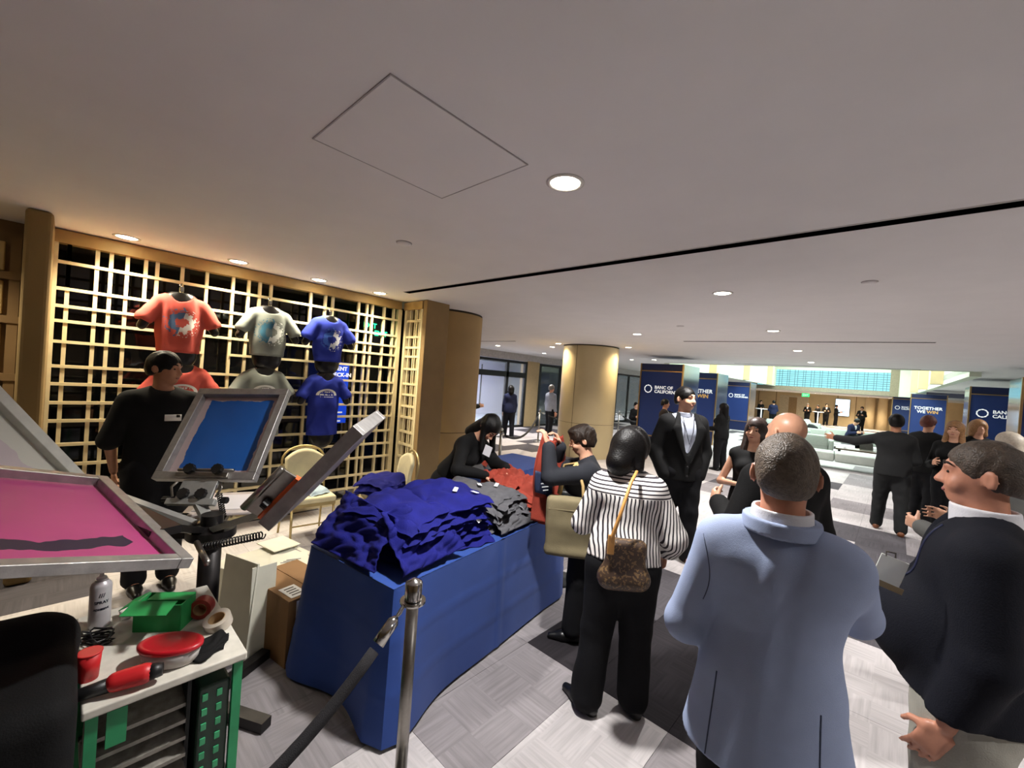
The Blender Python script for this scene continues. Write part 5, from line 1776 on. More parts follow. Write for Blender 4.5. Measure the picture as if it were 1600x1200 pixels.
# ---------------------------------------------------------------- shirts folded and piled
def shirt_cloth(name, col):
    return mat(name, col, 0.85, var=0.16, scale=12, bump=0.25, bscale=160, spec=0.2)
S_BLUE = shirt_cloth('royal_cotton', (18, 21, 98))
S_GREY = shirt_cloth('charcoal_cotton', (84, 84, 88))
S_RED = shirt_cloth('brick_cotton', (142, 58, 45))
TAGW = mat('size_sticker', (236, 238, 244), 0.5, var=0)
def folded_mesh(name, m, w, l, t, seed, crumple=1.0):
    r = np.random.RandomState(seed)
    ph = r.rand(8) * 6.28
    def wob(x, y):
        a = math.sin(9 * x + 6 * y + ph[0])
        b = math.sin(14 * y - 8 * x + ph[1] + 1.4 * a)
        c = math.sin(26 * x + 17 * y + ph[2] + 1.6 * b)
        d = math.sin(38 * y + 12 * x + ph[3] + 1.2 * c)
        return 0.008 * a + 0.009 * b + 0.008 * c + 0.006 * d
    nu, nv = 30, 34
    mb = MB()
    rows = []
    for side in (1, -1):
        rows.append([])
        for i in range(nu + 1):
            for j in range(nv + 1):
                u, v = 2 * i / nu - 1, 2 * j / nv - 1
                # outline drawn in a little unevenly
                ox = u * w / 2 * (1 + 0.05 * math.sin(3 * v + ph[4]) + 0.03 * math.sin(11 * v + ph[5]))
                oy = v * l / 2 * (1 + 0.05 * math.sin(3.4 * u + ph[6]) + 0.03 * math.sin(12 * u + ph[7]))
                e = max(0.0, 1 - max(abs(u), abs(v)) ** 7)
                z = side * t / 2 * e ** 0.5 + wob(ox, oy) * crumple * (0.35 + 0.65 * e)
                z -= 0.02 * (abs(u) ** 4 + abs(v) ** 4) * crumple
                rows[-1].append((ox, oy, z))
    W = nv + 1
    n0 = len(rows[0])
    fs = []
    for i in range(nu):
        for j in range(nv):
            q = (i * W + j, (i + 1) * W + j, (i + 1) * W + j + 1, i * W + j + 1)
            fs.append(q)
            fs.append(tuple(n0 + k for k in reversed(q)))
    rim = [i * W for i in range(nu + 1)] + [nu * W + j for j in range(1, nv + 1)] + [i * W + nv for i in range(nu - 1, -1, -1)] + [j for j in range(nv - 1, 0, -1)]
    for k in range(len(rim)):
        a, b = rim[k], rim[(k + 1) % len(rim)]
        fs.append((b, a, n0 + a, n0 + b))
    mb.add(rows[0] + rows[1], fs)
    me = mb.mesh(name, True)
    me.materials.append(m)
    return me
TDIR = math.radians(8.0)     # the table's long side
TC = Vector((-2.273, 2.02, 0))
def on_table(x, y, z=0.0):
    """x towards the guests, y along the table"""
    c, n = math.cos(TDIR), math.sin(TDIR)
    return (TC.x + c * x - n * y, TC.y + n * x + c * y, z)
ORD = ['bottom', 'second', 'third', 'fourth', 'fifth', 'sixth', 'seventh', 'eighth', 'ninth', 'tenth', 'eleventh', 'twelfth']
def pile(color, m, x, y, n, t, w, l, rz, seed, z0, where, group, crumple=1.0, jit=0.03):
    ms = [folded_mesh('folded_shirt', m, w, l, t * 1.25, seed + k, crumple) for k in range(3)]
    r = random.Random(seed)
    for k in range(n):
        p = on_table(x + r.uniform(-jit, jit), y + r.uniform(-jit, jit), z0 + t * (k + 0.62) + 0.012)
        o = link('folded_shirt', ms[k % 3], None, p)
        o.rotation_euler = (r.uniform(-0.05, 0.05), r.uniform(-0.05, 0.05), TDIR + rz + r.uniform(-0.16, 0.16) + (math.pi if k % 2 else 0))
        pos = 'topmost' if k == n - 1 else ORD[k] + (' from below' if k else '')
        tag(o, '%s shirt, %s %s' % (color, pos, where), 'shirt', group)
    return z0 + t * n
TZ = 0.752
zb1 = pile('royal blue', S_BLUE, 0.0, -0.56, 8, 0.034, 0.56, 0.44, 0.1, 10, TZ, 'in the blue pile at the near end', 'royal blue shirts on the table')
zb2 = pile('royal blue', S_BLUE, 0.02, -0.24, 8, 0.036, 0.58, 0.44, -0.1, 20, TZ, 'in the blue pile next to the grey shirts', 'royal blue shirts on the table')
zg = pile('charcoal grey', S_GREY, 0.02, 0.18, 7, 0.034, 0.56, 0.40, 0.05, 30, TZ, 'in the grey pile mid-table', 'charcoal shirts on the table')
zr = pile('brick red', S_RED, 0.06, 0.60, 6, 0.036, 0.56, 0.42, 0.2, 40, TZ, 'in the red pile at the far end', 'brick red shirts on the table', 1.5)
# loose shirts slipping off the piles
def loose(label, m, a, b, c, d, seed, sag=0.06, amp=0.018, th=0.006, cat='shirt', nu=44, nv=44):
    """crumpled cloth between four corners"""
    r = random.Random(seed)
    ph = [r.uniform(0, 6.28) for _ in range(6)]
    a, b, c, d = Vector(a), Vector(b), Vector(c), Vector(d)
    nrm = (b - a).cross(d - a).normalized()
    def fn(u, v):
        p = a * (1 - u) * (1 - v) + b * u * (1 - v) + c * u * v + d * (1 - u) * v
        w1 = math.sin(7 * u + 3 * v + ph[0])
        w2 = math.sin(13 * v - 6 * u + ph[1] + 1.6 * w1)
        w3 = math.sin(24 * u + 11 * v + ph[2] + 1.8 * w2)
        w4 = math.sin(38 * v + 17 * u + ph[3] + 1.5 * w3)
        w = 0.8 * w1 + 0.9 * w2 + 0.6 * w3 + 0.35 * w4
        p = p + nrm * amp * w * 0.6
        p.z -= sag * math.sin(math.pi * u) * math.sin(math.pi * v)
        return p
    o = MB().grid(fn, nu, nv, th).build('loose_shirt', m, None, smooth=True)
    return tag(o, label, cat, 'loose shirts')
loose('crumpled blue shirt drooping over the table\'s near left end', S_BLUE, on_table(-0.36, -0.72, 1.05), on_table(0.18, -0.76, 1.02), on_table(0.22, -0.92, 0.775), on_table(-0.36, -0.93, 0.77), 3, 0.0, 0.02)
loose('crumpled blue shirt slung over the front of the blue pile', S_BLUE, on_table(0.1, -0.80, 1.045), on_table(0.16, -0.42, 1.045), on_table(0.37, -0.40, 0.80), on_table(0.36, -0.86, 0.775), 4, 0.0, 0.026)
loose('grey shirt slipping down the front of the grey pile', S_GREY, on_table(0.2, 0.02, 0.98), on_table(0.2, 0.40, 0.96), on_table(0.37, 0.44, 0.772), on_table(0.37, 0.0, 0.772), 5, 0.0, 0.018)
loose('brick red shirt lifted by the leaning woman', S_RED, (-2.52, 2.42, 1.03), (-2.40, 2.66, 1.08), on_table(0.14, 0.84, 0.98), on_table(0.2, 0.34, 0.97), 6, -0.02, 0.02)
loose('brick red shirt draped over the table\'s far front edge', S_RED, on_table(0.15, 0.44, 0.97), on_table(0.12, 0.84, 0.96), on_table(0.40, 0.80, 0.76), on_table(0.39, 0.50, 0.77), 7, 0.0, 0.022)
for k, (x, y, z, rz, lb) in enumerate(((0.12, -0.22, zb2 + 0.03, 0.6, 'long size sticker on top of the blue pile'), (0.19, -0.10, zb2 + 0.005, 1.4, 'small size sticker on the blue pile\'s right edge'), (0.30, -0.16, 0.90, 0.3, 'size sticker low on the front of the blue pile'),
                                       (0.02, 0.16, zg + 0.03, 0.9, 'size sticker on top of the grey pile, left'), (0.10, 0.27, zg + 0.025, 0.5, 'size sticker on top of the grey pile, right'), (0.30, 0.32, 0.88, 1.2, 'size sticker low on the grey pile'))):
    o = MB().box((0, 0, 0), (0.028, 0.1 if k % 2 == 0 else 0.06, 0.002)).build('size_sticker', TAGW)
    o.location = on_table(x, y, z)
    o.rotation_euler = (0.0, 0.75 if z < 0.95 else 0.12, rz + TDIR)
    tag(o, lb, 'sticker', 'white size stickers')

# blue table with its cloth
tb = thing('folding_table', 'folding table under the blue cloth', 'table', TC, TDIR)
MB().box((0, 0, 0.725), (0.75, 1.82, 0.03), bevel=0.01).build('tabletop', mat('grey_laminate', (120, 120, 122), 0.5), tb)
for x in (-0.3, 0.3):
    for y in (-0.8, 0.8):
        MB().tube([(x, y, 0.0), (x, y, 0.71)], 0.014, 8).build('leg', STEEL, tb)
TCLOTH = mat('table_cloth_blue', (36, 66, 136), 0.75, var=0.05, scale=4, bump=0.12, bscale=500, sheen=0.1, spec=0.25)
def cloth_table(hx, hy, seed, m, flare_near=1.0):
    r = random.Random(seed)
    ph = [r.uniform(0, 6.28) for _ in range(6)]
    loop = []
    rad = 0.025
    def side(x0, y0, x1, y1, n):
        for k in range(n):
            t = k / n
            loop.append((x0 + (x1 - x0) * t, y0 + (y1 - y0) * t))
    side(hx, -hy + rad, hx, hy - rad, 60)
    side(hx - rad * 0.3, hy - rad * 0.3, hx - rad * 0.3, hy - rad * 0.3, 1)
    side(hx - rad, hy, -hx + rad, hy, 28)
    side(-hx + rad * 0.3, hy - rad * 0.3, -hx + rad * 0.3, hy - rad * 0.3, 1)
    side(-hx, hy - rad, -hx, -hy + rad, 60)
    side(-hx + rad * 0.3, -hy + rad * 0.3, -hx + rad * 0.3, -hy + rad * 0.3, 1)
    side(-hx + rad, -hy, hx - rad, -hy, 28)
    side(hx - rad * 0.3, -hy + rad * 0.3, hx - rad * 0.3, -hy + rad * 0.3, 1)
    N = len(loop)
    rows = 26
    vs = []
    per = 0.0
    S = [0.0]
    for k in range(1, N):
        per += math.hypot(loop[k][0] - loop[k - 1][0], loop[k][1] - loop[k - 1][1])
        S.append(per)
    for j in range(rows + 1):
        t = j / rows
        z = 0.747 - 0.727 * t
        for k, (x, y) in enumerate(loop):
            nx, ny = 0.0, 0.0
            if abs(abs(x) - hx) < rad * 0.5 + 1e-4:
                nx = 1 if x > 0 else -1
            if abs(abs(y) - hy) < rad * 0.5 + 1e-4:
                ny = 1 if y > 0 else -1
            L = math.hypot(nx, ny) or 1
            nx, ny = nx / L, ny / L
            cor = math.exp(-((hx - abs(x)) ** 2 + (hy - abs(y)) ** 2) / 0.05)
            d = t * (0.01 + 0.09 * cor * (1.0 if y < 0 else 0.3)) + 0.005 * t * math.sin(S[k] * 7 + ph[0] + 2 * math.sin(S[k] * 3 + ph[1]))
            # pressed fold lines
            for c in (-0.46, 0.0, 0.46):
                d += 0.006 * math.exp(-((y - c) / 0.008) ** 2) if abs(nx) > 0.9 else 0
            for zc in (0.25, 0.5):
                d += 0.005 * math.exp(-((z - zc) / 0.012) ** 2)
            vs.append((x + nx * d, y + ny * d, z))
    fs = []
    for j in range(rows):
        for k in range(N):
            k2 = (k + 1) % N
            fs.append((j * N + k, (j + 1) * N + k, (j + 1) * N + k2, j * N + k2))
    mb = MB()
    mb.add(vs, fs)
    # top with the same pressed folds
    mb.grid(lambda u, v: ((2 * u - 1) * (hx - 0.004), (2 * v - 1) * (hy - 0.004), 0.7475 + 0.003 * math.exp(-(((2 * v - 1) * hy) / 0.01) ** 2) + 0.003 * math.exp(-(((2 * v - 1) * hy - 0.46) / 0.01) ** 2)), 20, 90)
    return mb
tcl = cloth_table(0.385, 0.925, 2, TCLOTH).build('tablecloth', TCLOTH, None, autos=50)
tcl.location = TC
tcl.rotation_euler = (0, 0, TDIR)
tag(tcl, 'royal blue tablecloth with pressed folds, hanging to the floor', 'tablecloth')
# second table farther back
T2 = Vector((-3.62, 3.85, 0))
tb2 = thing('folding_table', 'second folding table behind the leaning woman', 'table', T2, TDIR)
MB().box((0, 0, 0.725), (0.75, 1.52, 0.03), bevel=0.01).build('tabletop', MATS['grey_laminate'], tb2)
for x in (-0.3, 0.3):
    for y in (-0.65, 0.65):
        MB().tube([(x, y, 0.0), (x, y, 0.71)], 0.014, 8).build('leg', STEEL, tb2)
t2 = cloth_table(0.385, 0.77, 5, TCLOTH).build('tablecloth', TCLOTH, None, autos=50)
t2.location = T2
t2.rotation_euler = (0, 0, TDIR)
tag(t2, 'blue tablecloth on the table behind the leaning woman', 'tablecloth')
rm = [folded_mesh('folded_shirt', S_RED, 0.4, 0.34, 0.05, 70, 1.6), folded_mesh('folded_shirt', S_GREY, 0.44, 0.34, 0.05, 71, 1.2)]
for k in range(4):
    o = link('folded_shirt', rm[0 if k > 1 else 1], None, (T2.x - 0.02, T2.y - 0.52, 0.785 + 0.04 * k), TDIR + 0.3 * k)
    tag(o, ('lower grey shirt on the back table', 'upper grey shirt on the back table', 'lower red shirt on the back table beside the column', 'topmost red shirt on the back table beside the column')[k], 'shirt', 'shirts on the back table')
for i in range(2):
    MB().box((0.4, 0.05 + 0.03 * i, 0.62 - 0.07 * i), (0.004, 0.3 - 0.08 * i, 0.035)).build('cloth_print', WHITEP, t2)

# shirts on the chairs
bm_ = folded_mesh('folded_shirt', S_BLUE, 0.46, 0.4, 0.05, 80, 1.4)
for k in range(4):
    o = link('folded_shirt', bm_, None, (-4.12 + 0.012 * (k % 2), 2.46, 0.512 + 0.042 * k), 0.4 + 1.57 * k)
    tag(o, 'royal blue shirt on the chair by the column, %s of its stack' % ('bottom', 'second', 'third', 'topmost')[k], 'shirt', 'blue shirts on a chair')
fo_ = link('folded_shirt', folded_mesh('folded_shirt', shirt_cloth('pale_blue_cotton', (172, 190, 200)), 0.26, 0.24, 0.04, 90, 1.2), None, (-4.46, 1.86, 0.515), 0.3)
tag(fo_, 'pale folded shirt on the cream chair by the lattice', 'shirt')

# red shirt held up between two hands
def held(u, v):
    top = HELD_L.lerp(HELD_R, 0.5 + (u - 0.5) * 1.06)
    top.z += 0.012 - 0.05 * math.sin(math.pi * u)
    down = 0.62 * v
    out = Vector((-0.85, -0.53, 0))
    w = 0.035 * math.sin(11 * u + 2 * v) * (0.3 + v) + 0.02 * math.sin(23 * u + 1.5)
    p = top + Vector((0, 0, -down)) + out * w
    p += (Vector((-0.05, 0.24, 0)).normalized()) * (u - 0.5) * 0.12 * math.sin(math.pi * min(1, v * 1.4))
    return p
hs = MB().grid(held, 34, 34, 0.005).build('held_shirt', S_RED, None, smooth=True)
tag(hs, 'brick red shirt held up by the woman with glasses', 'shirt')
hp = MB().grid(lambda u, v: held(0.04 + 0.34 * u, 0.40 + 0.26 * v) + Vector((0.85, 0.53, 0)) * 0.0 + Vector((0.53, -0.85, 0)) * 0.0 + Vector((0.010, -0.006, 0)), 12, 8, 0.001).build('shirt_print', mat('print_navy', (36, 48, 78), 0.7, var=0.1), hs, smooth=True)
hp['label'] = 'dark blue print block with white lettering'
p = held(0.10, 0.46) + Vector((0.03, -0.02, 0))
put_text('lettering', 'OF', 0.04, WHITEP, hs, p, (math.pi / 2, 0, math.radians(76)), depth=0.001)
for i in range(3):
    MB().box(held(0.16, 0.51 + 0.04 * i) + Vector((0.03, -0.02, 0)), (0.07 - 0.012 * i, 0.002, 0.007), math.radians(76)).build('print_line', WHITEP, hs)

# bags
TOTE = cloth('olive_canvas', (122, 112, 86), 0.85, 0.1)
tt = thing('tote_bag', 'olive canvas tote bag on the shoulder of the woman with glasses', 'bag', (-1.60, 2.42, 0.68), math.radians(36))
F = Field(0.03)
F.box((0, 0, 0.17), (0.165, 0.045, 0.2), None, 0.03)
F.cone((-0.13, 0, 0.0), (0.13, 0, 0.0), 0.035, 0.035, 0.04)
F.disp = folds(0.008, 22, 9, (1, 0.4, 0.5))
link('bag_body', field_mesh(F, 0.009, 'bag_body', TOTE), tt)
MB().box((0, -0.048, 0.29), (0.3, 0.006, 0.008), bevel=0.002).build('seam', TOTE, tt)
for q in (-1, 1):
    MB().tube([(q * 0.08, -0.045 * q, 0.34), (q * 0.07, -0.02 * q, 0.46), (0.02, 0.05, 0.6), (-0.06, 0.1, 0.57), (-0.09, 0.1, 0.36)][:3 if q < 0 else 5], 0.011, 8).build('strap', mat('tan_webbing', (176, 148, 96), 0.7), tt, smooth=True)
hb = thing('handbag', 'brown monogram handbag on a tan strap behind the striped shirt', 'bag', (-0.985, 2.035, 0.825), math.radians(40))
mono, nb_ = blank('brown_monogram_leather', 0.45)
vv, x_, y_, z_ = nb_.coords('Object')
nn_ = nb_.noise(vv, 70.0, 1.0)
nb_.link(nb_.mix(nb_.m('GREATER_THAN', nn_, 0.56), srgb(64, 48, 36), srgb(112, 88, 58)), nb_.b.inputs['Base Color'])
F = Field(0.02)
F.box((0, 0, 0.1), (0.105, 0.04, 0.12), None, 0.035)
F.cone((-0.085, 0, 0.01), (0.085, 0, 0.01), 0.05, 0.05, 0.06)
F.disp = folds(0.003, 20, 12)
link('bag_body', field_mesh(F, 0.008, 'bag_body', mono), hb)
TANL = mat('tan_leather', (190, 138, 74), 0.5, var=0.08)
MB().tube([(-0.09, -0.03, 0.17), (-0.085, -0.05, 0.25), (-0.05, -0.05, 0.38), (0.0, 0.0, 0.52), (0.05, 0.1, 0.555)], [0.014, 0.011, 0.009, 0.009, 0.009], 8).build('strap', TANL, hb, smooth=True)
MB().box((-0.09, -0.046, 0.2), (0.035, 0.012, 0.1), bevel=0.004).build('strap_tab', TANL, hb)

# plant on a dark stand beyond the table
pl = thing('potted_plant', 'yellow-green bouquet in a dark pot on a stand beyond the table', 'plant', (-2.2, 3.22, 0))
MB().lathe((0, 0, 0), [(0.15, 0), (0.15, 0.02), (0.03, 0.04), (0.03, 0.68), (0.12, 0.72)], 20).build('stand', BLACK, pl, smooth=True)
MB().lathe((0, 0, 0.72), [(0.08, 0), (0.11, 0.1), (0.115, 0.14), (0.1, 0.14), (0.09, 0.12)], 20).build('pot', mat('dark_pot', (40, 44, 42), 0.4), pl, smooth=True)
LEAF = mat('chartreuse_leaf', (168, 186, 84), 0.6, var=0.2, scale=30)
lr = random.Random(5)
lv = MB()
lv.add([(0, 0, 0), (0.025, 0.03, 0.006), (0, 0.08, -0.008), (-0.025, 0.03, 0.006), (0, 0.035, -0.004)], [(0, 1, 4), (1, 2, 4), (2, 3, 4), (3, 0, 4)])
lm = lv.mesh('leaf', True)
lm.materials.append(LEAF)
for k in range(70):
    a, e = lr.uniform(0, 6.28), lr.uniform(-0.2, 1.45)
    rr = lr.uniform(0.05, 0.13)
    o = link('leaf', lm, pl, (rr * math.cos(a) * math.cos(e), rr * math.sin(a) * math.cos(e), 0.92 + rr * math.sin(e)))
    o.rotation_euler = (lr.uniform(-0.6, 0.9), lr.uniform(-0.6, 0.6), a - 1.57 + lr.uniform(-0.5, 0.5))

# ---------------------------------------------------------------- stanchions and ropes
ROPE_M = mat('black_velour_rope', (20, 18, 22), 0.9, var=0.2, scale=60, bump=0.3, bscale=300)
def stanchion(loc, label, h=1.0):
    t = thing('stanchion', label, 'stanchion', loc, 0, 'stanchions')
    MB().lathe((0, 0, 0), [(0.17, 0), (0.17, 0.012), (0.14, 0.03), (0.05, 0.045), (0.03, 0.06)], 32).build('base', STEEL, t, autos=40)
    MB().lathe((0, 0, 0), [(0.024, 0.05), (0.024, h - 0.09)], 24).build('post', STEEL, t, smooth=True)
    MB().lathe((0, 0, 0), [(0.024, h - 0.09), (0.034, h - 0.085), (0.034, h - 0.02), (0.03, h - 0.014), (0.0002, h)], 24).build('cap', CHROME, t, autos=40)
    MB().lathe((0, 0, 0), [(0.028, h - 0.10), (0.05, h - 0.10), (0.052, h - 0.094), (0.05, h - 0.088), (0.028, h - 0.088)], 24).build('rope_ring', CHROME, t, autos=40)
    return t
def rope(a, b, sag, label, r=0.021):
    a, b = Vector(a), Vector(b)
    t = thing('barrier_rope', label, 'rope', a, 0, 'barrier ropes')
    n = 24
    pts = [a.lerp(b, k / n) - Vector((0, 0, sag * 4 * (k / n) * (1 - k / n))) - a for k in range(n + 1)]
    MB().tube(pts[2:-2], r, 12).build('rope', ROPE_M, t, smooth=True)
    for s in (0, -1):
        p = pts[0] if s == 0 else pts[-1]
        q = pts[3] if s == 0 else pts[-4]
        d = (q - p).normalized()
        MB().tube([p + d * 0.045, p + d * 0.065, p + d * 0.15], [0.009, r * 1.1, r * 1.15], 12).build('end_sleeve', CHROME, t, smooth=True)
        MB().tube([p + d * 0.05, p + d * 0.02 + Vector((0, 0, 0.008)), p - d * 0.012, p + d * 0.02 - Vector((0, 0, 0.014)), p + d * 0.05], 0.004, 8).build('snap_hook', CHROME, t, smooth=True)
    return t
stanchion((-1.367, 0.99, 0), 'steel stanchion in front of the blue table, nearest the camera', 1.012)
stanchion((-1.17, -0.62, 0), 'steel stanchion left of the camera, outside the picture', 1.012)
rope((-1.36, 0.945, 0.918), (-1.175, -0.57, 0.918), 0.38, 'thick dark rope hooked to the nearest stanchion')
stanchion((-4.88, 5.1, 0), 'stanchion standing behind the bending woman')
stanchion((-7.93, 9.92, 0), 'stanchion before the entrance glazing left of the pale column')
stanchion((-7.25, 13.6, 0), 'stanchion farther down by the pale column\'s right side')
rope((-4.92, 5.15, 0.9), (-7.9, 9.87, 0.9), 0.35, 'drooping rope between the two stanchions by the entrance', 0.024)
rope((-7.92, 9.98, 0.9), (-7.27, 13.55, 0.9), 0.35, 'rope running behind the pale round column', 0.024)
stanchion((-7.3, 16.8, 0), 'farthest stanchion beside the first blue banner')
rope((-7.25, 13.65, 0.9), (-7.3, 16.75, 0.9), 0.35, 'rope end seen between the pale column and the first banner', 0.024)
# ---------------------------------------------------------------- screen printing press
def ink_material(name, ink, margin, uvw, seed, streak=None, wob=0.02):
    """stretched mesh: ink field with a ragged border on pale mesh; local x across, y along"""
    m, n = blank(name, 0.5)
    vec, x, y, z = n.coords('Object')
    nz = n.noise(vec, 14.0, 3.0)
    w = n.m('MULTIPLY', n.m('SUBTRACT', nz, 0.5), wob * 2)
    hx, hy = uvw
    fx = n.m('LESS_THAN', n.m('ADD', n.m('ABSOLUTE', x), w), hx)
    fy = n.m('LESS_THAN', n.m('ADD', n.m('ABSOLUTE', y), w), hy)
    f = n.m('MULTIPLY', fx, fy)
    v = n.noise(vec, 5.0, 2.0)
    c = srgb(*ink)
    inkc = n.mix(v, tuple(k * 0.82 for k in c[:3]) + (1,), tuple(min(1, k * 1.15) for k in c[:3]) + (1,))
    col = n.mix(f, srgb(*margin), inkc)
    if streak:
        # a dark comma of ink dragged along the near edge
        x, y = y, x
        sy = n.m('ADD', y, n.m('MULTIPLY', n.m('MULTIPLY', n.m('SUBTRACT', x, 0.02), n.m('SUBTRACT', x, 0.02)), streak[3]))
        d = n.m('ABSOLUTE', n.m('SUBTRACT', n.m('ADD', sy, n.m('MULTIPLY', n.m('SUBTRACT', n.noise(vec, 11.0, 2.0), 0.5), 0.09)), streak[1]))
        g = n.m('MULTIPLY', n.m('LESS_THAN', d, streak[2]), n.m('LESS_THAN', n.m('ABSOLUTE', n.m('ADD', x, w)), streak[4]))
        col = n.mix(g, col, srgb(*streak[0]))
    n.link(col, n.b.inputs['Base Color'])
    return m

def screen(P, u, v, L, W, inkm, label, rail=0.035, depth=0.038, m=None):
    """frame with corner P, sides u (length L) and v (length W); the normal u x v looks out of the well"""
    u, v = Vector(u).normalized(), Vector(v)
    v = (v - u * v.dot(u)).normalized()
    nrm = u.cross(v)
    R = Matrix((u, v, nrm)).transposed()
    c = Vector(P) + u * L / 2 + v * W / 2
    t = thing('printing_screen', label, 'printing screen', c, 0, 'screens on the printing press')
    t.rotation_euler = R.to_euler()
    m = m or ALU
    for s in (-1, 1):
        MB().box((0, s * (W / 2 - rail / 2), 0), (L, rail, depth), bevel=0.003).build('frame_rail', m, t)
        MB().box((s * (L / 2 - rail / 2), 0, 0), (rail, W - 2 * rail, depth), bevel=0.003).build('frame_rail', m, t)
    MB().box((0, 0, -depth / 2 + 0.002), (L - 2 * rail + 0.006, W - 2 * rail + 0.006, 0.002)).build('mesh', inkm, t)
    return t, R, c

INK_B = ink_material('blue_ink_mesh', (22, 92, 176), (196, 176, 176), (0.205, 0.235), 1)
INK_P = ink_material('pink_ink_mesh', (176, 66, 122), (176, 92, 122), (0.33, 0.25), 2, ((30, 16, 52), -0.21, 0.034, -0.9, 0.2))
INK_W = ink_material('white_ink_mesh', (206, 192, 194), (214, 212, 200), (0.17, 0.17), 3)
INK_G = ink_material('grey_mesh', (150, 146, 146), (176, 172, 170), (0.2, 0.2), 4)
WTAPE = mat('white_taped_frame', (206, 206, 196), 0.45, metal=0.1, var=0.1, scale=16)
BP, BQ, BT = Vector((-3.043, 0.376, 1.115)), Vector((-2.597, 0.762, 1.156)), Vector((-3.314, 0.61, 1.618))
screen(BP, BQ - BP, BT - BP, 0.585, 0.61, INK_B, 'raised aluminium screen with a square of blue ink', 0.045, 0.045)
P1 = Vector((-1.736, 0.33, 1.12))
up_p = Vector((-2.483, 0.147, 1.267)) - P1
vp_p = Vector((-1.60, -0.084, 1.255)) - P1
screen(P1, up_p, vp_p, up_p.length, 0.60, INK_P, 'low screen with pink ink and a dark purple streak, nearest the camera', 0.04, 0.036)
A_ = Vector((-2.981, 0.095, 1.181))
B_ = Vector((-2.90, -0.183, 1.615))
screen(A_, B_ - A_, (0.62, -0.62, -0.35), 0.6, 0.58, INK_W, 'raised pale screen cut by the left edge of the picture', 0.045, 0.045, WTAPE)
PR = Vector((-1.917, 0.6, 1.134))
ur = Vector((0.47, 0.446, 0.762)).normalized()
vr = Vector((-0.772, 0.626, 0.11)) + Vector((0.04, 0.05, -0.02))
tR, RR, cR = screen(PR, ur, vr, 0.57, 0.45, INK_G, 'raised screen seen edge-on above the cream chair', 0.045, 0.06)

PRESSM = mat('press_grey_paint', (168, 168, 164), 0.4, metal=0.3, var=0.1, scale=20)
PRESSD = mat('press_dark_steel', (44, 42, 42), 0.4, metal=0.7, var=0.2, scale=20)
KNOB = mat('knob_black', (16, 16, 17), 0.45, var=0.1)
HUB = Vector((-2.56, 0.56, 0))
pr = thing('printing_press', 'carousel screen printing press with knobs, clamps and arms', 'printing press', HUB)
MB().tube([(0, 0, 0.02), (0, 0, 0.94)], 0.05, 16).build('column', PRESSD, pr, smooth=True)
for k in range(4):
    a = 0.5 + k * math.pi / 2
    MB().bar((0, 0, 0.03), (0.42 * math.cos(a), 0.42 * math.sin(a), 0.03), 0.06, 0.05).build('foot', PRESSD, pr)
MB().lathe((0, 0, 0), [(0.1, 0.90), (0.11, 0.91), (0.11, 0.95), (0.05, 0.97), (0.05, 1.02), (0.0002, 1.02)], 24).build('hub', PRESSD, pr, autos=40)
def knob(c, ax, r=0.026, d=0.024, parent=pr, m=KNOB):
    R = frame_from(ax)
    mb = MB()
    n = 18
    prof = []
    vs, fs = [], []
    for zz in (0, d):
        for k in range(n):
            rr = r * (1 if k % 2 else 0.88)
            a = 2 * math.pi * k / n
            vs.append(Vector(c) + R @ Vector((rr * math.cos(a), rr * math.sin(a), zz)))
    for k in range(n):
        fs.append((k, (k + 1) % n, n + (k + 1) % n, n + k))
    fs.append(tuple(range(n - 1, -1, -1)))
    fs.append(tuple(n + k for k in range(n)))
    mb.add(vs, fs)
    return mb.build('knob', m, parent)
def H_(p):
    return Vector(p) - HUB
# arm and clamps of the blue screen
bu = (BQ - BP).normalized()
bv = (BT - BP - bu * (BT - BP).dot(bu)).normalized()
bn = bu.cross(bv)
bmid = BP + bu * 0.2925
MB().bar(H_((-2.58, 0.56, 0.96)), H_(bmid + bn * 0.0 - bv * 0.1), 0.05, 0.03).build('arm', PRESSM, pr)
Rb = Matrix((bu, bv, bn)).transposed()
MB().box(H_(bmid - bv * 0.06 + bn * 0.015), (0.2, 0.11, 0.02), Rb, 0.004).build('clamp_plate', PRESSM, pr)
MB().box(H_(bmid - bv * 0.13 + bn * 0.02), (0.27, 0.035, 0.03), Rb, 0.004).build('clamp_base', PRESSM, pr)
MB().box(H_(bmid + bv * 0.02 + bn * 0.03), (0.3, 0.03, 0.022), Rb, 0.004).build('clamp_bar', STEEL, pr)
MB().tube([H_(bmid + bv * 0.055 - bu * 0.16 + bn * 0.02), H_(bmid + bv * 0.055 + bu * 0.16 + bn * 0.02)], 0.009, 10).build('squeegee_rod', STEEL, pr, smooth=True)
for q in (-0.075, 0.085):
    knob(H_(bmid + bv * 0.05 + bu * q + bn * 0.035), bn, 0.03, 0.026)
for q in (-0.05, 0.05):
    knob(H_(bmid - bv * 0.09 + bu * q + bn * 0.03), bn, 0.03, 0.022)
for q in (-0.15, 0.15):
    knob(H_(bmid - bv * 0.11 + bu * q), bu * (1 if q > 0 else -1), 0.018, 0.03)
    MB().tube([H_(bmid - bv * 0.1 + bu * q * 0.8 + bn * 0.02), H_(bmid - bv * 0.05 + bu * q * 0.95 + bn * 0.03), H_(bmid - bv * 0.02 + bu * q * 0.8 + bn * 0.03)], 0.006, 8).build('lever', STEEL, pr, smooth=True)
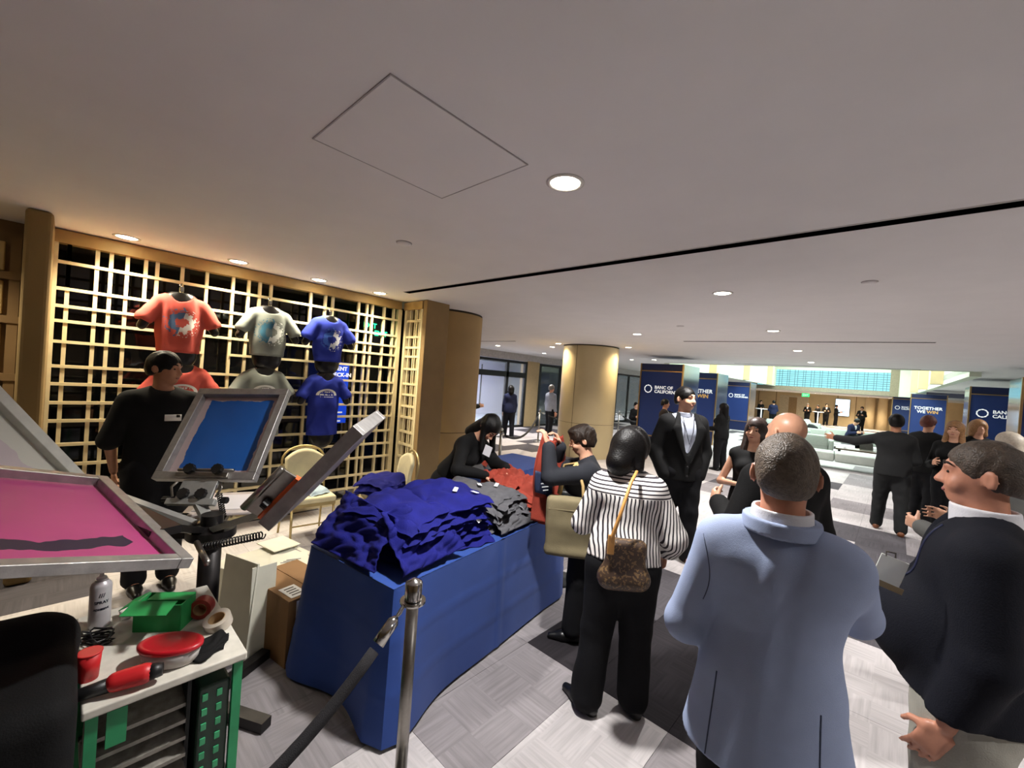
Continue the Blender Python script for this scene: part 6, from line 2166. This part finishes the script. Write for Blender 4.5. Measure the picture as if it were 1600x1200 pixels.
# arm of the edge-on screen with its spring
rm_ = PR + vr.normalized() * 0.2
MB().bar(H_((-2.5, 0.56, 0.96)), H_(rm_ + ur * 0.02), 0.05, 0.03).build('arm', PRESSM, pr)
MB().box(H_(rm_ + ur * 0.04), (0.1, 0.24, 0.05), Matrix((ur, vr.normalized(), ur.cross(vr).normalized())).transposed(), 0.006).build('clamp_base', STEEL, pr)
for q in (0.05, 0.16, 0.28):
    knob(H_(PR + vr.normalized() * q + ur * 0.05 + ur.cross(vr).normalized() * 0.05), ur.cross(vr).normalized(), 0.022, 0.026)
def coil(a, b, r, turns, th):
    a, b = Vector(a), Vector(b)
    R = frame_from(b - a)
    L = (b - a).length
    n = turns * 10
    return MB().tube([a + R @ Vector((r * math.cos(2 * math.pi * k / 10), r * math.sin(2 * math.pi * k / 10), L * k / n)) for k in range(n + 1)], th, 6)
coil(H_((-2.36, 0.47, 0.93)), H_((-2.1, 0.66, 1.03)), 0.016, 22, 0.0035).build('spring', PRESSD, pr, smooth=True)
coil(H_((-2.6, 0.62, 0.98)), H_((-2.72, 0.62, 1.08)), 0.012, 12, 0.003).build('spring', PRESSD, pr, smooth=True)
# arm and clamp under the pink screen
MB().bar(H_((-2.52, 0.5, 0.96)), H_((-2.14, 0.24, 1.15)), 0.05, 0.03).build('arm', PRESSD, pr)
MB().box(H_((-2.12, 0.245, 1.17)), (0.34, 0.1, 0.03), Matrix.Rotation(0.24, 3, 'Z')).build('clamp_base', PRESSD, pr)
MB().bar(H_((-2.62, 0.5, 0.96)), H_((-2.93, 0.02, 1.2)), 0.05, 0.03).build('arm', PRESSM, pr)
MB().tube([H_((-2.3, 0.45, 0.98)), H_((-1.95, 0.42, 1.02))], 0.012, 10).build('lever', STEEL, pr, smooth=True)
# platens
for k, (a, L, mm) in enumerate(((2.75, 0.7, mat('platen_board', (196, 184, 178), 0.6)), (-2.3, 0.5, BLACK))):
    d = Vector((math.cos(a), math.sin(a), 0))
    MB().bar((d * 0.1) + Vector((0, 0, 0.91)), (d * (0.2 + L * 0.4)) + Vector((0, 0, 0.91)), 0.05, 0.03).build('platen_arm', PRESSD, pr)
    MB().box(d * (0.22 + L * 0.3) + Vector((0, 0, 0.945)), (L * 0.62, 0.38, 0.018), Matrix.Rotation(a, 3, 'Z'), 0.006).build('platen', mm, pr)
sh_ = MB().box((0, 0, 0), (0.3, 0.3, 0.006), bevel=0.002).build('paper_sheet', mat('paper_white', (226, 222, 224), 0.7, var=0.02))
sh_.location = HUB + Vector((math.cos(2.75), math.sin(2.75), 0)) * 0.42 + Vector((0, 0, 0.957))
sh_.rotation_euler = (0, 0, 2.75)
tag(sh_, 'white sheet lying on the press platen below the blue screen', 'paper')
# squeegee resting on the edge-on screen
sq = thing('squeegee', 'aluminium squeegee with an orange blade leaning on the edge-on screen', 'squeegee', (-1.955, 0.655, 1.25))
Rs = Matrix((ur, ur.cross(vr).normalized(), -vr.normalized())).transposed()
ns = ur.cross(vr).normalized()
qd = (ns * -0.9 + vr.normalized() * 0.3).normalized()
Rq = Matrix((ur, qd, ur.cross(qd))).transposed()
prof = [(-0.02, 0.0), (0.02, 0.0), (0.028, 0.05), (0.012, 0.11), (-0.004, 0.112), (-0.012, 0.07)]
MB().box(Vector((0, 0, 0)), (0.24, 0.13, 0.014), Rq, 0.004).build('holder', STEEL, sq)
MB().tube([Rq @ Vector((-0.12, -0.062, 0)), Rq @ Vector((0.12, -0.062, 0))], 0.016, 10).build('grip', STEEL, sq, smooth=True)
MB().box(Rq @ Vector((0, 0.03, 0.0)), (0.24, 0.05, 0.034), Rq, 0.004).build('blade', mat('orange_blade', (228, 104, 50), 0.4, var=0.06), sq)

# ---------------------------------------------------------------- work table beside the press
ct = thing('work_table', 'small white-topped table on green legs, bottom left', 'table', (-2.12, 0.31, 0))
WTOP = mat('worn_white_top', (206, 202, 190), 0.6, var=0.12, scale=18)
GREENP = mat('green_paint', (34, 140, 88), 0.5, var=0.12)
MB().box((0, 0, 0.685), (0.67, 0.45, 0.03), bevel=0.006).build('tabletop', WTOP, ct)
for x in (-0.3, 0.31):
    for y in (-0.2, 0.2):
        MB().box((x, y, 0.335), (0.022, 0.03, 0.67)).build('leg', GREENP, ct)
MB().box((0.31, -0.14, 0.6), (0.016, 0.05, 0.12)).build('bracket', GREENP, ct)
MB().box((0, 0, 0.2), (0.6, 0.4, 0.02)).build('shelf', BLACK, ct)
cr = thing('screen_rack', 'rack of slim metal edged screens under the white work table', 'rack', (-2.10, 0.29, 0.21))
MB().box((-0.13, 0, 0.03), (0.3, 0.34, 0.06), bevel=0.004).build('tray', BLACK, cr)
for k in range(6):
    MB().box((0.06 + 0.012 * k, -0.045, 0.36 - 0.055 * k), (0.36, 0.24, 0.016), Matrix.Rotation(0.18, 3, 'Y')).build('slat', mat('worn_metal', (150, 146, 138), 0.5, metal=0.4, var=0.3, scale=30), cr)
for q in (-0.17, 0.08):
    MB().box((0.06, q, 0.22), (0.38, 0.012, 0.42)).build('side_panel', BLACK, cr)
gb = thing('green_crate', 'dark green perforated plastic crate side under the work table', 'crate', (-1.95, 0.44, 0.21))
MB().box((0, 0, 0.2), (0.28, 0.1, 0.4), bevel=0.01).build('crate_body', mat('dark_green_plastic', (10, 44, 28), 0.35, var=0.1), gb)
for i in range(6):
    for j in range(2):
        MB().box((0.142, -0.03 + 0.045 * j, 0.36 - 0.055 * i), (0.006, 0.018, 0.026), bevel=0.002).build('slot', mat('lit_green_plastic', (54, 150, 100), 0.3), gb)

can = thing('spray_can', 'white spray can standing at the back of the work table', 'spray can', (-2.333, 0.146, 0.70))
MB().lathe((0, 0, 0), [(0.033, 0.0), (0.034, 0.004), (0.034, 0.165), (0.03, 0.178), (0.02, 0.188), (0.02, 0.194)], 28).build('can_body', mat('can_grey_white', (196, 192, 196), 0.35, metal=0.2, var=0.04), can, autos=40)
MB().lathe((0, 0, 0.194), [(0.016, 0), (0.016, 0.008), (0.008, 0.012), (0.007, 0.024), (0.0002, 0.025)], 16).build('nozzle', mat('nozzle_white', (222, 222, 222), 0.4), can, autos=40)
for i, (tx, sz) in enumerate((('///', 0.022), ('SPRAY', 0.016), ('ADHESIVE', 0.011))):
    me = text_mesh(tx, sz, 0.0004, 'CENTER', 0.0006)
    for vv_ in me.vertices:     # wrap round the can
        a = vv_.co.x / 0.0345
        x_, y_, z_ = math.sin(a) * 0.0346, -math.cos(a) * 0.0346, vv_.co.y
        vv_.co = (x_, y_, z_)
    me.materials.clear()
    me.materials.append(mat('can_print', (40, 42, 60), 0.5))
    o = link('lettering', me, can, (0, 0, 0.13 - 0.026 * i))
    o.rotation_euler = (0, 0, math.radians(93))
gx = thing('green_box', 'bright green cardboard box with open flaps on the work table', 'box', (-2.185, 0.335, 0.70), math.radians(52))
GRN = mat('green_card', (36, 152, 78), 0.6, var=0.08)
bx_ = MB()
for (c, s_) in (((0, 0, 0.003), (0.17, 0.1, 0.006)), ((0, -0.05, 0.055), (0.17, 0.004, 0.11)), ((0, 0.05, 0.055), (0.17, 0.004, 0.11)), ((-0.085, 0, 0.055), (0.004, 0.1, 0.11)), ((0.085, 0, 0.055), (0.004, 0.1, 0.11))):
    MB().box(c, s_).build('side', GRN, gx)
MB().box((-0.01, -0.085, 0.115), (0.16, 0.075, 0.003), Matrix.Rotation(0.25, 3, 'X')).build('flap', GRN, gx)
MB().box((-0.115, 0, 0.1), (0.065, 0.09, 0.003), Matrix.Rotation(-0.5, 3, 'Y')).build('flap', GRN, gx)
MB().box((0.01, 0.02, 0.108), (0.15, 0.06, 0.003)).build('flap', GRN, gx)
tubm = mat('clear_plastic_tub', (196, 190, 186), 0.2, var=0.03, alpha=0.75)
tub = thing('food_tub', 'oval clear tub with a red lid on the work table', 'container', (-1.905, 0.315, 0.70), math.radians(50))
tub.scale = (1.35, 0.85, 1)
MB().lathe((0, 0, 0), [(0.06, 0.0), (0.066, 0.006), (0.074, 0.055)], 32).build('tub', tubm, tub, smooth=True)
MB().lathe((0, 0, 0.055), [(0.076, 0.0), (0.079, 0.004), (0.079, 0.014), (0.07, 0.02), (0.062, 0.016), (0.0002, 0.016)], 32).build('lid', mat('red_lid', (176, 22, 34), 0.35, var=0.06), tub, smooth=True)
tg = thing('heat_gun', 'red and black hand tool lying on the work table\'s front edge', 'tool', (-1.835, 0.165, 0.70), math.radians(74))
REDP = mat('red_plastic', (196, 36, 40), 0.4, var=0.06)
F = Field(0.012)
F.cone((0.0, 0, 0.035), (0.07, 0, 0.04), 0.03, 0.032)
F.disp = None
link('housing', field_mesh(F, 0.006, 'housing', REDP), tg)
MB().tube([(0.08, 0, 0.04), (0.12, 0.0, 0.042)], [0.028, 0.02], 14).build('nose', KNOB, tg, smooth=True)
MB().tube([(-0.01, 0, 0.03), (-0.06, -0.005, 0.026), (-0.12, -0.015, 0.022)], [0.024, 0.02, 0.018], 12).build('handle', KNOB, tg, smooth=True)
MB().tube([(-0.12, -0.015, 0.022), (-0.17, -0.03, 0.02), (-0.2, -0.07, 0.0)], 0.006, 8).build('cord', KNOB, tg, smooth=True)
rc = thing('red_cup', 'red plastic cup at the left of the work table', 'cup', (-1.97, 0.105, 0.70))
MB().lathe((0, 0, 0), [(0.026, 0), (0.032, 0.09), (0.03, 0.09), (0.025, 0.006), (0.0002, 0.006)], 20).build('cup_wall', REDP, rc, smooth=True)
MB().lathe((0, 0, 0.088), [(0.031, 0), (0.034, 0.002), (0.034, 0.006), (0.031, 0.006)], 20).build('cup_rim', REDP, rc, smooth=True)
def tape_roll(loc, R, m, label, r=0.042, w=0.045):
    t = thing('tape_roll', label, 'tape', loc, 0, 'rolls of tape')
    t.rotation_euler = R
    MB().lathe((0, 0, 0), [(r * 0.62, -w / 2), (r, -w / 2), (r, w / 2), (r * 0.62, w / 2), (r * 0.62, -w / 2)], 28).build('tape', m, t, autos=40)
    MB().lathe((0, 0, 0), [(r * 0.56, -w / 2), (r * 0.62, -w / 2), (r * 0.62, w / 2), (r * 0.56, w / 2), (r * 0.56, -w / 2)], 28).build('core', mat('card_core', (168, 136, 96), 0.8), t, autos=40)
tape_roll((-2.15, 0.455, 0.746), (math.pi / 2, 0, 1.0), mat('red_tape', (150, 44, 36), 0.35), 'red tape roll standing behind the green box')
tape_roll((-2.03, 0.488, 0.725), (0.35, 0.1, 0.2), mat('clear_tape', (196, 186, 172), 0.2, var=0.05), 'clear tape roll at the back right of the work table', 0.05, 0.04)
cb_ = thing('cable_bundle', 'tangled dark cable on the work table beside the spray can', 'cable', (-2.20, 0.135, 0.70))
cr_ = random.Random(9)
for k in range(3):
    pts = [(0.045 * math.cos(a + k) + cr_.uniform(-0.012, 0.012), 0.035 * math.sin(a * 1.3 + k) + cr_.uniform(-0.012, 0.012), 0.006 + 0.012 * k + 0.006 * math.sin(3 * a)) for a in [q * 0.4 for q in range(30)]]
    MB().tube(pts, 0.0035, 6).build('cable_loop', KNOB, cb_, smooth=True)
gv = MB().grid(lambda u, v: (-1.965 + 0.13 * u + 0.02 * math.sin(5 * v), 0.385 + 0.1 * v + 0.02 * math.sin(4 * u), 0.706 + 0.012 * math.sin(9 * u + 4 * v) ** 2), 16, 14, 0.004).build('black_cloth', C_BLACK, None, smooth=True)
tag(gv, 'black rag lying right of the red-lidded tub', 'cloth')
cd = MB().box((0, 0, 0), (0.05, 0.035, 0.03), bevel=0.003).build('white_block', mat('block_white', (226, 222, 210), 0.6))
cd.location = (-2.345, 0.225, 0.716)
tag(cd, 'small white block beside the spray can', 'block')

# dark padded equipment case at the left bottom corner
bc = thing('equipment_case', 'large black padded case filling the bottom left corner', 'case', (-1.86, -0.22, 0))
F = Field(0.05)
F.box((0, 0, 0.44), (0.3, 0.29, 0.44), None, 0.06)
F.cone((-0.16, -0.22, 0.86), (-0.16, 0.2, 0.86), 0.1, 0.09, 0.05)
F.disp = folds(0.008, 14, 15)
F.cut((0, 0, -1), 0.0)
link('case_body', field_mesh(F, 0.014, 'case_body', C_BLACK), bc)
MB().box((0.304, 0.16, 0.62), (0.006, 0.07, 0.032), Matrix.Rotation(0.35, 3, 'X')).build('paper_label', mat('label_white', (206, 206, 204), 0.6, var=0.02), bc)
MB().tube([(0.3, 0.02, 0.70), (0.32, 0.12, 0.72), (0.3, 0.2, 0.74)], 0.008, 8).build('zip_pull', STEEL, bc, smooth=True)

# cardboard boxes and papers on the floor between press and table
CARD = mat('brown_cardboard', (140, 104, 66), 0.8, var=0.08, scale=6)
cx = thing('cardboard_box', 'brown cardboard shipping box with white labels beside the blue table', 'box', (-2.86, 1.10, 0), math.radians(10))
MB().box((0, 0, 0.2), (0.5, 0.34, 0.4)).build('carton', CARD, cx)
MB().box((0, -0.086, 0.402), (0.5, 0.165, 0.004)).build('flap', CARD, cx)
MB().box((0, 0.086, 0.402), (0.5, 0.165, 0.004)).build('flap', CARD, cx)
MB().box((0.15, -0.09, 0.406), (0.15, 0.1, 0.002)).build('label', TAGW, cx)
for k in range(4):
    MB().box((0.15 + 0.03 * k - 0.045, -0.09, 0.4075), (0.012, 0.06, 0.001)).build('label_print', mat('print_grey', (90, 90, 94), 0.6), cx)
MB().box((0.252, -0.06, 0.31), (0.003, 0.12, 0.16)).build('packing_slip', TAGW, cx)
MB().box((0.254, -0.06, 0.36), (0.001, 0.09, 0.03)).build('label_print', MATS['print_grey'], cx)
WB = mat('white_board', (214, 212, 196), 0.75, var=0.05, scale=8)
wb = thing('white_carton', 'low white carton on the floor behind the brown box', 'box', (-3.42, 1.14, 0), math.radians(12))
MB().box((0, 0, 0.15), (0.62, 0.5, 0.3), bevel=0.006).build('carton', WB, wb)
MB().box((0.0, 0.27, 0.305), (0.6, 0.03, 0.004), Matrix.Rotation(0.3, 3, 'X')).build('flap', WB, wb)
for k, (x, y, a, w_, l_, lb) in enumerate(((-3.45, 1.0, 0.5, 0.3, 0.24, 'pale card sheet lying on the white carton, left'), (-3.30, 1.23, -0.35, 0.34, 0.26, 'printed card sheet lying on the white carton, right'), (-3.68, 1.28, 0.2, 0.26, 0.22, 'card sheet at the back of the white carton'), (-3.22, 1.0, 0.9, 0.2, 0.2, 'small card sheet at the front of the white carton'))):
    o = MB().box((0, 0, 0), (w_, l_, 0.006)).build('card_sheet', WB)
    o.location = (x, y, 0.306 + 0.007 * (k + 1))
    o.rotation_euler = (0, 0, a)
    tag(o, lb, 'card sheet', 'card sheets on the carton')
    if k == 1:
        for q in range(3):
            MB().box((-0.04 + 0.02 * q, 0.03 - 0.02 * q, 0.0035), (0.012, 0.1, 0.0008)).build('print', MATS['print_grey'], o)
ws = thing('display_board', 'white cardboard board standing on edge beside the brown box', 'board', (-2.95, 0.80, 0), math.radians(20))
MB().box((0, 0, 0.29), (0.3, 0.012, 0.58), Matrix.Rotation(-0.08, 3, 'X')).build('board', WB, ws)
MB().box((0.155, 0.06, 0.28), (0.01, 0.14, 0.56), Matrix.Rotation(-0.3, 3, 'Z')).build('side_flap', WB, ws)

# ---------------------------------------------------------------- lounge furniture
SOFA = mat('pale_sofa_fabric', (176, 182, 174), 0.85, var=0.05, bump=0.1)
CUSH = mat('white_cushion', (206, 216, 212), 0.8, var=0.04)
DCUSH = mat('dark_cushion', (30, 32, 34), 0.8, var=0.1)
def sofa(loc, yaw, w, n, back, label, arm=True):
    t = thing('sofa', label, 'sofa', loc, math.radians(yaw), 'pale sofas in the lounge')
    for k in range(n):
        x = (k - (n - 1) / 2) * w / n
        MB().box((x, 0, 0.34), (w / n - 0.015, 0.78, 0.24), bevel=0.04).build('seat_cushion', SOFA, t, smooth=True)
        if back:
            MB().box((x, -0.33, 0.56), (w / n - 0.015, 0.18, 0.36), bevel=0.05).build('back_cushion', SOFA, t, smooth=True)
    if arm:
        for s in (-1, 1):
            MB().box((s * (w / 2 + 0.07), 0, 0.4), (0.14, 0.8, 0.4), bevel=0.04).build('armrest', SOFA, t, smooth=True)
    for x in (-1, 1):
        for y in (-0.3, 0.3):
            MB().tube([(x * (w / 2 - 0.06), y, 0), (x * (w / 2 - 0.06), y, 0.22)], 0.014, 8).build('leg', CHROME, t)
    return t
sofa((-1.2, 14.95, 0), 6, 2.1, 2, False, 'backless pale bench sofa nearest in the lounge', False)
sofa((-2.6, 17.6, 0), 6, 2.0, 2, True, 'pale sofa behind the bench, left side of the lounge')
sofa((-3.1, 21.4, 0), 0, 2.2, 2, True, 'pale sofa in the middle of the lounge')
sofa((-1.35, 22.4, 0), 180, 2.0, 2, True, 'pale sofa on which the man in navy sits')
sofa((-4.0, 26.6, 0), 10, 2.4, 3, True, 'farthest pale sofa before the lobby')
def cushion(loc, R, m, label):
    F = Field(0.02)
    F.ell((0, 0, 0), (0.24, 0.09, 0.2))
    F.box((0, 0, 0), (0.2, 0.05, 0.17), None, 0.05)
    o = link('cushion', field_mesh(F, 0.03, 'cushion', m), None, loc)
    o.rotation_euler = R
    tag(o, label, 'cushion', 'sofa cushions')
cushion((-2.3, 17.55, 0.70), (0.3, 0, 0.5), CUSH, 'white cushion on the sofa behind the bench')
cushion((-3.4, 21.25, 0.7), (0.25, 0, 0.3), DCUSH, 'dark cushion at the left of the middle sofa')
cushion((-2.5, 21.3, 0.7), (0.25, 0.3, -0.4), DCUSH, 'dark cushion at the right of the middle sofa')
cushion((-4.6, 26.5, 0.7), (0.25, 0.2, 0.4), CUSH, 'white cushion on the farthest sofa, left')
cushion((-3.4, 26.6, 0.7), (0.25, -0.3, -0.4), CUSH, 'white cushion on the farthest sofa, right')
cf = thing('coffee_table', 'low dark coffee table with a white cup beside the bench sofa', 'table', (-0.7, 17.0, 0), 0.1)
MB().box((0, 0, 0.42), (1.3, 0.7, 0.05), bevel=0.01).build('tabletop', mat('walnut_top', (86, 66, 50), 0.35, var=0.1), cf)
for x in (-0.55, 0.55):
    MB().box((x, 0, 0.2), (0.06, 0.6, 0.4)).build('leg', BLACK, cf)
lp = thing('laptop', 'open laptop on the low coffee table', 'laptop', (-0.55, 16.95, 0.445), 0.4)
MB().box((0, 0, 0.008), (0.34, 0.24, 0.016), bevel=0.004).build('keyboard_deck', STEEL, lp)
MB().box((0, 0.13, 0.11), (0.34, 0.012, 0.22), Matrix.Rotation(-0.25, 3, 'X')).build('lid', STEEL, lp)
cpp = thing('cup', 'white cup on the low coffee table', 'cup', (-1.1, 16.8, 0.445))
MB().lathe((0, 0, 0), [(0.03, 0), (0.045, 0.1), (0.042, 0.1), (0.028, 0.008), (0.0002, 0.008)], 16).build('cup_wall', WHITEP, cpp, smooth=True)
MB().tube([(0.042, 0, 0.085), (0.07, 0, 0.07), (0.065, 0, 0.035), (0.035, 0, 0.025)], 0.006, 6).build('handle', WHITEP, cpp, smooth=True)
def high_table(loc, label):
    t = thing('high_table', label, 'table', loc, 0, 'white high tables in the lobby')
    MB().lathe((0, 0, 0), [(0.25, 0), (0.25, 0.02), (0.04, 0.04), (0.04, 1.04), (0.36, 1.05), (0.36, 1.08)], 24).build('pedestal', WHITEP, t, autos=40)
    MB().lathe((0, 0, 1.08), [(0.38, 0), (0.38, 0.015), (0.0002, 0.015)], 24).build('top', WHITEP, t, autos=40)
high_table((-6.95, 33.6, 0), 'white high table before the far trio of guests')
high_table((-4.4, 39.9, 0), 'white high table beside the guest with the plate')
